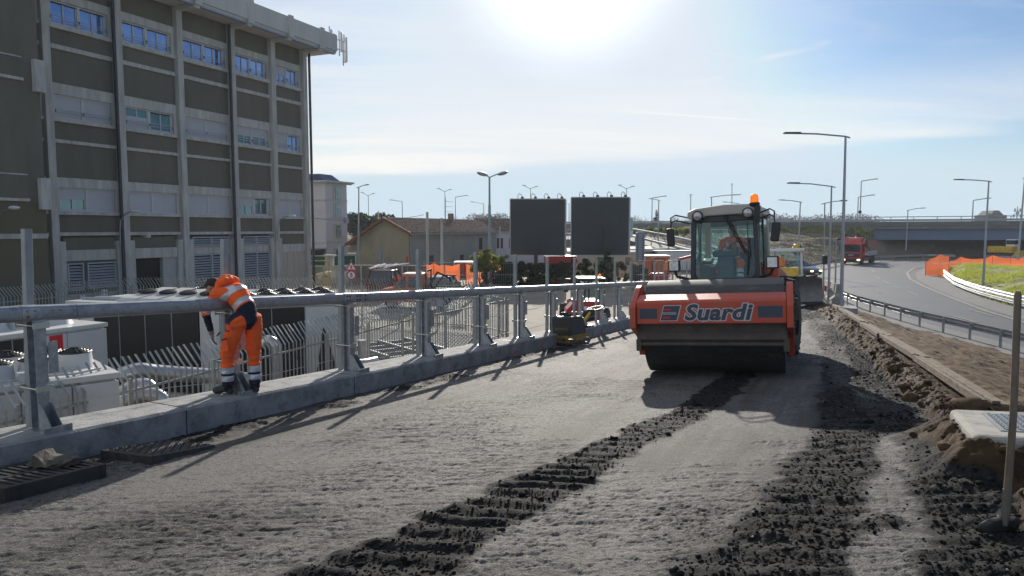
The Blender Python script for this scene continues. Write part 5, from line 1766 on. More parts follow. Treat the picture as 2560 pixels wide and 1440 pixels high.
for sx in (-1, 1):
    m_.bar((sx * .02, -.0052, cz), (sx * .06, -.0052, cz - .10), .002, .022, (1, 0, 0))
    m_.bar((sx * .04, -.0052, cz + .12), (sx * .085, -.0052, cz + .04), .002, .015, (1, 0, 0))
for x in (-.17, -.115, .09, .145):
    m_.bar((x, -.0052, cz - .11), (x + (-.01 if x > 0 else .03), -.0052, cz - .03), .002, .02, (1, 0, 0))
m_.build('walking_figure', M['signblack'], s_)
cz = aty(878, 688, 44).z
m_ = MB(); m_.cyl((0, 0, cz), (0, .012, cz), .30, n=32); s2 = m_.build('speed_plate', M['signred'], sg)
m_ = MB(); m_.cyl((0, -.004, cz), (0, -.0005, cz), .215, n=32); m_.build('white_field', M['signwhite'], s2)
lettering('number', '5', .36, Matrix.Translation((0, -.006, cz)) @ TXZ, M['signblack'], s2, off=.012)
def back_sign(u, v0, v1, w, Y, label, shape='rect', m='galv_dull', zb=0.0):
    p0, p1 = aty(u, v1, Y), aty(u, v0, Y)
    t = thing('road_sign', label, 'sign', (p0.x, Y, zb))
    m_ = MB(); m_.cyl((0, -.05, 0), (0, -.05, p1.z - zb + .1), .04, n=8); m_.build('post', M['galv_dull'], t)
    h0, h1 = p0.z - zb, p1.z - zb
    m_ = MB()
    if shape == 'rect': m_.box(-w / 2, w / 2, 0, .02, h0, h1)
    else:
        c, r = (h0 + h1) / 2, (h1 - h0) / 2
        n = 8 if shape == 'oct' else 24
        m_.prism([(r * 1.05 * math.cos(2 * math.pi * (k + .5) / n), c + r * 1.05 * math.sin(2 * math.pi * (k + .5) / n)) for k in range(n)], 0, .02, 'xz')
    m_.build('sign_plate', M[m], t)
    return t
back_sign(953, 625, 657, .45, 59.5, 'tall narrow grey sign seen from behind before the farmhouse gable')
back_sign(1993, 611, 639, .5, 52, 'dark back of an eight sided stop sign above the bulldozer', 'oct', 'blackmetal')
back_sign(2150, 526, 534, .5, 103, 'round dark sign on the overpass', 'round', 'blackmetal', 5.5)
# small pole with red and white lamp before the barn
p = aty(1018, 640, 60)
m_ = MB(); m_.cyl((p.x, 60, 0), (p.x, 60, p.z), .05, n=8)
t = thing('marker_pole', 'thin pole with red and white striped top before the farmhouse corner', 'pole', (p.x, 60, 0))
m_ = MB(); m_.cyl((0, 0, 0), (0, 0, p.z - .5), .05, n=8); m_.build('pole', M['galv_dull'], t)
m_ = MB(); m_.cyl((0, 0, p.z - .5), (0, 0, p.z), .09, n=8); m_.build('red_band', M['signred'], t)
# utility poles by the farm
for u, v, Y, lb in ((1068, 530, 70, 'thick concrete utility pole before the farmhouse roof'), (1104, 545, 70, 'slimmer utility pole right of the thick one'), (1250, 566, 88, 'thin pole before the lower pale farmhouse'), (946, 528, 82, 'short grey pole with a box behind the farmhouse gable')):
    p = aty(u, v, Y)
    m_ = MB(); m_.cyl((p.x, Y, 0), (p.x, Y, p.z), .17 if 'thick' in lb else .09, .12 if 'thick' in lb else .07, n=8)
    if 'box' in lb: m_.box(p.x + .12, p.x + .5, Y - .2, Y + .2, p.z - 1.2, p.z - .7)
    tag(m_.build('utility_pole', M['bconc'], smooth=True), lb, 'pole')
m_ = MB()
a, b = aty(770, 543, 74), aty(1060, 537, 70)
m_.tube([a.lerp(b, k / 16) - Vector((0, 0, 1.0 * 4 * k / 16 * (1 - k / 16) * .5)) for k in range(17)], .02, 4)
tag(m_.build('overhead_wire', M['blackmetal']), 'overhead wire from the white house to the thick utility pole', 'wire')

# ------------------------------------------------------------ billboards
M['bback2'] = mat('billboard_ribs', (.042, .053, .060), .6)
def billboard(u0, u1, vt, vb, up_, Y, label, rz=R(-4)):
    a, b = aty(u0, vb, Y), aty(u1, vb, Y)
    Wd = b.x - a.x
    z0, z1 = a.z, aty(u0, vt, Y).z
    t = thing('billboard', label, 'billboard', ((a.x + b.x) / 2, Y, 0), rz, 'billboards behind the yard')
    m_ = MB(); m_.box(-Wd / 2 + .06, Wd / 2 - .06, -.02, .30, z0 + .06, z1 - .06); m_.build('back_panel', M['billback'], t)
    m_ = MB()
    m_.box(-Wd / 2, Wd / 2, -.03, .38, z1 - .06, z1 + .03); m_.box(-Wd / 2, Wd / 2, -.03, .38, z0 - .03, z0 + .06)
    m_.box(-Wd / 2 - .03, -Wd / 2 + .06, -.03, .38, z0 + .061, z1 - .061); m_.box(Wd / 2 - .06, Wd / 2 + .08, -.03, .38, z0 + .061, z1 - .061)
    m_.build('frame', M['lightgrey'], t)
    m_ = MB()
    for k in range(1, 5): m_.box(-Wd / 2 + Wd * k / 5 - .012, -Wd / 2 + Wd * k / 5 + .012, -.034, -.0205, z0 + .08, z1 - .08)
    for k in range(1, 3): m_.box(-Wd / 2 + .08, Wd / 2 - .08, -.040, -.0345, z0 + (z1 - z0) * k / 3 - .03, z0 + (z1 - z0) * k / 3 + .03)
    m_.build('back_ribs', M['bback2'], t)
    xp = aty(up_, 600, Y).x - (a.x + b.x) / 2
    m_ = MB(); m_.box(xp - .16, xp + .16, -.35, -.022, 0, z0 + (z1 - z0) * .5); m_.build('pole', M['downpipe'], t)
    m_ = MB(); m_.box(xp - .9, xp + .9, -.2, -.021, z0 + .5, z0 + .65); m_.build('cross_beam', M['billback'], t)
    for k in range(4):
        x = -Wd / 2 + Wd * (k + .75) / 4.2
        m_ = MB(); m_.tube([(x - .15, .1, z1 + .02), (x - .2, .1, z1 + .3), (x - .05, .15, z1 + .48), (x + .12, .3, z1 + .38), (x + .2, .3, z1 + .2)], .025, 6)
        l = m_.build('lamp_arm', M['blackmetal'], t, smooth=True)
        m_ = MB(); m_.box(x + .08, x + .32, .2, .45, z1 + .05, z1 + .2); m_.build('floodlight', M['blackmetal'], l)
billboard(1275, 1413, 497, 639, 1340, 64, 'left one of two big dark billboards seen from behind', R(-3))
billboard(1427, 1572, 493, 639, 1514, 63, 'right one of two big dark billboards seen from behind', R(-3))
# ladder-like dark pylon
p = aty(1601, 600, 62)
t = thing('pylon_sign', 'narrow grey gridded pylon sign with rounded top right of the billboards', 'sign', (p.x, 62, 0))
z0, z1 = aty(1601, 654, 62).z, aty(1601, 579, 62).z
m_ = MB(); m_.prism([(-.38, z0), (.38, z0), (.38, z1 - .15), (.2, z1), (-.2, z1), (-.38, z1 - .15)], 0, .2, 'xz'); m_.build('panel', M['lampsteel'], t)
m_ = MB()
for k in range(13): m_.box(-.37, .37, -.03, -.002, z0 + (z1 - z0) * k / 13, z0 + (z1 - z0) * k / 13 + .03)
for x in (-.25, .2): m_.box(x, x + .05, -.06, -.031, z0, z1 - .2)
m_.build('grid_bars', M['billback'], t)
m_ = MB(); m_.box(-.1, .1, .02, .18, 0, z0); m_.build('pole', M['galv_dull'], t)
# ------------------------------------------------------------ street lamps
def lamp(u, vb, vt, Y, tip_u, tip_v, label, r=.09, group='single arm road lamps', zb=None, name='street_lamp'):
    b, tp = aty(u[0], vb, Y), aty(u[1], vt, Y)
    if zb is not None: b.z = zb
    tip = aty(tip_u, tip_v, Y)
    t = thing(name, label, 'street lamp', b, 0, group)
    H = tp.z - b.z
    ox = tp.x - b.x
    m_ = MB(); m_.tube([(0, 0, 0), (ox * .5, 0, H * .5), (ox, 0, H)], [r, r * .8, r * .55], 10)
    m_.build('pole', M['lampsteel'], t, smooth=True)
    e = Vector((tip.x - b.x, 0, tip.z - b.z))
    s_ = 1 if e.x > ox else -1
    m_ = MB()
    q0 = Vector((ox - s_ * .2, 0, H - .06)); q1 = Vector((ox, 0, H)); q2 = Vector((ox + (e.x - ox) * .5, 0, H + (e.z - H) * .8))
    m_.tube([q0, q1, q2, e], r * .42, 8)
    m_.build('arm', M['lampsteel'], t, smooth=True)
    m_ = MB()
    L_ = max(.35, abs(e.x - ox) * .28)
    m_.cbox((e.x + s_ * -L_ * .3, 0, e.z + .01), (L_, .26, .07)); m_.build('lamp_head', M['downpipe'], t, bevel=.02)
    return t
def rz(u, v): return None
Yr = 33.0
p0 = atr(2103, 768)
lamp((2103, 2114), 766, 341, p0.y, 1968, 333, 'nearest and tallest single arm lamp on a concrete block right of the roller', .085)
p1 = atr(2071, 757)
lamp((2071, 2079), 757, 466, p1.y, 1975, 458, 'thinner lamp with a long left arm just left of the tallest lamp', .07)
lamp((2058, 2062), 756, 508, p1.y + 2, 2113, 502, 'lamp whose arm points right, left of the bulldozer end of the boards', .055)
p2 = atr(2087, 757)
lamp((2087, 2091), 757, 602, p2.y, 2104, 599, 'short thin lamp post with a stub arm between the two tall poles', .05)
lamp((1994, 2001), 668, 505, 78, 1950, 500, 'lamp with left arm standing behind the bulldozer', .10)
lamp((2264, 2270), 637, 526, 118, 2312, 520, 'lamp with right arm at the far side of the bend before the overpass', .12)
lamp((2457, 2472), 728, 453, 53, 2390, 449, 'lamp with left arm standing on the grass mound', .09, zb=.3)
lamp((2545, 2562), 650, 445, 75, 2600, 440, 'lamp pole at the right edge of the picture', .12)
lamp((1645, 1647), 600, 501, 98, 1624, 497, 'lamp with left arm above the pale access road', .11, zb=1.5)
lamp((1725, 1727), 640, 490, 96, 1729, 487, 'plain pole with a tiny head left of the roller cab', .09)
lamp((1778, 1779), 640, 493, 92, 1848, 487, 'lamp with a long right arm behind the roller cab', .11)
lamp((1844, 1845), 640, 509, 120, 1809, 505, 'small lamp with left arm over the roller cab roof', .12)
lamp((1829, 1830), 640, 462, 120, 1832, 460, 'tall thin mast over the roller cab roof', .10, name='lamp_mast')
lamp((896, 897), 690, 468, 70, 921, 462, 'lamp with right arm between the white house and the farmhouse', .10)
# lamps up on the overpass
def deck_lamp(u, vt, kind, label, sp=None):
    q = tfor(u)
    b = op(q, 1.0 + (6 if kind == 'y' else 0), -.3)
    b0 = op(q, 0, 0)
    tp = aty(u, vt, b.y)
    t = thing('street_lamp', label, 'street lamp', b, 0, 'lamps along the overpass')
    H = tp.z - b.z
    m_ = MB(); m_.tube([(0, 0, 0), (0, 0, H)], [.11, .07], 6); m_.build('pole', M['lampsteel'], t)
    m_ = MB()
    if kind == 'y':
        m_.tube([(-1.3, 0, H + .65), (-.1, 0, H), (1.1, 0, H + .45)], .06, 5)
    else:
        s_ = 1 if kind == 'r' else -1
        m_.tube([(0, 0, H), (s_ * 2.2, 0, H + .35)], .07, 5)
    m_.build('arm', M['lampsteel'], t)
    m_ = MB()
    for x, z in (((-1.45, .72), (1.25, .5)) if kind == 'y' else (((2.4 if kind == 'r' else -2.4), .36),)):
        m_.cbox((x, 0, H + z), (.65, .3, .14))
    m_.build('lamp_head', M['lampsteel'], t)
for a in ((876, 489, 'y', 'twin headed lamp right of the white house'), (1000, 504, 'l', 'left pointing lamp over the farmhouse gable'), (1072, 479, 'y', 'twin headed lamp over the farmhouse roof'),
          (1133, 493, 'r', 'right pointing lamp over the farmhouse roof'), (1204, 509, 'l', 'left pointing lamp left of the double headed yard lamp'), (1292, 472, 'y', 'twin headed lamp over the left billboard'),
          (1418, 508, 'l', 'left pointing lamp seen in the gap between the billboards'), (1540, 472, 'y', 'twin headed lamp over the right billboard'), (2149, 453, 'r', 'tall mast on the overpass beside the round sign'),
          (2143, 493, 'r', 'short lamp just left of the tall mast on the overpass'), (2432, 501, 'r', 'lamp on the overpass right of the far bend lamp'), (1626, 495, 'r', 'thin lamp beside the access road lamp')):
    deck_lamp(*a)
# double headed lamp in the yard
p = aty(1224, 600, 58)
t = thing('street_lamp', 'tall double headed lamp post standing in the yard left of the billboards', 'street lamp', (p.x, 58, 0))
H = aty(1224, 443, 58).z
m_ = MB(); m_.tube([(0, 0, 0), (0, 0, H * .45), (0, 0, H * .452), (0, 0, H * .75), (0, 0, H * .752), (0, 0, H)], [.17, .15, .12, .11, .085, .075], 10); m_.build('pole', M['lampsteel'], t, smooth=True)
for s_, ex, ez, ey in ((-1, -.55, .22, -.5), (1, 1.05, .32, .1)):
    m_ = MB(); m_.tube([(0, 0, H - .02), (ex * .6, ey * .6, H + ez * .8)], .045, 8); a_ = m_.build('arm', M['lampsteel'], t)
    m_ = MB()
    m_.M = Matrix.Translation((ex, ey, H + ez)) @ Matrix.Rotation(R(-14 * s_), 4, 'Y')
    m_.sphere((0, 0, 0), .46, 14, 8, (1, .42, .30)); m_.M = Matrix(); m_.build('lamp_head', M['lampsteel'], a_, smooth=True)
    m_ = MB(); m_.M = Matrix.Translation((ex, ey, H + ez)) @ Matrix.Rotation(R(-14 * s_), 4, 'Y'); m_.sphere((0, 0, -.06), .36, 12, 8, (1, .4, .28)); m_.build('lamp_glass', M['lightgrey'], a_, smooth=True)

# ------------------------------------------------------------ vegetation
def leafcloud(name, C, n, size, mats, parent=None, flat=.6):
    """C: (k,4) ellipsoid clumps (x,y,z,r); n leaves in total"""
    C = np.asarray(C, float)
    w = C[:, 3] ** 2
    i = rng.choice(len(C), n, p=w / w.sum())
    v = rng.normal(0, 1, (n, 3)); v /= np.linalg.norm(v, axis=1)[:, None]
    rad = C[i, 3] * rng.random(n) ** .45
    P = C[i, :3] + v * rad[:, None] * [1, 1, .85]
    a = rng.normal(0, 1, (n, 3)); a /= np.linalg.norm(a, axis=1)[:, None]
    b = np.cross(a, rng.normal(0, 1, (n, 3))); b /= np.linalg.norm(b, axis=1)[:, None]
    s_ = (size * rng.uniform(.5, 1.4, n))[:, None]
    a, b = a * s_, b * s_ * flat
    V = np.stack([P - a, P - b, P + a, P + b], 1).reshape(-1, 3)
    mi = (vn(P[:, 0] * 1.5 / max(.3, C[:, 3].mean()), P[:, 2] * 1.5 / max(.3, C[:, 3].mean()), 3) + rng.uniform(-.2, .2, n) > .5).astype(int) if len(mats) > 1 else None
    return npmesh(name, V, np.arange(4 * n).reshape(-1, 4), mats, parent, mi=mi)
def branches(m_, p, d, L_, r, depth, rn, spread=.6, nb=3, tips=None):
    q = p + d * L_
    mid_ = p.lerp(q, .5) + Vector((rn.uniform(-1, 1), rn.uniform(-1, 1), rn.uniform(-.3, .3))) * L_ * .07
    m_.tube([p, mid_, q], [r, r * .85, r * .62], 5 if depth > 2 else 3)
    if tips is not None and depth <= 1: tips.append(q.copy())
    if depth == 0: return
    for _ in range(nb if depth > 1 else nb + 1):
        dd = (d + Vector((rn.uniform(-1, 1), rn.uniform(-1, 1), rn.uniform(-.4, .8))) * spread).normalized()
        branches(m_, p.lerp(q, rn.uniform(.45, 1)), dd, L_ * rn.uniform(.55, .8), r * .55, depth - 1, rn, spread, nb, tips)
def bare_tree(x, y, z, H, seed, label, group, wide=.7, depth=4):
    rn = random.Random(seed)
    t = thing('bare_tree', label, 'tree', (x, y, z), 0, group)
    m_ = MB(); m_.tube([(0, 0, 0), (0.05, 0, H * .3)], [H * .03, H * .02], 6); m_.build('trunk', M['bark'], t)
    m_ = MB()
    for k in range(3):
        d = Vector((rn.uniform(-1, 1) * wide, rn.uniform(-1, 1) * wide, 1)).normalized()
        branches(m_, Vector((0.05, 0, H * (.24 + .03 * k))), d, H * .30, H * .013, depth, rn, .62, 3)
    m_.build('crown', M['twig'], t)
    return t
k = 0
tl = [(1050, 552, 535, 190), (1085, 552, 533, 200), (1150, 552, 535, 190), (1178, 552, 538, 205), (1205, 553, 532, 195), (1240, 556, 540, 210), (1590, 556, 531, 180), (1612, 556, 536, 195), (1668, 556, 532, 185), (1692, 556, 534, 178), (1716, 556, 537, 190),
      (1925, 555, 541, 200), (1955, 555, 545, 210), (1985, 555, 546, 210), (2030, 555, 541, 200), (2050, 555, 540, 205), (2075, 555, 547, 210), (2155, 556, 548, 215), (2190, 556, 550, 215)]
where = ['over the farmhouse roof, far left of its row', 'behind the twin headed lamp over the farmhouse roof', 'left of the rooftop aerial', 'right of the rooftop aerial', 'behind the right end of the farmhouse roof', 'left of the double headed yard lamp head',
         'just right of the right billboard', 'left of the dark conifer', 'right of the dark conifer', 'second right of the dark conifer', 'just left of the roller mirror', 'right of the roller cab, first of the far row', 'beyond the bulldozer lamp, second of the far row', 'low on the skyline behind the bulldozer lamp',
         'on the skyline left of the right pointing lamp', 'on the skyline between two thin lamps', 'on the skyline beside the tallest lamp', 'low beside the tall overpass mast', 'low and small right of the tall overpass mast']
for (u, vb, vt, Y), w_ in zip(tl, where):
    b = aty(u, vb, Y); tp = aty(u, vt, Y)
    k += 1
    bare_tree(b.x, Y, 0, tp.z, 30 + k, 'leafless tree on the skyline ' + w_ if 'skyline' not in w_ else 'leafless tree ' + w_, 'bare trees beyond the overpass', .8, 4)
# far tree masses merging into a low line
C = []
for u in list(range(1180, 1270, 7)) + list(range(1900, 2200, 10)):
    Y = 260 + rng.uniform(-15, 15)
    p = aty(u, 549 + rng.uniform(-3, 3), Y)
    C.append((p.x, Y, p.z * .9, 2.6 + rng.uniform(0, 1.4)))
    C.append((p.x, Y, p.z * .45, 3.5))
M['fartwig'] = mat('far_twigs', (.13, .115, .11), .95)
tag(leafcloud('far_woodland', C, 16000, .5, [M['fartwig'], M['twig']], flat=.25), 'hazy line of far leafless woodland on the horizon', kind='stuff')
# conifers
def conifer(u, vb, vt, Y, label, wide=.22):
    b, tp = aty(u, vb, Y), aty(u, vt, Y)
    H = tp.z
    t = thing('conifer', label, 'tree', (b.x, Y, 0))
    m_ = MB(); m_.cyl((0, 0, 0), (0, 0, H * .95), H * .02, .02, n=6); m_.build('trunk', M['bark'], t)
    C = []
    for q in np.linspace(.25, 1, 16):
        rr = H * wide * (1.08 - q)
        for k in range(5):
            a = rng.uniform(0, 6.28)
            C.append((rr * .75 * math.cos(a), rr * .75 * math.sin(a), H * q, rr * .5 + .1))
    leafcloud('crown', C, 3000, .22, [M['conifer']], t, .3)
conifer(1641, 560, 527, 160, 'small dark conifer on the skyline right of the billboards')
C = [(rng.uniform(-4.5, 4.5), rng.uniform(-2, 2), 4.5 + rng.uniform(0, 1.9), rng.uniform(.8, 1.6)) for _ in range(26)]
p = aty(915, 560, 110)
t = thing('cedar_tree', 'broad dark evergreen tree behind the farmhouse gable', 'tree', (p.x, 110, 0))
m_ = MB(); m_.cyl((0, 0, 0), (0, 0, 5), .3, .15, n=6); m_.build('trunk', M['bark'], t)
leafcloud('crown', C, 7000, .3, [M['conifer'], M['leafd']], t, .4)
# shrub tree by the lamp
p = aty(1212, 690, 56)
t = thing('young_tree', 'yellow green leafy young tree left of the billboards', 'tree', (p.x, 56, 0))
rn = random.Random(12)
m_ = MB(); tips = []
for q in range(7):
    d = Vector((rn.uniform(-.7, .7), rn.uniform(-.5, .5), 1)).normalized()
    branches(m_, Vector((rn.uniform(-.4, .4), 0, 0)), d, 1.35, .045, 3, rn, .5, 2, tips)
m_.build('trunk', M['bark'], t)
C = [(a.x, a.y, a.z, .22) for a in tips if a.z < 3.9 and abs(a.x) < 2.0]
leafcloud('crown', C, 9000, .085, [M['leafg'], M['leafr']], t, .4)
# hedge
def hedge(u0, u1, vt, Y0, Y1, n, name, label, mats, size=.09, thick=.5, gaps=.0, dens=1.0):
    a, b = aty(u0, vt, Y0), aty(u1, vt, Y1)
    L_ = (b - a).length
    t = thing(name, label, 'hedge', (a.x, a.y, 0), math.atan2(b.y - a.y, b.x - a.x))
    H = (a.z + b.z) / 2
    C = []
    for x in np.arange(0, L_, .35):
        for z in np.arange(.15, H, .3):
            if rng.random() < gaps: continue
            C.append((x + rng.uniform(-.15, .15), rng.uniform(-thick, thick) * .5, z + rng.uniform(-.12, .12), rng.uniform(.2, .36)))
    leafcloud('foliage', C, n, size, mats, t, .55)
    m_ = MB()
    for x in np.arange(.2, L_, .9): m_.tube([(x, 0, 0), (x + rng.uniform(-.1, .1), 0, H * .8)], .025, 4)
    m_.build('stems', M['bark'], t)
hedge(1212, 1428, 656, 60, 60.5, 30000, 'ivy_hedge', 'dense dark ivy hedge under the left billboard', [M['leafd'], M['leafd']])
hedge(1428, 1520, 653, 60.5, 60.5, 7000, 'ivy_hedge', 'thinning autumn coloured hedge under the right billboard', [M['leafd'], M['leafr']], gaps=.45)
hedge(1505, 1620, 658, 60.5, 59, 6500, 'ivy_hedge', 'ragged brown creeper on the fence right of the right billboard pole', [M['leafr'], M['twig']], gaps=.5)
C = [(0, 0, z, .55 - z * .12) for z in (.3, .7, 1.1, 1.6, 2.1, 2.6)]
p = aty(1519, 600, 62)
t = thing('ivy_clump', 'dark ivy climbing the pole of the right billboard', 'plant', (p.x, 61.6, 0))
leafcloud('foliage', C, 2500, .09, [M['leafd']], t)
# small green plants along the top of the embankment
C = []
for u in np.arange(1935, 2165, 4.5):
    q = tfor(u); r_ = rng.uniform(.02, .2)
    b = op(q, -1.0, -1.0); 
    top = np.array(b); f_ = rng.uniform(0.02, .22)
    y = b.y - 12 * f_; z = (b.z) * (1 - f_)
    C.append((b.x + rng.uniform(-1, 1), y, z + .35, rng.uniform(.3, .75)))
M['yg'] = mat('yellow_green_scrub', (.16, .19, .05), .8, c2=(.30, .31, .10), vs=.3); leafy(M['yg'], (.40, .42, .12), .5)
tag(leafcloud('embankment_scrub', C, 7000, .16, [M['yg'], M['leafg']], flat=.3), 'yellow green scrub growing along the top of the embankment', kind='stuff')
C = []
for u in np.arange(1580, 1735, 5):
    p = aty(u, 578 + rng.uniform(-3, 6), 118)
    C.append((p.x, 118, p.z, rng.uniform(.4, .8)))
tag(leafcloud('embankment_scrub', C, 3500, .2, [M['yg'], M['leafd']], flat=.35), 'green scrub on the embankment behind the right billboard', kind='stuff')
# dead weeds over embankment
P = np.stack([q.ravel() for q in EMB], -1)
P = P[rng.integers(0, len(P), 26000)] + rng.normal(0, .3, (26000, 3)) * [1, 1, 0]
blades('dry_weeds', P, .28, .035, mat('dry_stalks', (.20, .16, .08), .9, c2=(.12, .12, .05), vs=.3), 'dry weeds scattered over the earth embankment')

# ------------------------------------------------------------ orange netting
def netting(name, pts, label, posts=True, holes=True, hgt=1.0):
    t = thing(name, label, 'netting', (pts[0][0].x, pts[0][0].y, 0))
    o0 = Vector((pts[0][0].x, pts[0][0].y, 0))
    m_ = MB()
    rg_ = []
    rn = random.Random(len(pts))
    P = []
    for (a, ha), (b, hb) in zip(pts, pts[1:]):
        n = max(2, int((b - a).length / .5))
        for k in range(n):
            q = a.lerp(b, k / n)
            sag = .14 * math.sin(math.pi * k / n)
            P.append((q - o0, ha + (hb - ha) * k / n - sag))
    P.append((pts[-1][0] - o0, pts[-1][1]))
    for q, h in P:
        w = Vector((rn.uniform(-.05, .05), rn.uniform(-.05, .05), 0))
        rg_.append([q + Vector((0, 0, .04)), q + w + Vector((0, 0, h * .35)), q - w + Vector((0, 0, h * .7)), q + Vector((0, 0, h))])
    m_.rings(rg_, closed_u=False, cap=False)
    o = m_.build('net', M['mesh_orange_net'], t, smooth=True)
    for i, (a, h) in enumerate(pts):
        m_ = MB(); m_.cyl(a - o0, a - o0 + Vector((0, 0, h + .08)), .02, n=5); m_.build('stake', M['bark'], t)
    return t
def net_mat():
    m = bpy.data.materials.new('orange_safety_net')
    m.use_nodes = True
    t = m.node_tree
    b = t.nodes['Principled BSDF']
    b.inputs['Base Color'].default_value = (.85, .15, .04, 1)
    b.inputs['Roughness'].default_value = .6
    tl_ = t.nodes.new('ShaderNodeBsdfTranslucent'); tl_.inputs[0].default_value = (.95, .22, .06, 1)
    tr = t.nodes.new('ShaderNodeBsdfTransparent')
    m1_ = t.nodes.new('ShaderNodeMixShader'); m1_.inputs[0].default_value = .5
    m2_ = t.nodes.new('ShaderNodeMixShader')
    n = t.nodes.new('ShaderNodeTexNoise'); n.inputs['Scale'].default_value = 1.2
    mr = t.nodes.new('ShaderNodeMapRange'); mr.inputs[1].default_value = .3; mr.inputs[2].default_value = .7; mr.inputs[3].default_value = .05; mr.inputs[4].default_value = .45
    t.links.new(n.outputs[0], mr.inputs[0])
    t.links.new(b.outputs[0], m1_.inputs[1]); t.links.new(tl_.outputs[0], m1_.inputs[2])
    t.links.new(mr.outputs[0], m2_.inputs[0]); t.links.new(m1_.outputs[0], m2_.inputs[1]); t.links.new(tr.outputs[0], m2_.inputs[2])
    t.links.new(m2_.outputs[0], t.nodes['Material Output'].inputs[0])
    return m
M['mesh_orange_net'] = net_mat()
def npt(u, v): p = atz(u, v, 0.05); return Vector((p.x, p.y, 0.05))
netting('safety_netting', [(npt(2313, 689), 1.35), (npt(2371, 693), 1.2), (npt(2373, 680), 1.2), (npt(2400, 675), 1.5), (npt(2448, 673), 1.2), (npt(2480, 672), 1.6), (npt(2525, 670), 1.2), (npt(2570, 670), 1.4), (npt(2640, 671), 1.2)], 'orange plastic safety netting strung along the far edge of the grass mound')
netting('safety_netting', [(npt(2313, 687), 1.3), (npt(2322, 676), 1.3), (npt(2350, 668), 1.6), (npt(2372, 664), 1.2)], 'orange plastic netting curving round the tip of the bend')
netting('safety_netting', [(aty(1066, 700, 57).xy.to_3d(), 1.9), (aty(1085, 700, 57).xy.to_3d(), 2.0), (aty(1110, 700, 57).xy.to_3d(), 1.85), (aty(1150, 700, 57).xy.to_3d(), 1.95)], 'bright orange netting on a mesh fence left of the young tree')
netting('safety_netting', [(aty(1165, 700, 61.5).xy.to_3d(), 1.7), (aty(1215, 700, 61.5).xy.to_3d(), 1.6), (aty(1290, 700, 61.5).xy.to_3d(), 1.5)], 'orange netting glimpsed behind the young tree and hedge')

# mesh fences of the compound
def mesh_fence(u0, u1, Y0, Y1, H, label, step=2.0):
    a, b = aty(u0, 700, Y0), aty(u1, 700, Y1); a.z = b.z = 0
    d = b - a; L_ = d.length
    t = thing('mesh_fence', label, 'fence', a, math.atan2(d.y, d.x))
    n = max(1, round(L_ / step))
    for k in range(n + 1):
        m_ = MB(); m_.cyl((L_ * k / n, 0, 0), (L_ * k / n, 0, H), .04, n=6); m_.build('post', M['galv_dull'], t)
    m_ = MB()
    for z in (.1, H * .5, H - .05): m_.box(0, L_, -.015, .015, z, z + .03)
    for k in range(int(L_ / .18)): m_.box(k * .18, k * .18 + .018, -.008, .008, .1, H)
    m_.build('mesh_panel', M['galv_dull'], t)
mesh_fence(1060, 1165, 56.5, 56.5, 2.1, 'grey mesh fence carrying the bright orange netting')
mesh_fence(1580, 1790, 56, 52, 2.3, 'grey mesh fence in front of the small red excavator')
mesh_fence(1165, 1290, 58.8, 58.8, 1.9, 'grey mesh fence in front of the young tree and hedge')

M['galv_road'] = mat('weathered_galvanised', (0.26, 0.28, 0.30), 0.6, 0.25, c2=(0.34, 0.36, 0.38), vs=3)
# ------------------------------------------------------------ guard rails of the slip road
def wbeam(m_, P, z, side, h=.31):
    rg_ = []
    for i, p in enumerate(P):
        d = (P[min(i + 1, len(P) - 1)] - P[max(i - 1, 0)]).normalized()
        n = Vector((-d.y, d.x, 0)) * side
        prof = [(-.5, 0), (-.36, .06), (-.2, .06), (-.06, 0), (.06, 0), (.2, .06), (.36, .06), (.5, 0)]
        f = [p + n * b + Vector((0, 0, z + a * h)) for a, b in prof]
        bk = [p + n * (b - .012) + Vector((0, 0, z + a * h)) for a, b in reversed(prof)]
        rg_.append(f + bk)
    m_.rings(rg_)
def guardrail(P, label, z=.62, side=1, double=False, post_step=2.0, zf=None):
    t = thing('guard_rail', label, 'guard rail', P[0])
    o0 = Vector(P[0]); Q = [Vector(p) - o0 for p in P]
    m_ = MB(); wbeam(m_, Q, z, side)
    m_.build('rail', M['galv'] if double else M['galv_road'], t)
    if double:
        m_ = MB(); wbeam(m_, [q + Vector((0, 0, .0)) for q in Q], z - .36, side, .22); m_.build('lower_rail', M['galv'], t)
    acc = 0
    for a, b in zip(Q, Q[1:]):
        L_ = (b - a).length
        while acc < L_:
            p = a.lerp(b, acc / L_)
            d = (b - a).normalized(); n = Vector((-d.y, d.x, 0)) * -side
            m_ = MB(); m_.cbox(p + n * .09 + Vector((0, 0, .32)), (.10, .06, .86), (0, 0, math.atan2(d.y, d.x))); m_.cbox(p + n * .03 + Vector((0, 0, z)), (.08, .06, .2), (0, 0, math.atan2(d.y, d.x))); m_.build('post', M['galv_dull'], t)
            acc += post_step
        acc -= L_
yl = np.linspace(14, 50, 28)
guardrail([Vector((float(gl_x(y)), y, 0)) for y in yl], 'grey guard rail between the brown earth and the slip road, nearest on the right', side=-1)
G_ = [(2359, 694), (2368, 702), (2385, 716), (2412, 728), (2450, 742), (2505, 758), (2560, 773), (2700, 812)]
GP = [atz(u, v, 0.05) for u, v in G_]
Q = []
for i in range(len(GP) - 1):
    for k in range(4): Q.append(GP[i].lerp(GP[i + 1], k / 4))
Q.append(GP[-1])
guardrail(Q, 'shining guard rail curving round the grass mound inside the bend', side=-1, z=.60, double=True)
G_ = [(2014, 678), (2030, 677), (2055, 670), (2082, 664), (2110, 660), (2180, 655), (2240, 651), (2320, 648), (2388, 650)]
guardrail([atz(u, v, 0.05) for u, v in G_], 'far guard rail behind the red lorry at the foot of the embankment', side=-1, post_step=4, z=.62)
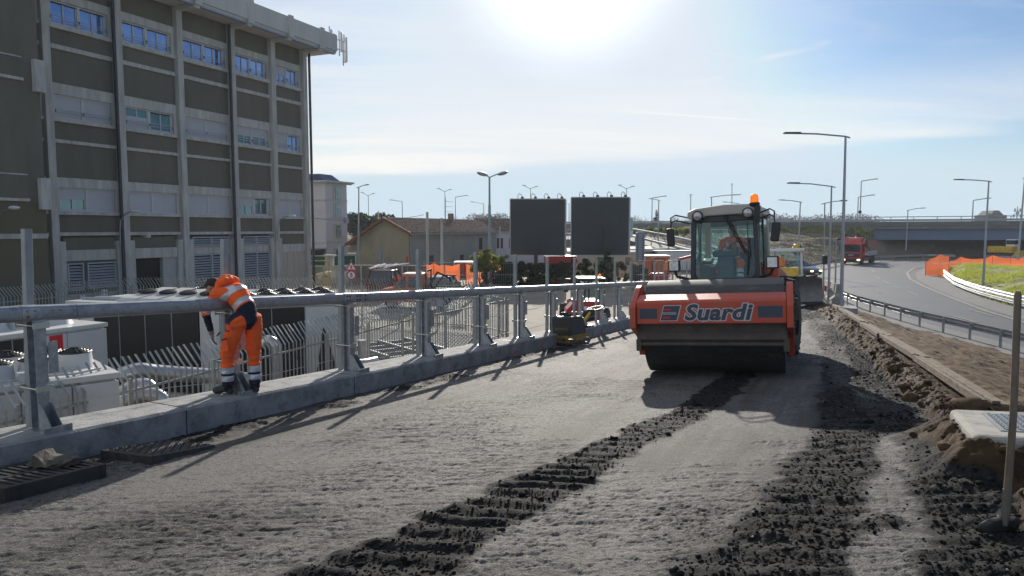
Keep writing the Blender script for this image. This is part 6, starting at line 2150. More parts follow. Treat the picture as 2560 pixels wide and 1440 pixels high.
G_ = [(2466, 652), (2520, 654), (2600, 658), (2700, 662)]
guardrail([atz(u, v, 0.05) for u, v in G_], 'far guard rail in front of the yellow excavator', side=-1, post_step=4)
# jersey barriers
a, b = atr(2095, 752), atr(2030, 726)
bb = [Vector((15.8, 36.5, .55)), Vector((17.6, 41.5, .35)), Vector((19.5, 46.5, .12))]
P = [aty(2095, 755, 37.0), aty(2062, 738, 42.5), aty(2028, 722, 49.0)]
for i, (a, b) in enumerate(zip(P, P[1:])):
    d = (b - a).normalized()
    t = thing('concrete_barrier', ('pale concrete road barrier beside the thin lamps, nearer of the two', 'pale concrete road barrier behind the bulldozer blade, farther of the two')[i], 'road barrier', a, math.atan2(d.y, d.x), 'pale concrete barriers')
    L_ = (b - a).length - .05
    dzz = b.z - a.z
    m_ = MB()
    pr = [(-.3, -.25), (.3, -.25), (.3, .1), (.16, .32), (.1, .92), (-.1, .92), (-.16, .32), (-.3, .1)]
    m_.rings([[(0, y, z) for y, z in pr], [(L_, y, z + dzz) for y, z in pr]])
    m_.build('body', M['conc_light'], t)
    for x in (.3, .7):
        m_ = MB(); m_.cbox((L_ * x, .2, .5 + dzz * x), (.25, .16, .3)); m_.build('recess', M['lampsteel'] if x == .3 else M['signred'], t)
# lamp block
p = atr(2108, 775)
m_ = MB(); m_.M = Matrix.Translation((p0.x + .12, p0.y, p0.z)) @ Matrix.Rotation(R(-22), 4, 'Z')
m_.box(-.5, .55, -.6, .7, -1.3, .02)
tag(m_.build('concrete_block', M['concrete'], bevel=.02), 'square concrete footing under the tallest lamp', 'footing')
# braces beside the thin lamps
m_ = MB()
q0, q1, q2 = aty(2068, 716, 33.6), aty(2108, 752, 33.2), aty(2066, 757, 33.5)
m_.tube([q0, q1], .03, 6); m_.tube([q2, aty(2098, 735, 33.2)], .03, 6); m_.tube([aty(2058, 745, 33.8), aty(2085, 770, 33)], .03, 6)
tag(m_.build('propping_bars', M['galv']), 'crossed steel props between the thin lamps and the guard rail', 'props')
# traffic light box near poles
m_ = MB(); q = aty(2062, 650, 33.9); m_.cbox(q, (.17, .2, .42)); 
t = tag(m_.build('signal_box', M['black'], bevel=.02), 'small black signal box fixed on the thin lamp post', 'signal box')
# skyline things
def skybox(u, vt, vb, w, Y, label, name, m):
    p, q = aty(u, vb, Y), aty(u, vt, Y)
    m_ = MB(); m_.box(p.x - w / 2, p.x + w / 2, Y, Y + w, 0, p.z + (q.z - p.z) * .5); m_.hexa([(p.x - w * .35, Y + .1, p.z + (q.z - p.z) * .5), (p.x + w * .35, Y + .1, p.z + (q.z - p.z) * .5), (p.x + w * .35, Y + w, p.z + (q.z - p.z) * .5), (p.x - w * .35, Y + w, p.z + (q.z - p.z) * .5), (p.x - w * .12, Y + .3, q.z), (p.x + w * .12, Y + .3, q.z), (p.x + w * .12, Y + w, q.z), (p.x - w * .12, Y + w, q.z)])
    m_.box(p.x - w * .42, p.x - w * .36, Y - .1, Y + .3, p.z + (q.z - p.z) * .5, p.z + (q.z - p.z) * .7)
    tag(m_.build(name, m), label, 'building')
skybox(2492, 526, 549, 6, 220, 'squat grey roof structure on the skyline above the overpass at the right', 'roof_structure', M['obconc'])
skybox(1256, 544, 556, 5, 215, 'pale blue roof structure on the skyline left of the billboards', 'roof_structure', M['lampsteel'])
def mast(u, vt, Y, label, dishes=True):
    p = aty(u, vt, Y)
    t = thing('radio_mast', label, 'mast', (p.x, Y, 0))
    m_ = MB(); m_.cyl((0, 0, 0), (0, 0, p.z), .25, .12, n=6); m_.build('pole', M['lampsteel'], t)
    m_ = MB()
    for k in range(6): m_.cbox((math.cos(k * 1.1) * .9, math.sin(k * 1.1) * .9, p.z - 1.2 - (k % 3) * .9), (.35, .25, 1.1))
    for z in (1.2, 2.2): m_.tube([(-1, 0, p.z - z), (1, 0, p.z - z)], .06, 4)
    m_.build('antenna_panels', M['lampsteel'], t)
mast(2544, 516, 230, 'radio mast with many panels on the skyline at the right edge')
mast(2132, 534, 230, 'small radio mast on the skyline left of the tall overpass mast')
mast(2071, 532, 240, 'slim mast with pointed top on the skyline behind the lamps')

# ------------------------------------------------------------ thin autumn haze over everything
m = bpy.data.materials.new('haze')
m.use_nodes = True
t_ = m.node_tree
t_.nodes.clear()
o_ = t_.nodes.new('ShaderNodeOutputMaterial')
v_ = t_.nodes.new('ShaderNodeVolumePrincipled')
v_.inputs['Color'].default_value = (.86, .93, 1, 1)
v_.inputs['Density'].default_value = 0.00035
v_.inputs['Anisotropy'].default_value = 0.2
t_.links.new(v_.outputs[0], o_.inputs['Volume'])
mb = MB(); mb.box(-420, 420, -30, 420, -1.2, 30)
tag(mb.build('haze', m), 'thin pale haze hanging over the whole site', kind='stuff')
S.cycles.volume_bounces = 0
# ------------------------------------------------------------ road roller
def slope_frame(x, y, heading_deg, dz=0.0, roll=1.0):
    h = R(heading_deg)
    fy = Vector((math.sin(h), math.cos(h), 0)); fy.z = (-0.0756 * fy.y + 0.03 * fy.x) * roll
    fx = Vector((math.cos(h), -math.sin(h), 0)); fx.z = (-0.0756 * fx.y + 0.03 * fx.x) * roll
    fy.normalize(); fz = fx.cross(fy).normalized(); fx = fy.cross(fz).normalized()
    return Matrix(((fx.x, fy.x, fz.x, x), (fx.y, fy.y, fz.y, y), (fx.z, fy.z, fz.z, ramp(x, y) + dz), (0, 0, 0, 1)))
RF = slope_frame(3.36, 11.62, 21.5, 0.02)
ro = thing('road_roller', 'big orange single drum road roller with cab driving towards the camera', 'road roller')
ro.matrix_basis = RF
m_ = MB()
m_.lathe([(.70, -1.02), (.735, -1.055), (.75, -1.055), (.75, 1.055), (.735, 1.055), (.70, 1.02)], (0, 0, .75), (1, 0, 0), 96)
dr = m_.build('drum', M['drum'], ro, smooth=True, ang=30)
m_ = MB(); m_.lathe([(.001, -1.0), (.705, -1.0)], (0, 0, .75), (1, 0, 0), 48); m_.lathe([(.001, 1.0), (.705, 1.0)], (0, 0, .75), (1, 0, 0), 48)
m_.build('drum_end', M['grime'], dr)
m_ = MB()
rg_ = []
for k in range(25):
    a = R(62 + 60 * k / 24 - 2)
    rg_.append([(x, -.7515 * math.cos(a), .75 + .7515 * math.sin(a)) for x in np.linspace(-1.05, 1.05, 30)])
m_.rings(rg_, closed_u=False, cap=False); m_.build('dust_layer', M['drumdust'], dr, smooth=True)
# front cross beam
m_ = MB()
m_.prism([(-1.04, .84), (-1.04, 1.17), (-.99, 1.205), (-.74, 1.29), (-.70, 1.25), (-.70, .88), (-.74, .84)], -1.093, 1.093, 'yz')
m_.build('front_beam', M['orange'], ro, bevel=.012)
prof = [(-1.10, .78), (-1.10, 1.10), (-.98, 1.20), (-.62, 1.40), (-.50, 1.44), (-.36, 1.42), (-.30, 1.34), (1.15, 1.12), (1.15, .72), (.35, .62), (.05, .38), (-.22, .30), (-.42, .30), (-.62, .62)]
for s_ in (-1, 1):
    m_ = MB(); x0_, x1_ = (1.095, 1.185) if s_ > 0 else (-1.185, -1.095)
    m_.prism(prof, x0_, x1_, 'yz'); sp_ = m_.build('side_plate', M['orange'], ro, bevel=.008)
    m_ = MB()
    xb_ = 1.185 if s_ > 0 else -1.185
    for y, z in ((-.92, .9), (-.92, 1.05), (-.55, 1.28), (-.3, .95), (-.3, .7), (-.12, .45), (0, .62), (0, .9), (.2, .75), (.2, 1.0), (.45, .78), (.45, 1.05), (.7, .85), (.7, 1.05), (-.62, .8), (-.62, 1.0)):
        m_.lathe([(.001, .03), (.026, .03), (.03, 0)], (xb_, y, z), (s_, 0, 0), 6)
    m_.build('bolts', M['grime'], sp_)
m_ = MB(); m_.prism([(-.75, 1.255), (-.45, 1.46), (-.43, 1.43), (-.72, 1.22)], -1.18, -1.08, 'yz'); m_.build('step_plate', M['orange'], ro)
m_ = MB(); m_.cbox((1.225, .38, .98), (.05, .32, .36)); m_.build('side_box', M['grime'], ro, bevel=.01)
# scraper
m_ = MB(); m_.box(-1.09, 1.09, -.90, -.80, .70, .838); m_.prism([(-.93, .55), (-.96, .60), (-.90, .72), (-.82, .72), (-.86, .55)], -1.1, 1.1, 'yz'); m_.cyl((-1.12, -.93, .52), (1.12, -.93, .52), .035, n=10)
for x in (-1.08, 1.08): m_.box(x - .04, x + .04, -.98, -.7, .42, .6)
m_.build('scraper', M['grime'], ro, bevel=.004, seg=1)
m_ = MB()
for x in (-.6, .2, .75): m_.tube([(x, -.78, .86), (x + .05, -.86, .66), (x + .22, -.87, .60), (x + .4, -.8, .7)], .014, 6)
m_.build('hoses', M['black'], ro, smooth=True)
# logo panels and lettering on the beam
def flat(parent, name, poly, y, m, th=.002):
    m_ = MB(); m_.prism(poly, y, y + th, 'xz'); return m_.build(name, m, parent)
rect = lambda x0, x1, z0, z1: [(x0, z0), (x1, z0), (x1, z1), (x0, z1)]
M['decal'] = mat('dark_blue_decal', (.035, .05, .075), .5)
M['decalw'] = mat('pale_decal', (.50, .50, .53), .5)
flat(ro, 'dark_panel', rect(-1.04, -.77, .92, 1.08), -1.043, M['decal'])
flat(ro, 'dark_panel', rect(.70, 1.04, .925, 1.095), -1.043, M['decal'])
sk = .12
def par(x0, x1, z0, z1): return [(x0, z0), (x1, z0), (x1 + (z1 - z0) * .28, z1), (x0 + (z1 - z0) * .28, z1)]
flat(ro, 'emblem_edge', par(-.735, -.465, .885, 1.125), -1.0425, M['decalw'])
em = flat(ro, 'emblem', par(-.722, -.478, .895, 1.115), -1.045, M['decal'])
flat(em, 'emblem_red', par(-.66, -.56, 1.045, 1.07), -1.047, M['signred'], .001)
flat(em, 'emblem_red', par(-.68, -.58, .925, .95), -1.047, M['signred'], .001)
for z in (.985, 1.0, 1.015): flat(em, 'emblem_line', par(-.70, -.48, z, z + .006), -1.047, M['decalw'], .001)
Tm = Matrix.Translation((.115, -1.0415, 1.0)) @ TXZ @ Matrix.Scale(1.14, 4, (1, 0, 0))
lettering('logo_outline', 'Suardi', .325, Tm, M['decalw'], ro, shear=.22, off=.025, space=1.03)
Tm = Matrix.Translation((.115, -1.0435, 1.0)) @ TXZ @ Matrix.Scale(1.14, 4, (1, 0, 0))
lg = lettering('logo_letters', 'Suardi', .325, Tm, M['decal'], ro, shear=.22, off=.011, space=1.03)
# articulation and rear frame
m_ = MB(); m_.box(-.45, .45, .85, 1.9, .55, 1.0); m_.build('hitch', M['grime'], ro)
m_ = MB(); m_.prism([(1.5, .75), (1.5, 1.36), (2.6, 1.40), (2.75, 1.75), (4.5, 1.55), (4.65, 1.1), (4.5, .75)], -.78, .78, 'yz'); m_.build('engine_hood', M['orange'], ro, bevel=.05)
m_ = MB(); m_.box(-.95, .95, 1.35, 2.9, 1.05, 1.34); m_.build('platform', M['cabgrey'], ro, bevel=.02)
# wheels
for s_ in (-1, 1):
    m_ = MB(); x = s_ * .82
    pr = [(.40, -.24), (.62, -.27), (.71, -.25), (.745, -.18), (.75, 0), (.745, .18), (.71, .25), (.62, .27), (.40, .24)]
    m_.lathe(pr, (x, 3.0, .75), (1, 0, 0), 40)
    wh = m_.build('wheel', M['rubber'], ro, smooth=True, ang=50)
    m_ = MB()
    for k in range(22):
        a = 2 * math.pi * k / 22
        for sg_ in (-1, 1):
            aa = a + (0.14 if sg_ > 0 else 0)
            p0_ = Vector((x + sg_ * .02, 3 + .755 * math.cos(aa), .75 + .755 * math.sin(aa)))
            p1_ = Vector((x + sg_ * .25, 3 + .735 * math.cos(aa + .16), .75 + .735 * math.sin(aa + .16)))
            m_.bar(p0_, p1_, .055, .05, (0, math.cos(aa), math.sin(aa)))
    m_.build('tread', M['rubber'], wh)
    m_ = MB(); m_.lathe([(.001, .12), (.15, .13), (.18, .05), (.36, .05), (.41, .2)], (x, 3, .75), (s_, 0, 0), 24); m_.build('rim', M['grime'], wh, smooth=True)
# cab
CZ0, CZ1 = 1.345, 2.66
cy0, cy1 = 1.50, 2.85
cw = .585
pl = [(-cw, cy0), (cw, cy0), (cw + .03, cy0 + .35), (cw - .02, cy1), (-cw + .02, cy1), (-cw - .03, cy0 + .35)]
def pillar(x, y, x2, y2, w, d, name='pillar', m='cabgrey', z0=CZ0, z1=CZ1):
    m_ = MB(); m_.bar((x, y, z0), (x2, y2, z1), w, d, (0, 1, 0)); return m_.build(name, M[m], ro, bevel=.012)
pillar(-cw, cy0, -cw + .04, cy0 + .07, .085, .10); pillar(cw, cy0, cw - .04, cy0 + .07, .085, .10)
pillar(cw, cy1, cw - .04, cy1, .10, .14, m='cabroof'); pillar(-cw, cy1, -cw + .04, cy1, .10, .14, m='cabroof')
pillar(-cw - .02, cy0 + .72, -cw + .03, cy0 + .70, .03, .05)
m_ = MB()     # rounded lower frame of the windscreen
m_.box(-cw, cw, cy0 - .05, cy0 + .06, CZ0, CZ0 + .17)
for s_ in (-1, 1): m_.prism([(s_ * (cw - .04), CZ0 + .171), (s_ * (cw - .16), CZ0 + .171), (s_ * (cw - .08), CZ0 + .20), (s_ * (cw - .045), CZ0 + .30)], cy0 - .04, cy0 + .03, 'xz')
m_.box(-cw, cw, cy0 + .02, cy0 + .10, CZ1 - .11, CZ1)
m_.build('windscreen_frame', M['cabgrey'], ro, bevel=.01)
m_ = MB(); m_.box(-cw + .02, cw - .02, cy1 - .04, cy1, CZ0, CZ0 + .45); m_.box(-cw, cw, cy1 - .05, cy1, CZ1 - .12, CZ1); m_.build('rear_panel', M['cabgrey'], ro)
m_ = MB(); m_.hexa([(-cw + .04, cy0 - .012, CZ0 + .16), (cw - .04, cy0 - .012, CZ0 + .16), (cw - .04, cy0 - .006, CZ0 + .16), (-cw + .04, cy0 - .006, CZ0 + .16), (-cw + .08, cy0 + .055, CZ1 - .1), (cw - .08, cy0 + .055, CZ1 - .1), (cw - .08, cy0 + .061, CZ1 - .1), (-cw + .08, cy0 + .061, CZ1 - .1)]); m_.build('windscreen', M['cabglass'], ro)
for s_ in (-1, 1):
    m_ = MB(); x = s_ * (cw + .0)
    m_.prism([(cy0 + .06, CZ0 + .02), (cy1 - .06, CZ0 + .02), (cy1 - .06, CZ1 - .05), (cy0 + .11, CZ1 - .05)], x - .003, x + .003, 'yz'); m_.build('side_glass', M['cabglass'], ro)
    m_ = MB()
    m_.tube([(x + s_ * .01, cy0 + .08, CZ0 + .03), (x + s_ * .01, cy0 + .66, CZ0 + .03), (x + s_ * .01, cy0 + .68, CZ1 - .06), (x + s_ * .01, cy0 + .14, CZ1 - .06)], .014, 6, loop=True)
    for z in (CZ0 + .5, CZ1 - .3): m_.box(x + s_ * .02 - .012, x + s_ * .02 + .012, cy0 + .6, cy0 + .68, z, z + .12)
    m_.build('door_frame', M['cabgrey'], ro)
m_ = MB(); m_.box(-cw + .06, cw - .06, cy1 - .02, cy1 - .015, CZ0 + .45, CZ1 - .1); m_.build('rear_glass', M['cabglass'], ro)
m_ = MB(); m_.prism([(-cw - .07, CZ1 - .02), (-cw - .05, CZ1 + .10), (-cw + .08, CZ1 + .15), (0, CZ1 + .19), (cw - .08, CZ1 + .17), (cw + .06, CZ1 + .12), (cw + .07, CZ1 - .02), (cw - .1, CZ1 - .06), (cw - .3, CZ1 - .0), (-cw + .3, CZ1 - .0), (-cw + .1, CZ1 - .06)], cy0 - .06, cy0 + .25, 'xz')
m_.hexa([(-cw - .06, cy0 + .252, CZ1), (cw + .06, cy0 + .252, CZ1), (cw + .06, cy1 + .12, CZ1), (-cw - .06, cy1 + .12, CZ1), (-cw - .03, cy0 + .252, CZ1 + .15), (cw + .03, cy0 + .252, CZ1 + .15), (cw + .03, cy1 + .1, CZ1 + .17), (-cw - .03, cy1 + .1, CZ1 + .17)])
m_.build('cab_roof', M['cabroof'], ro, bevel=.025)
for s_ in (-1, 1):
    x = s_ * (cw - .14)
    m_ = MB(); m_.lathe([(.05, -.10), (.095, -.02), (.10, .05), (.08, .055)], (x, cy0 - .06, CZ1 + .01), (0, -1, -.1), 20, cap=True); l = m_.build('work_lamp', M['black'], ro, smooth=True)
    m_ = MB(); m_.lathe([(.001, .062), (.06, .060), (.078, .050)], (x, cy0 - .063, CZ1 + .01), (0, -1, -.1), 20); m_.build('lamp_lens', M['headlight'], l, smooth=True)
# wipers
m_ = MB()
for dx_ in (0, .055): m_.tube([(-.02 + dx_, cy0 - .01, CZ1 + .04), (.38 + dx_ * .5, cy0 - .055, CZ1 - .72)], .011, 6)
m_.box(-.06, .08, cy0 - .03, cy0 + .03, CZ1 - .0, CZ1 + .09)
m_.tube([(.42, cy0 - .05, CZ1 - .15), (.44, cy0 - .06, CZ1 - .62), (.40, cy0 - .06, CZ1 - 1.1)], .010, 6); m_.cbox((.43, cy0 - .05, CZ1 - .72), (.06, .03, .1))
m_.build('wiper', M['black'], ro)
# mirrors
for s_, ex_, dz0 in ((-1, -.93, .0), (1, .90, 0)):
    m_ = MB()
    for q in (0, -.10): m_.tube([(s_ * cw, cy0, CZ1 + q - .02), (s_ * (abs(ex_) - .08), cy0 - .12, CZ1 + .05 + q), (ex_, cy0 - .15, CZ1 + .0 + q), (ex_ , cy0 - .15, CZ1 - .22)], .014, 6)
    mm = m_.build('mirror_arm', M['black'], ro, smooth=True)
    m_ = MB(); m_.M = Matrix.Translation((ex_ + s_ * .01, cy0 - .15, CZ1 - .36)) @ Matrix.Rotation(R(7 if s_ > 0 else -2), 4, 'Y'); m_.cbox((0, 0, 0), (.145, .06, .34)); m_.build('mirror', M['black'], mm, bevel=.025)
# side light clusters
for s_ in (-1, 1):
    x = s_ * .86; y = cy0 - .25; z = CZ0 + .42
    m_ = MB(); m_.tube([(s_ * .5, cy0 - .05, CZ0 - .02), (s_ * .62, cy0 - .1, CZ0 + .16), (s_ * .82, y + .04, CZ0 + .22), (x, y + .03, z - .1)], .028, 8); b_ = m_.build('lamp_bracket', M['black'], ro, smooth=True)
    m_ = MB(); m_.cbox((x, y, z), (.21, .10, .22)); m_.build('lamp_housing', M['black'], b_, bevel=.02)
    m_ = MB(); m_.cbox((x, y - .052, z), (.165, .01, .175)); m_.build('headlamp_glass', M['headlight'], b_, bevel=.004)
    m_ = MB(); m_.cbox((x + s_ * .14, y + .01, z), (.07, .10, .17)); m_.build('indicator', M['amberlens'], b_, bevel=.015)
# beacon
bx_, by_ = cw - .03, cy0 - .03
m_ = MB(); m_.tube([(bx_ + .02, by_, CZ1 - .1), (bx_, by_, CZ1 + .12)], .02, 8); m_.lathe([(.03, CZ1 + .1), (.085, CZ1 + .13), (.095, CZ1 + .17), (.085, CZ1 + .185)], (bx_, by_, 0), n=20, cap=True); m_.cbox((bx_ + .05, by_, CZ1 - .02), (.10, .12, .30)); m_.build('beacon_base', M['black'], ro, smooth=True)
m_ = MB(); m_.lathe([(.075, 0), (.070, .10), (.055, .135), (.028, .153), (.001, .158)], (bx_, by_, CZ1 + .186), n=20); m_.build('beacon', M['beacon'], ro, smooth=True)
# inside of the cab
m_ = MB(); m_.prism([(cy0 + .30, CZ0), (cy0 + .30, CZ0 + .40), (cy0 + .40, CZ0 + .66), (cy0 + .56, CZ0 + .68), (cy0 + .50, CZ0)], -.20, .10, 'yz'); m_.cbox((-.05, cy0 + .42, CZ0 + .63), (.48, .16, .13)); m_.build('console', M['decal'], ro, bevel=.03)
m_ = MB(); m_.tube([(.22 + .17 * math.cos(a) - .05, cy0 + .50 + .09 * math.sin(a), CZ0 + .72 + .13 * math.sin(a)) for a in [2 * math.pi * k / 20 for k in range(20)]], .014, 6, loop=True); m_.bar((.05, cy0 + .5, CZ0 + .6), (.17, cy0 + .5, CZ0 + .72), .04, .04); m_.build('steering_wheel', M['black'], ro)
m_ = MB(); m_.cbox((.12, cy0 + .95, CZ0 + .30), (.5, .5, .14)); m_.cbox((.12, cy0 + 1.2, CZ0 + .65), (.46, .12, .6)); m_.box(-.02, .3, cy0 + .8, cy0 + 1.1, CZ0, CZ0 + .23); m_.build('seat', M['black'], ro, bevel=.04)
m_ = MB(); m_.box(-cw + .05, -cw + .26, cy0 + .35, cy0 + .9, CZ0, CZ0 + .42); m_.cbox((-.40, cy0 + .5, CZ0 + .5), (.2, .3, .06), (R(15), 0, 0)); m_.build('side_console', M['cabgrey'], ro, bevel=.03)

# the machine is slightly bent at its hitch
_pv = Matrix.Translation((0, 1.2, 0)) @ Matrix.Rotation(R(-5.5), 4, 'Z') @ Matrix.Translation((0, -1.2, 0))
_front = {'drum', 'front_beam', 'side_plate', 'step_plate', 'hoses', 'side_box', 'scraper', 'dark_panel', 'emblem_edge', 'emblem', 'logo_outline', 'logo_letters'}
for ch in ro.children:
    if ch.name.split('.')[0] not in _front: ch.matrix_basis = _pv @ ch.matrix_basis
# ------------------------------------------------------------ vibrating plate
f = slope_frame(*atr(1424, 862).xy, 38, .01)
vp = thing('vibrating_plate', 'dark grey and yellow vibrating plate compactor standing on the ramp by the kerb', 'plate compactor'); vp.matrix_basis = f
m_ = MB(); m_.prism([(-.42, .06), (-.36, .0), (.40, .0), (.56, .12), (.54, .15), (.38, .05), (-.34, .05), (-.40, .10)], -.31, .31, 'yz'); m_.build('base_plate', M['grime'], vp, bevel=.008)
m_ = MB(); m_.box(-.26, .26, -.32, .32, .06, .12)
for x in (-.17, .10): m_.prism([(x, .12), (x + .07, .12), (x + .05, .19), (x + .02, .19)], -.345, -.32, 'xz')
m_.prism([(-.28, .17), (-.28, .24), (.28, .24), (.28, .17)], -.36, -.30, 'xz')
m_.prism([(-.36, .17), (-.36, .24), (.36, .26), (.45, .24), (.42, .20), (.1, .14), (-.2, .14)], .285, .315, 'yz')
m_.prism([(-.36, .17), (-.36, .24), (.36, .26), (.45, .24), (.42, .20), (.1, .14), (-.2, .14)], -.315, -.285, 'yz')
m_.build('yellow_frame', mat('dull_yellow', (.34, .21, .02), .6, dirt=(.05, .04, .025), dsc=9, dth=(.45, .6)), vp, bevel=.006, seg=1)
m_ = MB(); m_.prism([(-.33, .241), (-.34, .66), (-.30, .70), (.12, .70), (.24, .62), (.32, .44), (.34, .265)], -.28, .28, 'yz'); hd = m_.build('hood', mat('plate_hood', (.022, .024, .027), .5), vp, bevel=.02)
m_ = MB()
for k in range(6): m_.box(.281, .286, -.02 + .01 * k, .10 + .01 * k, .40 + .04 * k, .415 + .04 * k)
m_.build('vents', M['black'], hd)
lettering('maker_name', 'BOMAG', .085, Matrix.Translation((.04, -.3445, .40)) @ TXZ, mat('olive_letters', (.16, .13, .04), .6), hd, off=.003)
flat(hd, 'diamond_mark', [(-.20, .40), (-.16, .36), (-.12, .40), (-.16, .44)], -.3445, mat('olive_mark', (.16, .13, .04), .6), .001)
m_ = MB(); m_.cyl((-.02, -.02, .70), (-.02, -.02, .75), .1, n=10); m_.cbox((-.12, 0, .75), (.16, .14, .08)); m_.tube([(-.15, -.1, .70), (-.1, -.12, .79), (0, -.1, .78)], .012, 6); m_.build('engine_top', M['black'], vp, bevel=.01)
m_ = MB(); m_.tube([(.10, .36, .40), (.16, .62, .66), (.18, .70, .76)], [.035, .04, .03], 8); hb = m_.build('handle_bar', M['yellow'], vp, smooth=True)
m_ = MB(); m_.tube([(.18 + .18 * math.cos(a), .95 + .24 * math.sin(a), .84 + .05 * math.sin(a)) for a in [2 * math.pi * k / 20 for k in range(20)]], .018, 6, loop=True); m_.cbox((.18, .74, .80), (.14, .12, .07)); m_.cbox((.28, .45, .42), (.12, .3, .05)); m_.build('handle_grip', M['black'], hb, smooth=True)

# ------------------------------------------------------------ bulldozer
p = atr(1970, 768)
f = slope_frame(p.x, p.y, 22, .02)
dz_ = thing('bulldozer', 'yellow and white bulldozer with a wide grey blade behind the roller', 'bulldozer'); dz_.matrix_basis = f
m_ = MB()
pr = [(-.12, .12), (-.02, .30), (.05, .6), (.05, 1.0), (-.04, 1.3), (-.12, 1.45)]
rg_ = []
for x, e in ((-1.55, 0), (1.25, 0), (1.55, -.1)):
    rg_.append([(x, y, z + (e if z > 1.2 else 0)) for y, z in pr] + [(x, y + .06, z + (e if z > 1.2 else 0)) for y, z in reversed(pr)])
m_.rings(rg_); bl = m_.build('blade', mat('blade_steel', (.10, .10, .10), .45, .6, c2=(.17, .165, .16), vs=3), dz_, smooth=True, ang=40)
m_ = MB(); m_.box(-1.58, 1.58, -.20, -.10, .10, .24)
for k in range(14): m_.cbox((-1.4 + k * .215, -.21, .2), (.05, .02, .05))
m_.build('cutting_edge', M['blackmetal'], bl)
m_ = MB(); m_.prism([(1.2, 1.452), (1.62, 1.30), (1.56, 1.29), (1.3, 1.38)], -.1, -.06, 'xz'); m_.build('yellow_corner', M['yellow'], bl)
for s_ in (-1, 1):
    m_ = MB(); n = 40; pts = []
    m_.prism([(.6, .1), (.3, .35), (.35, .75), (.8, .95), (3.0, .95), (3.4, .7), (3.4, .35), (3.1, .1)], s_ * .95 - .25, s_ * .95 + .25, 'yz'); tr_ = m_.build('track', M['rubber'], dz_, bevel=.06)
m_ = MB(); m_.prism([(.8, .8), (.8, 1.50), (1.0, 1.75), (2.0, 1.95), (2.0, .8)], -.52, .52, 'yz'); hd = m_.build('hood', M['yellow'], dz_, bevel=.05)
lettering('maker_name', 'LIEBHERR', .2, Matrix.Translation((0, .79, 1.38)) @ TXZ, M['signblack'], hd, off=.006)
m_ = MB(); m_.box(-.7, .7, 2.0, 3.3, 1.3, 1.5)
for x, y in ((-.66, 2.02), (.66, 2.02), (-.66, 3.2), (.66, 3.2)): m_.box(x - .05, x + .05, y, y + .1, 1.5, 2.72)
m_.build('cab_frame', M['white'], dz_, bevel=.02)
m_ = MB(); m_.box(-.62, .62, 2.06, 3.22, 1.5, 2.7); m_.build('cab_glass', M['cabglass'], dz_)
m_ = MB(); m_.box(-.82, .82, 1.85, 3.4, 2.72, 2.88); m_.cbox((-.5, 1.82, 2.78), (.2, .08, .12)); m_.cbox((.5, 1.82, 2.78), (.2, .08, .12)); m_.build('cab_roof', M['white'], dz_, bevel=.03)
m_ = MB(); m_.cyl((.45, 2.2, 2.9), (.45, 2.2, 2.98), .16, n=14); m_.sphere((.45, 2.2, 3.02), .16, 12, 8, (1, 1, .6)); m_.build('antenna_dome', M['yellow'], dz_, smooth=True)
m_ = MB(); m_.cyl((-.55, 1.5, 1.6), (-.55, 1.5, 2.75), .06, n=8); m_.build('exhaust', M['lampsteel'], dz_)
for s_ in (-1, 1):
    m_ = MB(); m_.tube([(s_ * .4, .1, .9), (s_ * .5, .9, 1.0)], .05, 6); m_.build('blade_ram', M['zinc'], dz_)

# ------------------------------------------------------------ compact loader in the yard
p = aty(1468, 700, 32)
ld = thing('compact_loader', 'red and white telescopic loader with black cab parked in the yard behind the barrier', 'loader', (p.x, 32, 0), R(2))
for x in (-.78, .80):
    for y in (0, 2.1):
        m_ = MB(); m_.lathe([(.25, -.19), (.50, -.20), (.58, -.15), (.58, .15), (.50, .20), (.25, .19)], (x, y, .58), (1, 0, 0), 28); w = m_.build('wheel', M['rubber'], ld, smooth=True, ang=50)
        m_ = MB()
        for k in range(16):
            a = 2 * math.pi * k / 16
            for sg_ in (-1, 1): m_.bar((x, y + .59 * math.cos(a), .58 + .59 * math.sin(a)), (x + sg_ * .19, y + .57 * math.cos(a + .2), .58 + .57 * math.sin(a + .2)), .06, .05, (0, math.cos(a), math.sin(a)))
        m_.build('tread', M['rubber'], w)
m_ = MB(); m_.prism([(-.5, .6), (-.5, 1.35), (-.3, 1.5), (1.2, 1.5), (2.6, 1.3), (2.6, .6)], -.62, .58, 'yz'); m_.build('body', M['red'], ld, bevel=.04)
m_ = MB(); m_.prism([(-.98, .85), (-.98, 1.15), (-.7, 1.45), (-.62, 1.3), (-.62, .85)], -.6, .4, 'xz'); m_.build('mudguard', M['red'], ld, bevel=.03)
m_ = MB(); m_.box(.1, .78, .2, 1.5, 1.3, 1.4)
for x, y in ((.1, .15), (.78, .15), (.1, 1.45), (.78, 1.45), (-.35, .15)): m_.box(x - .035, x + .035, y - .03, y + .05, 1.0, 2.38)
m_.box(-.4, .84, .05, 1.6, 2.38, 2.46); m_.build('cab_frame', M['black'], ld, bevel=.01)
m_ = MB(); m_.box(-.42, .86, .0, 1.65, 2.461, 2.50); m_.build('cab_roof', M['lightgrey'], ld, bevel=.02)
m_ = MB(); m_.box(-.32, .76, .14, 1.44, 1.4, 2.36); m_.build('cab_glass', M['cabglass'], ld)
m_ = MB(); m_.lathe([(.07, 0), (.07, .1), (.001, .16)], (.62, .4, 2.54), n=12); m_.build('beacon', M['beacon'], ld, smooth=True)
m_ = MB(); m_.bar((-.42, 1.2, 1.95), (-.05, -.75, 1.0), .26, .3); m_.build('boom', M['white'], ld, bevel=.03)
m_ = MB(); m_.box(-.35, .25, -1.0, -.7, .45, 1.15); m_.build('carriage', M['blackmetal'], ld, bevel=.02)
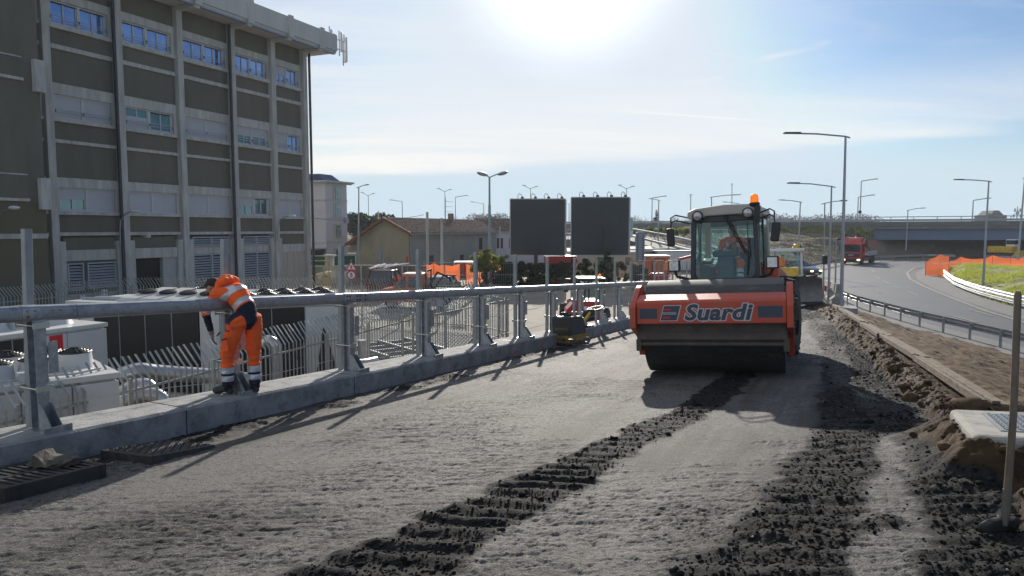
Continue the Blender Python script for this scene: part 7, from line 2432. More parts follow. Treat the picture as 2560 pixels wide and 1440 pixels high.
m_ = MB(); m_.tube([(-.95, .1, 1.5), (-.95, -.05, 1.9), (-.9, -.1, 2.0)], .02, 6); m_.cbox((-.95, -.1, 2.05), (.2, .06, .3)); m_.build('mirror', M['black'], ld)

# ------------------------------------------------------------ road vehicles
def wheelset(t, xs, ys, r, w=.2, rim='lightgrey'):
    for y in ys:
        for x in xs:
            m_ = MB(); m_.lathe([(r * .6, -w / 2), (r * .93, -w / 2), (r, -w * .3), (r, w * .3), (r * .93, w / 2), (r * .6, w / 2)], (x, y, r), (1, 0, 0), 24); wl = m_.build('wheel', M['rubber'], t, smooth=True, ang=50)
            s_ = 1 if x > 0 else -1
            m_ = MB(); m_.lathe([(.001, w * .35), (r * .2, w * .4), (r * .55, w * .2), (r * .62, w * .45)], (x, y, r), (s_, 0, 0), 16); m_.build('rim', M[rim], wl, smooth=True)
def car(name, label, cat, p, rz_, paint, L_=4.2, W_=1.75, H_=1.48, roofm=None, suv=False, lights='headlight'):
    """front points to local -y"""
    t = thing(name, label, cat, p, rz_)
    h = W_ / 2
    wr = .31 if not suv else .35
    # lower body as stations along y
    st = [(-L_ / 2, .86, .35, .62), (-L_ / 2 + .12, .95, .25, .74), (-L_ * .30, 1.0, .22, .92 if not suv else 1.0), (-L_ * .18, 1.0, .22, .98 if not suv else 1.06), (L_ * .30, 1.0, .22, 1.0 if not suv else 1.08), (L_ / 2 - .12, .96, .28, .98 if not suv else 1.05), (L_ / 2, .88, .38, .85)]
    m_ = MB(); rg_ = []
    for y, w, z0, z1 in st:
        a = h * w
        rg_.append([(-a * .92, y, z0), (a * .92, y, z0), (a, y, z0 + .15), (a, y, z1 - .16), (a * .93, y, z1), (-a * .93, y, z1), (-a, y, z1 - .16), (-a, y, z0 + .15)])
    m_.rings(rg_); m_.build('body', paint, t, bevel=.03, smooth=True, ang=50)
    bz = 1.0 if not suv else 1.07
    g0, g1, r0, r1 = -L_ * .20, L_ * .42, -L_ * .02, L_ * .33
    m_ = MB(); m_.hexa([(-h * .9, g0, bz - .04), (h * .9, g0, bz - .04), (h * .92, g1, bz - .04), (-h * .92, g1, bz - .04), (-h * .74, r0, H_ - .05), (h * .74, r0, H_ - .05), (h * .74, r1, H_ - .05), (-h * .74, r1, H_ - .05)]); m_.build('window', M['carglass'], t, bevel=.02)
    m_ = MB(); m_.hexa([(-h * .77, r0 - .05, H_ - .07), (h * .77, r0 - .05, H_ - .07), (h * .77, r1 + .06, H_ - .07), (-h * .77, r1 + .06, H_ - .07), (-h * .70, r0 + .1, H_), (h * .70, r0 + .1, H_), (h * .70, r1 - .1, H_), (-h * .70, r1 - .1, H_)])
    for s_ in (-1, 1):
        m_.bar((s_ * h * .905, g0 - .02, bz - .05), (s_ * h * .755, r0, H_ - .05), .06, .06); m_.bar((s_ * h * .93, g1, bz - .05), (s_ * h * .755, r1, H_ - .05), .08, .12); m_.bar((s_ * h * .93, (g0 + g1) / 2 + .1, bz - .05), (s_ * h * .755, (r0 + r1) / 2, H_ - .05), .06, .08)
    m_.build('roof', roofm or paint, t, bevel=.015)
    wheelset(t, (-h + .08, h - .08), (-L_ * .31, L_ * .30), wr)
    for s_ in (-1, 1):
        m_ = MB(); m_.cbox((s_ * h * .66, -L_ / 2 + .03, .66), (.34, .12, .15)); m_.build('headlight', M[lights], t, bevel=.03)
        m_ = MB(); m_.cbox((s_ * h * .80, L_ / 2 - .03, .80), (.20, .10, .24)); m_.build('tail_light', M['signred'], t, bevel=.03)
        m_ = MB(); m_.cbox((s_ * (h + .1), g0 + .25, bz + .05), (.18, .1, .13)); m_.build('mirror', paint, t, bevel=.02)
    m_ = MB(); m_.cbox((0, -L_ / 2 - .0, .50), (1.0, .06, .22)); m_.build('grille', M['black'], t)
    m_ = MB(); m_.cbox((0, -L_ / 2 - .035, .40), (.5, .02, .11)); m_.cbox((0, L_ / 2 + .0, .55), (.5, .03, .11)); m_.build('number_plate', M['signwhite'], t)
    return t
p = atz(2008, 694, .04)
car('parked_car', 'dark blue estate car with lit headlights on the slip road beside the bulldozer', 'car', (p.x, p.y + 1.5, .04), R(28), M['darkpaint'], 4.5, 1.82, 1.62, suv=True, lights='lit')
p = aty(1110, 690, 49)
car('parked_car', 'silver hatchback parked in the yard in front of the orange netting', 'car', (p.x, 49, 0), R(170), M['silverpaint'], 4.1, 1.75, 1.55)
p = aty(852, 690, 64)
car('parked_car', 'white car seen through the bars of the sliding gate', 'car', (p.x, 64, 0), R(-70), M['white'], 4.2, 1.75, 1.45)
p = aty(957, 690, 48)
vn_ = car('parked_van', 'dark red van with ladders and tubes on its roof parked by the yard wall', 'van', (p.x, 50, 0), R(172), M['maroon'], 4.4, 1.85, 1.92, suv=True)
lt = thing('ladder_bundle', 'bundle of ladders and pale tubes tied on the roof of the dark red van', 'ladders', (p.x, 50, 1.95), R(10))
for k in range(6):
    m_ = MB(); m_.tube([(-1.2 + .3 * k, -1.0, .05 + .09 * (k % 3)), (-.6 + .42 * k, 1.2, .22 + .06 * (k % 2))], .05, 6); m_.build('tube', M['signwhite'] if k % 2 else M['lightgrey'], lt)
m_ = MB(); m_.bar((-1.3, -.6, .05), (1.2, .3, .30), .3, .06); m_.build('ladder', M['zinc'], lt)
# orange crew cab lorry
p = aty(960, 690, 43.5)
pk = thing('crew_cab_lorry', 'orange crew cab lorry with an amber beacon and loaded bed parked in the yard', 'lorry', (p.x, 43.5, 0), R(-94))
# local -y = front (points to picture left)
m_ = MB(); rg_ = []
for y, z0, z1, w in ((-.15, .45, .95, .85), (.05, .35, 1.12, .9), (.75, .35, 1.22, .92), (2.55, .35, 1.25, .92)):
    rg_.append([(-w, y, z0), (w, y, z0), (w, y, z1), (-w, y, z1)])
m_.rings(rg_); m_.hexa([(-.9, .72, 1.2), (.9, .72, 1.2), (.9, 2.55, 1.2), (-.9, 2.55, 1.2), (-.78, 1.35, 2.0), (.78, 1.35, 2.0), (.8, 2.5, 2.0), (-.8, 2.5, 2.0)])
m_.build('cab', M['vanorange'], pk, bevel=.05)
m_ = MB(); m_.box(-.76, .76, 1.3, 2.5, 2.0, 2.06); m_.build('roof', M['white'], pk, bevel=.02)
for s_ in (-1, 1):
    for pts in ([(.92, 1.26), (1.5, 1.26), (1.5, 1.88), (1.38, 1.88)], [(1.66, 1.26), (2.35, 1.26), (2.35, 1.88), (1.68, 1.88)]):
        m_ = MB()
        def xx(z): return s_ * (.915 - (z - 1.2) * .15)
        m_.add([(xx(z), y, z) for y, z in pts] + [(xx(z) + s_ * .012, y, z) for y, z in pts], [(0, 1, 2, 3), (7, 6, 5, 4), (0, 4, 5, 1), (1, 5, 6, 2), (2, 6, 7, 3), (3, 7, 4, 0)])
        m_.build('window', M['carglass'], pk)
m_ = MB(); m_.add([(-.8, .76, 1.27), (.8, .76, 1.27), (.72, 1.30, 1.9), (-.72, 1.30, 1.9), (-.8, .74, 1.28), (.8, .74, 1.28), (.72, 1.28, 1.91), (-.72, 1.28, 1.91)], [(0, 1, 2, 3), (7, 6, 5, 4), (0, 4, 5, 1), (1, 5, 6, 2), (2, 6, 7, 3), (3, 7, 4, 0)]); m_.build('windscreen', M['carglass'], pk)
wheelset(pk, (-.8, .8), (.55, 3.6), .34)
m_ = MB(); m_.box(-.95, .95, 2.7, 5.0, .75, .85)
for a_, b_, c_, d_ in ((-.95, .95, 4.94, 5.0), (-.95, -.9, 2.7, 4.93), (.9, .95, 2.7, 4.93)): m_.box(a_, b_, c_, d_, .85, 1.2)
m_.build('load_bed', M['blackmetal'], pk)
m_ = MB()
for x in (-.85, .85): m_.box(x - .04, x + .04, 2.68, 2.76, .85, 2.25)
m_.box(-.85, .85, 2.69, 2.75, 2.15, 2.25); m_.tube([(.6, 2.8, 1.2), (.2, 3.3, 2.1), (-.3, 4.0, 1.7)], .07, 6); m_.tube([(-.6, 2.9, 1.0), (-.3, 3.6, 1.9), (.2, 4.4, 1.9)], .05, 6)
m_.build('crane_frame', M['blackmetal'], pk)
m_ = MB(); m_.lathe([(.07, 0), (.07, .12), (.001, .17)], (.5, 2.35, 2.07), n=12); m_.build('beacon', M['beacon'], pk, smooth=True)
m_ = MB(); m_.box(-.9, .9, 3.0, 4.9, .86, 1.12); m_.build('green_load', M['greennet'], pk)
# red lorry on the bend
p = atz(2128, 661, .04)
tk = thing('red_lorry', 'red flatbed lorry with a folded crane coming round the bend', 'lorry', (p.x, p.y, .04), R(-38))
m_ = MB(); m_.prism([(-.1, .55), (-.12, 1.6), (.0, 2.75), (.35, 2.85), (2.0, 2.85), (2.0, .55)], -1.2, 1.2, 'yz'); m_.prism([(.35, 2.86), (1.0, 3.45), (1.9, 3.5), (1.95, 2.86)], -1.0, 1.0, 'yz'); m_.build('cab', M['red'], tk, bevel=.06)
m_ = MB(); m_.hexa([(-1.05, -.16, 1.65), (1.05, -.16, 1.65), (1.05, -.10, 1.65), (-1.05, -.10, 1.65), (-1.0, -.06, 2.6), (1.0, -.06, 2.6), (1.0, 0, 2.6), (-1.0, 0, 2.6)]); m_.build('windscreen', M['carglass'], tk)
m_ = MB(); m_.box(1.202, 1.215, .35, 1.2, 1.75, 2.5); m_.box(-1.215, -1.202, .35, 1.2, 1.75, 2.5); m_.build('side_window', M['carglass'], tk)
m_ = MB(); m_.box(-1.0, 1.0, -.17, -.10, 1.0, 1.45); m_.box(-1.2, 1.2, -.2, .1, .35, .8); m_.build('bumper', M['black'], tk, bevel=.03)
lettering('maker_name', 'MAN', .3, Matrix.Translation((0, -.175, 1.22)) @ TXZ, M['lightgrey'], tk, off=.005)
for s_ in (-1, 1):
    m_ = MB(); m_.cbox((s_ * .9, -.21, .62), (.38, .06, .2)); m_.build('headlight', M['lit'], tk, bevel=.02)
    m_ = MB(); m_.tube([(s_ * 1.2, 0, 2.5), (s_ * 1.45, -.15, 2.4)], .03, 5); m_.cbox((s_ * 1.45, -.15, 2.1), (.2, .1, .6)); m_.build('mirror', M['black'], tk)
wheelset(tk, (-1.05, 1.05), (.9, 6.2, 7.5), .5, .32, 'grime')
m_ = MB(); m_.box(-1.25, 1.25, 2.9, 9.0, 1.05, 1.2); m_.box(-.5, .5, 1.9, 9, .7, 1.04); m_.build('load_bed', M['blackmetal'], tk)
m_ = MB()
for s_ in (-1, 1): m_.box(s_ * 1.25 - .03, s_ * 1.25 + .03, 3.2, 9.0, 1.05, 1.65)
m_.build('side_boards', M['lightgrey'], tk)
m_ = MB(); m_.box(-.9, .9, 2.2, 2.8, 1.0, 2.6); m_.tube([(0, 2.5, 2.5), (-.4, 4.0, 3.6), (.3, 6.5, 2.2)], .14, 6); m_.tube([(.5, 3, 1.5), (.6, 5, 3.4), (.2, 7.6, 2.6)], .12, 6); m_.tube([(.3, 3, 3.4), (.8, 7, 1.8)], .10, 6)
m_.build('folded_crane', mat('dark_red_steel', (.16, .03, .02), .6), tk)
m_ = MB()
for x in (-1.1, 0, 1.1): m_.box(x - .05, x + .05, 8.9, 9.0, 1.2, 3.0)
m_.box(-1.15, 1.15, 8.9, 9.0, 2.9, 3.0); m_.build('tail_frame', M['red'], tk)
m_ = MB()
for s_ in (-1, 1): m_.cbox((s_ * .8, .9, 3.45), (.2, .2, .15))
m_.build('roof_lamps', M['amberlens'], tk)
# yellow excavator at the far right under the overpass
p = atz(2556, 650, .04)
yx = thing('yellow_excavator', 'yellow and white excavator standing under the overpass at the right edge', 'excavator', (p.x, p.y + 4, 0), R(-60))
m_ = MB()
for y in (-1.0, 1.0): m_.prism([(-2.0, .2), (-1.8, 0), (1.8, 0), (2.0, .2), (2.0, .6), (1.7, .85), (-1.7, .85), (-2, .6)], y - .3, y + .3, 'xz')
m_.build('tracks', M['rubber'], yx)
m_ = MB(); m_.box(-1.9, 1.6, -1.3, 1.3, 1.0, 2.0); m_.build('upper_body', M['yellow'], yx, bevel=.1)
m_ = MB(); m_.box(.2, 1.5, -.2, 1.2, 2.01, 3.1); m_.build('cab', M['white'], yx, bevel=.08)
m_ = MB(); m_.box(.3, 1.53, -.23, 1.1, 2.3, 2.95); m_.build('window', M['carglass'], yx)
m_ = MB(); m_.prism([(1.6, .3), (2.3, .25), (2.5, .5), (2.4, 1.4), (2.25, 1.4)], -1.5, 1.5, 'xz'); m_.build('blade', M['yellow'], yx, bevel=.03)
# coach on the access road
p = aty(1573, 582, 101)
bs_ = thing('coach', 'white and teal coach half hidden by the right billboard', 'coach', (p.x - .6, 101, aty(1573, 600, 101).z), R(12))
m_ = MB(); m_.box(-1.25, 1.25, 0, 11, .35, 3.2); m_.build('body', M['white'], bs_, bevel=.15)
m_ = MB(); m_.box(-1.15, 1.15, -.03, .0, 1.3, 3.0); m_.box(1.251, 1.27, .6, 10.5, 1.6, 2.7); m_.build('window', M['paneg'], bs_)
m_ = MB(); m_.tube([(1.25, 0, 3.0), (1.6, -.4, 2.9), (1.75, -.45, 2.5)], .06, 6); m_.build('mirror', M['lampsteel'], bs_)
wheelset(bs_, (-1.1, 1.1), (2.2, 8.5), .48, .3)
# containers
def container(u0, u1, vt, Y, dep, label, m, rz_=0, trim='white'):
    a, b = aty(u0, vt, Y), aty(u1, vt, Y)
    t = thing('site_container', label, 'container', (a.x, Y, 0), rz_)
    W_ = b.x - a.x
    m_ = MB(); m_.box(0, W_, 0, dep, .1, a.z - .06)
    n = int(W_ / .25)
    for k in range(n): m_.box(k * .25 + .05, k * .25 + .17, -.03, -.001, .2, a.z - .15)
    m_.build('walls', m, t)
    m_ = MB(); m_.box(-.05, W_ + .05, -.05, dep + .05, a.z - .059, a.z + .04)
    for x in (-.02, W_ - .08): m_.box(x, x + .1, -.045, -.031, .1, a.z - .06)
    m_.build('frame', M[trim], t)
container(1611, 1676, 640, 68, 3, 'orange site container behind the small red excavator', M['vanorange'])
container(1641, 1740, 628, 80, 3, 'white site container with a blue edge left of the roller cab', M['white'], trim='blue')
container(1636, 1700, 622, 88, 3, 'farther white container with green edged roof left of the roller cab', M['lightgrey'], trim='greennet')
container(1660, 1702, 616, 96, 3, 'red edged white container standing highest left of the roller cab', M['white'], trim='signred')
container(1362, 1440, 641, 72, 2.5, 'bright red trailer body under the left billboard', M['red'], trim='red')
container(1135, 1182, 656, 70, 2.5, 'red edged market trailer with pale roof behind the orange netting', M['red'], trim='white')
# small red excavator
p = aty(1650, 690, 58)
mx_ = thing('mini_excavator', 'small red excavator with black roll bar in the fenced compound', 'excavator', (p.x, 58, 0), R(10))
m_ = MB()
for x in (-.55, .55): m_.box(x - .15, x + .15, -.7, .7, 0, .4)
m_.build('tracks', M['rubber'], mx_, bevel=.05)
m_ = MB(); m_.box(-.6, .5, -.6, .7, .5, 1.15); m_.build('body', M['red'], mx_, bevel=.1)
m_ = MB(); m_.tube([(-.6, .2, 1.1), (-.6, .2, 2.2), (-.4, .2, 2.35), (.3, .2, 2.35), (.5, .2, 2.2), (.5, .2, 1.1)], .05, 6); m_.build('roll_bar', M['black'], mx_)
m_ = MB(); m_.bar((.3, -.6, 1.0), (1.1, -1.2, 2.3), .16, .24); m_.bar((1.1, -1.2, 2.3), (2.1, -1.4, 2.55), .14, .2); m_.bar((2.1, -1.4, 2.55), (2.3, -1.45, 1.9), .12, .18); m_.build('arm', M['red'], mx_, bevel=.02)
# wheelbarrow
p = atz(1398, 707, 0)
wb = thing('wheelbarrow', 'old red and white wheelbarrow standing before the ivy hedge', 'wheelbarrow', (p.x, 57.5, 0), R(90))
m_ = MB(); m_.hexa([(-.25, -.35, .4), (.25, -.35, .4), (.25, .35, .4), (-.25, .35, .4), (-.35, -.55, .75), (.35, -.55, .75), (.35, .55, .75), (-.35, .55, .75)]); m_.build('tray', M['grime'], wb)
m_ = MB()
for x in (-.25, .25): m_.tube([(x, -.7, .3), (x, .5, .42), (x, 1.0, .62)], .02, 5); m_.tube([(x, .4, .4), (x, .45, 0)], .02, 5)
m_.build('frame', M['red'], wb)
m_ = MB(); m_.cyl((-.04, -.75, .2), (.04, -.75, .2), .2, n=14); m_.build('wheel', M['rubber'], wb)

# ------------------------------------------------------------ things on the ramp
# slotted gully grate, lower left
ga = atr(64, 1180, .08)
gf = slope_frame(ga.x + .12, ga.y - .12, 28, .0)
gtt = thing('gully_grate', 'square black slotted gully grate in its frame lying by the kerb', 'drain grate'); gtt.matrix_basis = gf
m_ = MB()
w = .40
for a_, b_, c_, d_ in ((-w, w, -w, -w + .04), (-w, w, w - .04, w), (-w, -w + .04, -w + .041, w - .041), (w - .04, w, -w + .041, w - .041)): m_.box(a_, b_, c_, d_, -.02, .12)
m_.box(-w - .05, w + .05, -w - .05, w + .05, -.03, -.021)
m_.build('frame', M['ductile'], gtt, bevel=.006, seg=1)
m_ = MB()
for k in range(11):
    y = -w + .06 + k * .066
    for x0_, x1_ in ((-w + .041, -.012), (.012, w - .041)): m_.box(x0_ + .03, x1_ - .03, y, y + .034, .05, .112)
for x in (-w + .041, -.03, w - .071, -.012 + .012): m_.box(x, x + .03, -w + .041, w - .041, .048, .114)
for y in (-.015,): m_.box(-w + .08, w - .08, y, y + .03, .049, .116)
m_.build('slotted_cover', M['ductile'], gtt, bevel=.003, seg=1)
# crumpled cement bag
rn = random.Random(4)
m_ = MB(); rg_ = []
for i in range(9):
    r_ = []
    for j in range(12):
        a = 2 * math.pi * j / 12
        rr = .16 * math.sin(math.pi * (i + .6) / 10) ** .5 * (1 + rn.uniform(-.3, .3))
        r_.append((-.26 + i * .065, rr * math.cos(a) + rn.uniform(-.02, .02), .145 + max(-.02, .42 * rr * math.sin(a)) + rn.uniform(0, .02) + (.10 * math.exp(-((i - 2) / 1.1) ** 2) if math.sin(a) > .3 else 0)))
    rg_.append(r_)
m_.rings(rg_)
o = m_.build('crumpled_sack', mat('dirty_sack', (.05, .042, .03), .9, c2=(.10, .088, .07), vs=8, bump=.01, bs=15))
o.matrix_basis = gf @ Matrix.Translation((-.02, .20, .015)) @ Matrix.Rotation(R(20), 4, 'Z') @ Matrix.Scale(.75, 4)
tag(o, 'crumpled dirty sack lying on the slotted gully grate', 'sack')
# chequered iron cover leaning flat by the kerb
ca = atr(385, 1120, .05)
cf = slope_frame(ca.x + .05, ca.y, 26, .035) @ Matrix.Rotation(R(-4), 4, 'X')
ic = thing('iron_cover', 'rusty square chequered iron cover half buried in dark earth by the kerb', 'manhole cover'); ic.matrix_basis = cf
m_ = MB(); m_.box(-.36, .36, -.36, .36, -.06, .02); pl = m_.build('plate', M['iron'], ic, bevel=.008)
m_ = MB()
for i in range(14):
    for j in range(14):
        x, y = -.32 + i * .049, -.32 + j * .049
        m_.cbox((x, y, .024), (.034, .012, .008), (0, 0, R(45 if (i + j) % 2 else -45)))
m_.build('chequer_studs', M['iron'], pl)
# concrete manhole slab on the right
A = atr(2390, 1024, .30)
sf = slope_frame(A.x, A.y, 24, .30)
mhs = thing('manhole_slab', 'pale concrete manhole slab with a pitted metal cover at the right edge', 'manhole'); mhs.matrix_basis = sf
m_ = MB(); m_.box(-.05, 1.25, -1.15, .05, -1.6, .0); m_.build('slab', M['conc_light'], mhs, bevel=.05, seg=3)
m_ = MB(); m_.box(.17, 1.03, -.93, -.17, .0, .008); cv = m_.build('cover', mat('galvanised_cover', (.20, .20, .20), .5, .4, c2=(.32, .32, .31), vs=6, dirt=(.12, .11, .10), dsc=3), mhs)
m_ = MB()
for i in range(17):
    for j in range(15):
        m_.cbox((.22 + i * .047, -.88 + j * .047, .012), (.034, .014, .008), (0, 0, R(45 if (i + j) % 2 else -45)))
m_.build('chequer_studs', M['lampsteel'], cv)
# shovel stuck upright at the right
b_ = atr(2512, 1338); tp_ = ray(2545, 728)
k_t = (b_.y + .05) / tp_.y
top_ = Vector((tp_.x * k_t, tp_.y * k_t, CAMZ + tp_.z * k_t))
sh = thing('shovel', 'long grubby wooden shovel handle standing upright at the right edge', 'shovel', b_)
tv = top_ - b_
m_ = MB(); m_.tube([tv * .13, tv * .5 + Vector((.012, 0, 0)), tv * .985, tv], [.021, .0195, .020, .012], 12); m_.build('handle', M['handle'], sh, smooth=True)
m_ = MB(); m_.tube([tv * .04, tv * .09, tv * .19], [.012, .024, .024], 10); m_.build('socket', mat('painted_socket', (.15, .135, .11), .75, c2=(.10, .105, .08), vs=9, dirt=(.35, .05, .04), dsc=9, dth=(.64, .70)), sh, smooth=True)
m_ = MB()
rg_ = []
for k in range(7):
    z = tv * (.07 - .10 * k / 6)
    w_ = [.02, .08, .115, .12, .115, .09, .03][k]
    rg_.append([z + Vector((w_ * q, .05 * k / 6 + .03 * q * q, 0)) for q in (-1, -.5, 0, .5, 1)])
m_.rings(rg_, closed_u=False, cap=False); o = m_.build('blade', M['iron'], sh, smooth=True)
s_ = o.modifiers.new('solid', 'SOLIDIFY'); s_.thickness = .003
# ------------------------------------------------------------ people
def remesh(mb, voxel, smooth=3, fac=.6):
    me = bpy.data.meshes.new('tmp')
    me.from_pydata(mb.v, [], mb.f)
    ob = bpy.data.objects.new('tmp', me)
    COL.objects.link(ob)
    r_ = ob.modifiers.new('r', 'REMESH'); r_.mode = 'VOXEL'; r_.voxel_size = voxel
    if smooth:
        s_ = ob.modifiers.new('s', 'SMOOTH'); s_.iterations = smooth; s_.factor = fac
    dg = bpy.context.evaluated_depsgraph_get()
    out_ = bpy.data.meshes.new_from_object(ob.evaluated_get(dg))
    bpy.data.objects.remove(ob)
    return out_
def capsule(mb, a, b, ra, rb, n=14):
    a, b = Vector(a), Vector(b)
    mb.tube([a, a.lerp(b, .5), b], [ra, (ra + rb) / 2, rb], n)
    mb.sphere(a, ra, n, 8); mb.sphere(b, rb, n, 8)
def person(label, Mw, J, col, voxel=.012, seated=False, group=None, hood=True, hardhat=None, wrinkle=.006):
    t = thing('person', label, 'person'); t.matrix_basis = Mw
    bones = []
    def bone(tag_, a, b, ra, rb):
        bones.append((tag_, Vector(J[a] if isinstance(a, str) else a), Vector(J[b] if isinstance(b, str) else b), ra, rb))
    for s_ in 'LR':
        bone('thigh', 'hip' + s_, 'knee' + s_, .098, .072); bone('shin', 'knee' + s_, 'ank' + s_, .070, .055)
        bone('boot', 'ank' + s_, 'toe' + s_, .055, .042); bone('heel', 'ank' + s_, Vector(J['ank' + s_]) + Vector((0, 0, -.055)) - (Vector(J['toe' + s_]) - Vector(J['ank' + s_])).normalized() * .03, .05, .035)
        bone('uarm', 'sh' + s_, 'elb' + s_, .066, .052); bone('farm', 'elb' + s_, 'wri' + s_, .050, .034)
        bone('torso', 'chest', 'sh' + s_, .12, .075); bone('pelvis', 'pelvis', 'hip' + s_, .12, .105)
    bone('torso', 'pelvis', 'waist', .125, .125); bone('torso', 'waist', 'chest', .125, .14)
    bone('torso', 'chest', 'neck', .13, .07); bone('neck', 'neck', 'head', .055, .055)
    mb = MB()
    for tg, a, b, ra, rb in bones: capsule(mb, a, b, ra, rb)
    # head with jaw, nose, ears, brow
    h = Vector(J['head']); fw = Vector(J['face']).normalized(); upv = Vector(J['headup']).normalized(); sd_ = fw.cross(upv).normalized()
    m4 = Matrix(((sd_.x, fw.x, upv.x, h.x), (sd_.y, fw.y, upv.y, h.y), (sd_.z, fw.z, upv.z, h.z), (0, 0, 0, 1)))
    mb.M = m4
    mb.sphere((0, -.01, .03), .095, 16, 12, (.82, 1.0, 1.02)); mb.sphere((0, .028, -.045), .06, 12, 8, (.85, .95, 1.0))
    mb.sphere((0, .092, -.012), .017, 8, 6, (.8, 1.1, 1.5)); mb.sphere((0, .078, .028), .04, 10, 6, (1.3, .5, .35)); mb.sphere((0, .078, -.058), .026, 8, 6, (1.2, .5, .4))
    for x in (-1, 1): mb.sphere((x * .080, -.008, -.0), .026, 8, 6, (.4, .7, 1.15))
    mb.M = Matrix()
    me = remesh(mb, voxel, 3)
    n = len(me.vertices)
    co = np.empty(n * 3); me.vertices.foreach_get('co', co); co = co.reshape(-1, 3)
    nf = len(me.polygons)
    fc = np.empty(nf * 3); me.polygons.foreach_get('center', fc); fc = fc.reshape(-1, 3)
    def near(P):
        best = np.full(len(P), 9.0); bi = np.zeros(len(P), int); bt = np.zeros(len(P))
        for i, (tg, a, b, ra, rb) in enumerate(bones):
            a_, b_ = np.array(a), np.array(b)
            ab = b_ - a_
            tt_ = np.clip(((P - a_) @ ab) / max(1e-9, ab @ ab), 0, 1)
            d = np.linalg.norm(P - (a_ + tt_[:, None] * ab), axis=1) - (ra + (rb - ra) * tt_)
            m_ = d < best
            best[m_], bi[m_], bt[m_] = d[m_], i, tt_[m_]
        hd_ = np.linalg.norm(P - np.array(h), axis=1)
        return best, bi, bt, hd_
    best, bi, bt, hd_ = near(fc)
    names = np.array([b[0] for b in bones])
    mats = [M['hivis'], M['reflect'], M['navy'], M['trouser'], M['skin'], M['boot']]
    mi = np.zeros(nf, int)
    nm = names[bi]
    pel, che = np.array(J['pelvis']), np.array(J['neck'])
    ax = che - pel; al = np.linalg.norm(ax); ax = ax / al
    ht = ((fc - pel) @ ax) / al           # 0 at pelvis, 1 at neck
    tor = (nm == 'torso') | (nm == 'neck')
    mi[tor] = 0
    mi[tor & (ht < col.get('navy', .16))] = 2
    for lo, hi in col.get('bands', ((.20, .32), (.52, .64))): mi[tor & (ht > lo) & (ht < hi)] = 1
    sdv = np.array(J['shL']) - np.array(J['shR']); sdv = sdv / np.linalg.norm(sdv)
    lat = np.abs((fc - pel) @ sdv)
    br = tor & (ht > .62) & (lat > .075) & (lat < .125)
    mi[br] = 1
    u_ = nm == 'uarm'
    mi[u_] = 0; mi[u_ & (bt > .72) & (bt < .98)] = 1
    f_ = nm == 'farm'
    mi[f_] = 0 if not col.get('navycuff', True) else 2
    mi[f_ & (bt > .93)] = 4
    mi[(nm == 'thigh') | (nm == 'pelvis')] = 3
    mi[(nm == 'pelvis') & (ht > .02)] = 2 if col.get('navy', .16) > 0 else 0
    s2 = nm == 'shin'
    mi[s2] = 3
    mi[s2 & (bt > .38) & (bt < .56)] = 1; mi[s2 & (bt >= .56) & (bt < .63)] = 2; mi[s2 & (bt >= .63) & (bt < .80)] = 1; mi[s2 & (bt >= .80)] = 2
    mi[(nm == 'boot') | (nm == 'heel')] = 5
    hm = (hd_ < .128) & (((fc - np.array(J['neck'])) @ (np.array(h) - np.array(J['neck']))) > .002)
    mi[hm] = 4
    me.polygons.foreach_set('material_index', mi.astype(np.int32)) if False else None
    # folds
    if wrinkle:
        b2, bi2, bt2, hv = near(co)
        nv = names[bi2]
        nr = np.empty(n * 3); me.vertices.foreach_get('normal', nr); nr = nr.reshape(-1, 3)
        w = fbm(co[:, 0] * 9 + co[:, 2] * 6, co[:, 2] * 22 + co[:, 1] * 7, 3, 4) - .5
        soft = np.isin(nv, ['torso', 'thigh', 'shin', 'uarm', 'pelvis', 'farm']) & (hv > .14)
        co = co + nr * (w * wrinkle * 4 * soft)[:, None]
        flare = ((nv == 'shin') & (bt2 > .3) & (bt2 < .93)) | (nv == 'thigh')
        co = co + nr * (flare * .012)[:, None]
        me.vertices.foreach_set('co', co.ravel())
    me.materials.clear()
    for m_ in mats: me.materials.append(m_)
    me.polygons.foreach_set('material_index', mi.astype(np.int32))
    me.polygons.foreach_set('use_smooth', np.ones(nf, bool))
    me.update()
    me.name = 'body'
    link('body', me, t)
    # hair cap
    m_ = MB(); m_.M = m4
    m_.sphere((0, -.022, .04), .097, 16, 12, (.84, 1.0, 1.0)); 
    o_ = m_.build('hair' if not hardhat else 'cap', M['hair'] if not hardhat else hardhat, t, smooth=True)
    for x in (-1, 1):
        m_ = MB(); m_.M = m4; m_.sphere((x * .032, .086, .006), .010, 8, 6); m_.build('eye', M['hair'], t, smooth=True)
    m_ = MB(); m_.M = m4; m_.cbox((0, .094, -.052), (.045, .01, .006)); m_.build('mouth', M['maroon'], t)
    if hood:
        nk = Vector(J['neck']); bk = -Vector(J['front']).normalized()
        m_ = MB()
        q = nk.lerp(Vector(J['chest']), .12)
        for a in range(0, 360, 24):
            v = sdv_v(J) * math.cos(R(a)) * .125 + (bk * .45 + Vector(J['headup']) * .0 + (Vector(J['head']) - nk).normalized().cross(sdv_v(J)) * .9).normalized() * math.sin(R(a)) * .10
            m_.sphere(q + v + bk * .035, .05, 10, 6)
        for k in (-.07, 0, .07):
            m_.sphere(q + bk * .11 + sdv_v(J) * k - (nk - Vector(J['chest'])).normalized() * .01, .065, 12, 8, (1, 1, .9))
        me2 = remesh(m_, voxel, 4); me2.materials.clear(); me2.materials.append(M['hivis'])
        me2.polygons.foreach_set('use_smooth', np.ones(len(me2.polygons), bool)); link('hood', me2, t)
    return t
def sdv_v(J): return (Vector(J['shL']) - Vector(J['shR'])).normalized()
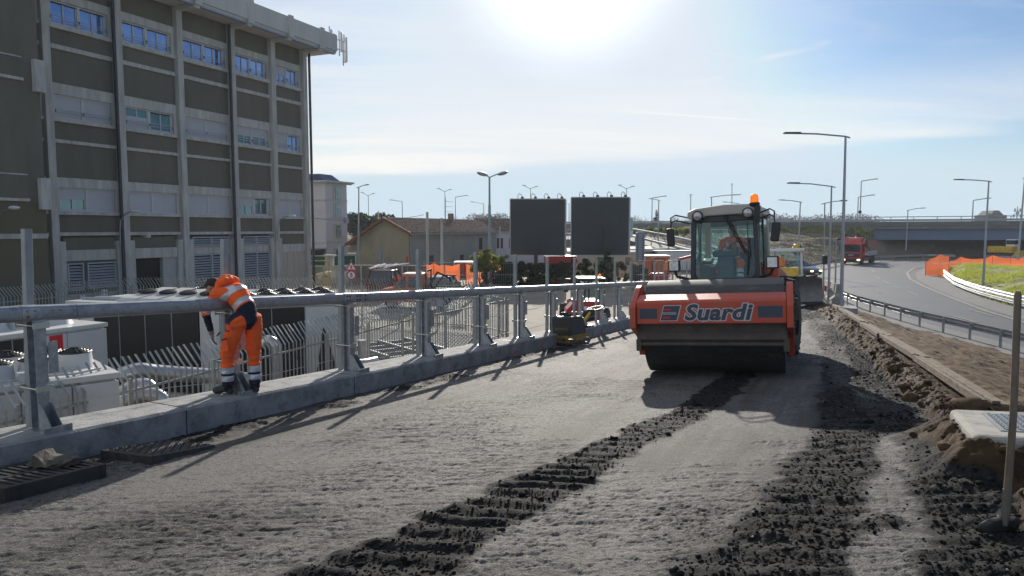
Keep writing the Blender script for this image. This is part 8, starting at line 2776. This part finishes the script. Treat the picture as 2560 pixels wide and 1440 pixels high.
def hand(t, wri, dirv, palmn, s_, mat_, name='glove', curl=.55, voxel=.005):
    """hand with five fingers: wrist point, direction of the fingers, palm normal"""
    d = Vector(dirv).normalized(); pn = Vector(palmn); pn = (pn - d * pn.dot(d)).normalized(); sd = d.cross(pn).normalized() * s_
    w = Vector(wri)
    mb = MB()
    P = lambda a, b, c: w + d * a + sd * b + pn * c
    capsule(mb, P(-.03, 0, 0), P(.01, 0, 0), .034, .032, 10)
    for b in (-.027, -.009, .009, .027): capsule(mb, P(.01, b * .7, 0), P(.085, b, 0), .017, .015, 8)
    for i, (b, L_) in enumerate(((-.03, .070), (-.010, .082), (.011, .076), (.031, .058))):
        p = P(.085, b, 0); a = 0
        for k, f in enumerate((.45, .32, .23)):
            a += curl * (.75 + .12 * i)
            q = p + (d * math.cos(a) + pn * math.sin(a)) * L_ * f
            capsule(mb, p, q, .0105 - .001 * k, .0098 - .001 * k, 8)
            p = q
    p = P(.015, -.035, .005)
    for a, L_ in ((.9, .038), (.5, .032)):
        q = p + (d * math.cos(a) - sd * math.sin(a) + pn * .35).normalized() * L_
        capsule(mb, p, q, .0135, .0115, 8); p = q
    me = remesh(mb, voxel, 1); me.materials.clear(); me.materials.append(mat_)
    me.polygons.foreach_set('use_smooth', np.ones(len(me.polygons), bool)); me.name = name
    return link(name, me, t)
# the bending worker: local x = facing (towards the yard), y = his left, z up
yw = solve_kerb(603, .16)
dW = kdir(yw); oW = kpt(yw, .16, .3)
fW, sW = Vector((-dW.y, dW.x, 0)), Vector((-dW.x, -dW.y, 0))
MW = Matrix(((fW.x, sW.x, 0, oW.x), (fW.y, sW.y, 0, oW.y), (0, 0, 1, oW.z), (0, 0, 0, 1)))
J = dict(ankL=(.085, .12, .095), toeL=(.27, .14, .045), ankR=(-.13, -.10, .095), toeR=(.05, -.14, .045), kneeL=(.07, .13, .50), kneeR=(-.12, -.105, .50),
         hipL=(-.08, .105, .90), hipR=(-.13, -.105, .90), pelvis=(-.13, 0, .93), waist=(-.11, 0, 1.06), chest=(.02, 0, 1.215), neck=(.225, .0, 1.285), head=(.375, .03, 1.275),
         shL=(.165, .175, 1.225), shR=(.165, -.175, 1.225), elbL=(.315, .215, 1.00), elbR=(.34, -.19, 1.0), wriL=(.33, .13, .76), wriR=(.34, -.08, .76), face=(.55, .10, -.75), headup=(.80, 0, .55), front=(.5, 0, -1))
wk = person('man in orange high visibility jacket and trousers bending over the thick rail', MW, J, dict(navy=.20, bands=((.24, .36), (.56, .67))), voxel=.0095)
hand(wk, (.33, .125, .745), (-.05, -.1, -1), (-.5, -.8, 0), 1, M['glove'], curl=.3)
hand(wk, (.34, -.075, .745), (-.05, .1, -1), (-.6, .7, 0), -1, M['glove'], curl=.3)
# pockets on the trousers
m_ = MB(); m_.cbox((.005, .212, .62), (.11, .03, .15), (0, R(10), 0)); m_.build('cargo_pocket', M['trouser'], wk, bevel=.012)
m_ = MB(); m_.cbox((0, .228, .70), (.10, .010, .014), (0, R(16), 0)); m_.cbox((-.03, .205, .80), (.06, .012, .024), (0, R(-10), 0)); m_.build('pocket_trim', M['navy'], wk, bevel=.003, seg=1)
# the roller driver, facing local -y of the roller
Md = RF @ Matrix.Translation((.12, 2.42, CZ0 + .36)) @ Matrix.Rotation(R(-90), 4, 'Z')
J = dict(pelvis=(0, 0, .08), waist=(.02, 0, .22), chest=(.04, 0, .42), neck=(.06, 0, .58), head=(.09, 0, .70), shL=(.05, .185, .50), shR=(.05, -.185, .50),
         elbL=(.20, .26, .30), elbR=(.20, -.26, .30), wriL=(.34, .02, .38), wriR=(.33, -.05, .33), hipL=(.03, .10, .06), hipR=(.03, -.10, .06), kneeL=(.44, .14, .10), kneeR=(.42, -.20, .08),
         ankL=(.52, .14, -.26), toeL=(.68, .15, -.30), ankR=(.52, -.20, -.26), toeR=(.68, -.22, -.30), face=(1, .08, -.12), headup=(.1, 0, 1), front=(1, 0, 0))
dv = person('driver in an orange high visibility jacket sitting in the roller cab', Md, J, dict(navy=-.1, bands=((.25, .35), (.58, .66)), navycuff=False), voxel=.013)
hand(dv, (.345, .01, .385), (.2, -1, -.1), (.6, 0, -1), 1, M['skin'], 'hand', voxel=.006)
hand(dv, (.335, -.04, .325), (.3, 1, 0), (.6, 0, -1), -1, M['skin'], 'hand', voxel=.006)
# standing man beyond the roller
p = aty(1711, 712, 33)
J = dict(pelvis=(0, 0, .92), waist=(0, 0, 1.05), chest=(0, 0, 1.25), neck=(0, 0, 1.42), head=(.02, 0, 1.55), shL=(0, .19, 1.36), shR=(0, -.19, 1.36),
         elbL=(-.03, .25, 1.08), elbR=(-.03, -.25, 1.08), wriL=(.06, .24, .86), wriR=(.06, -.24, .86), hipL=(0, .10, .88), hipR=(0, -.10, .88), kneeL=(.02, .12, .48), kneeR=(.02, -.12, .48),
         ankL=(0, .13, .09), toeL=(.15, .15, .04), ankR=(0, -.13, .09), toeR=(.15, -.15, .04), face=(1, .2, -.05), headup=(0, 0, 1), front=(1, 0, 0))
g3 = aty(1711, 692, 32.5)
person('balding man in an orange vest standing beyond the left end of the roller drum', Matrix.Translation((g3.x, 32.5, g3.z - 1.68)) @ Matrix.Rotation(R(-115), 4, 'Z'), J, dict(navy=-.1), voxel=.02, wrinkle=0, hood=False)
# bulldozer driver
J2 = dict(pelvis=(0, 0, .08), waist=(.02, 0, .22), chest=(.04, 0, .42), neck=(.06, 0, .58), head=(.09, 0, .70), shL=(.05, .185, .50), shR=(.05, -.185, .50),
          elbL=(.15, .26, .28), elbR=(.15, -.26, .28), wriL=(.36, .2, .30), wriR=(.36, -.2, .30), hipL=(.03, .10, .06), hipR=(.03, -.10, .06), kneeL=(.40, .14, .10), kneeR=(.40, -.14, .10),
          ankL=(.46, .14, -.2), toeL=(.6, .15, -.24), ankR=(.46, -.14, -.2), toeR=(.6, -.15, -.24), face=(1, 0, 0), headup=(0, 0, 1), front=(1, 0, 0))
person('driver in orange sitting in the white bulldozer cab', dz_.matrix_basis @ Matrix.Translation((-.25, 2.8, 1.78)) @ Matrix.Rotation(R(-90), 4, 'Z'), J2, dict(navy=-.1), voxel=.022, wrinkle=0, hood=False)
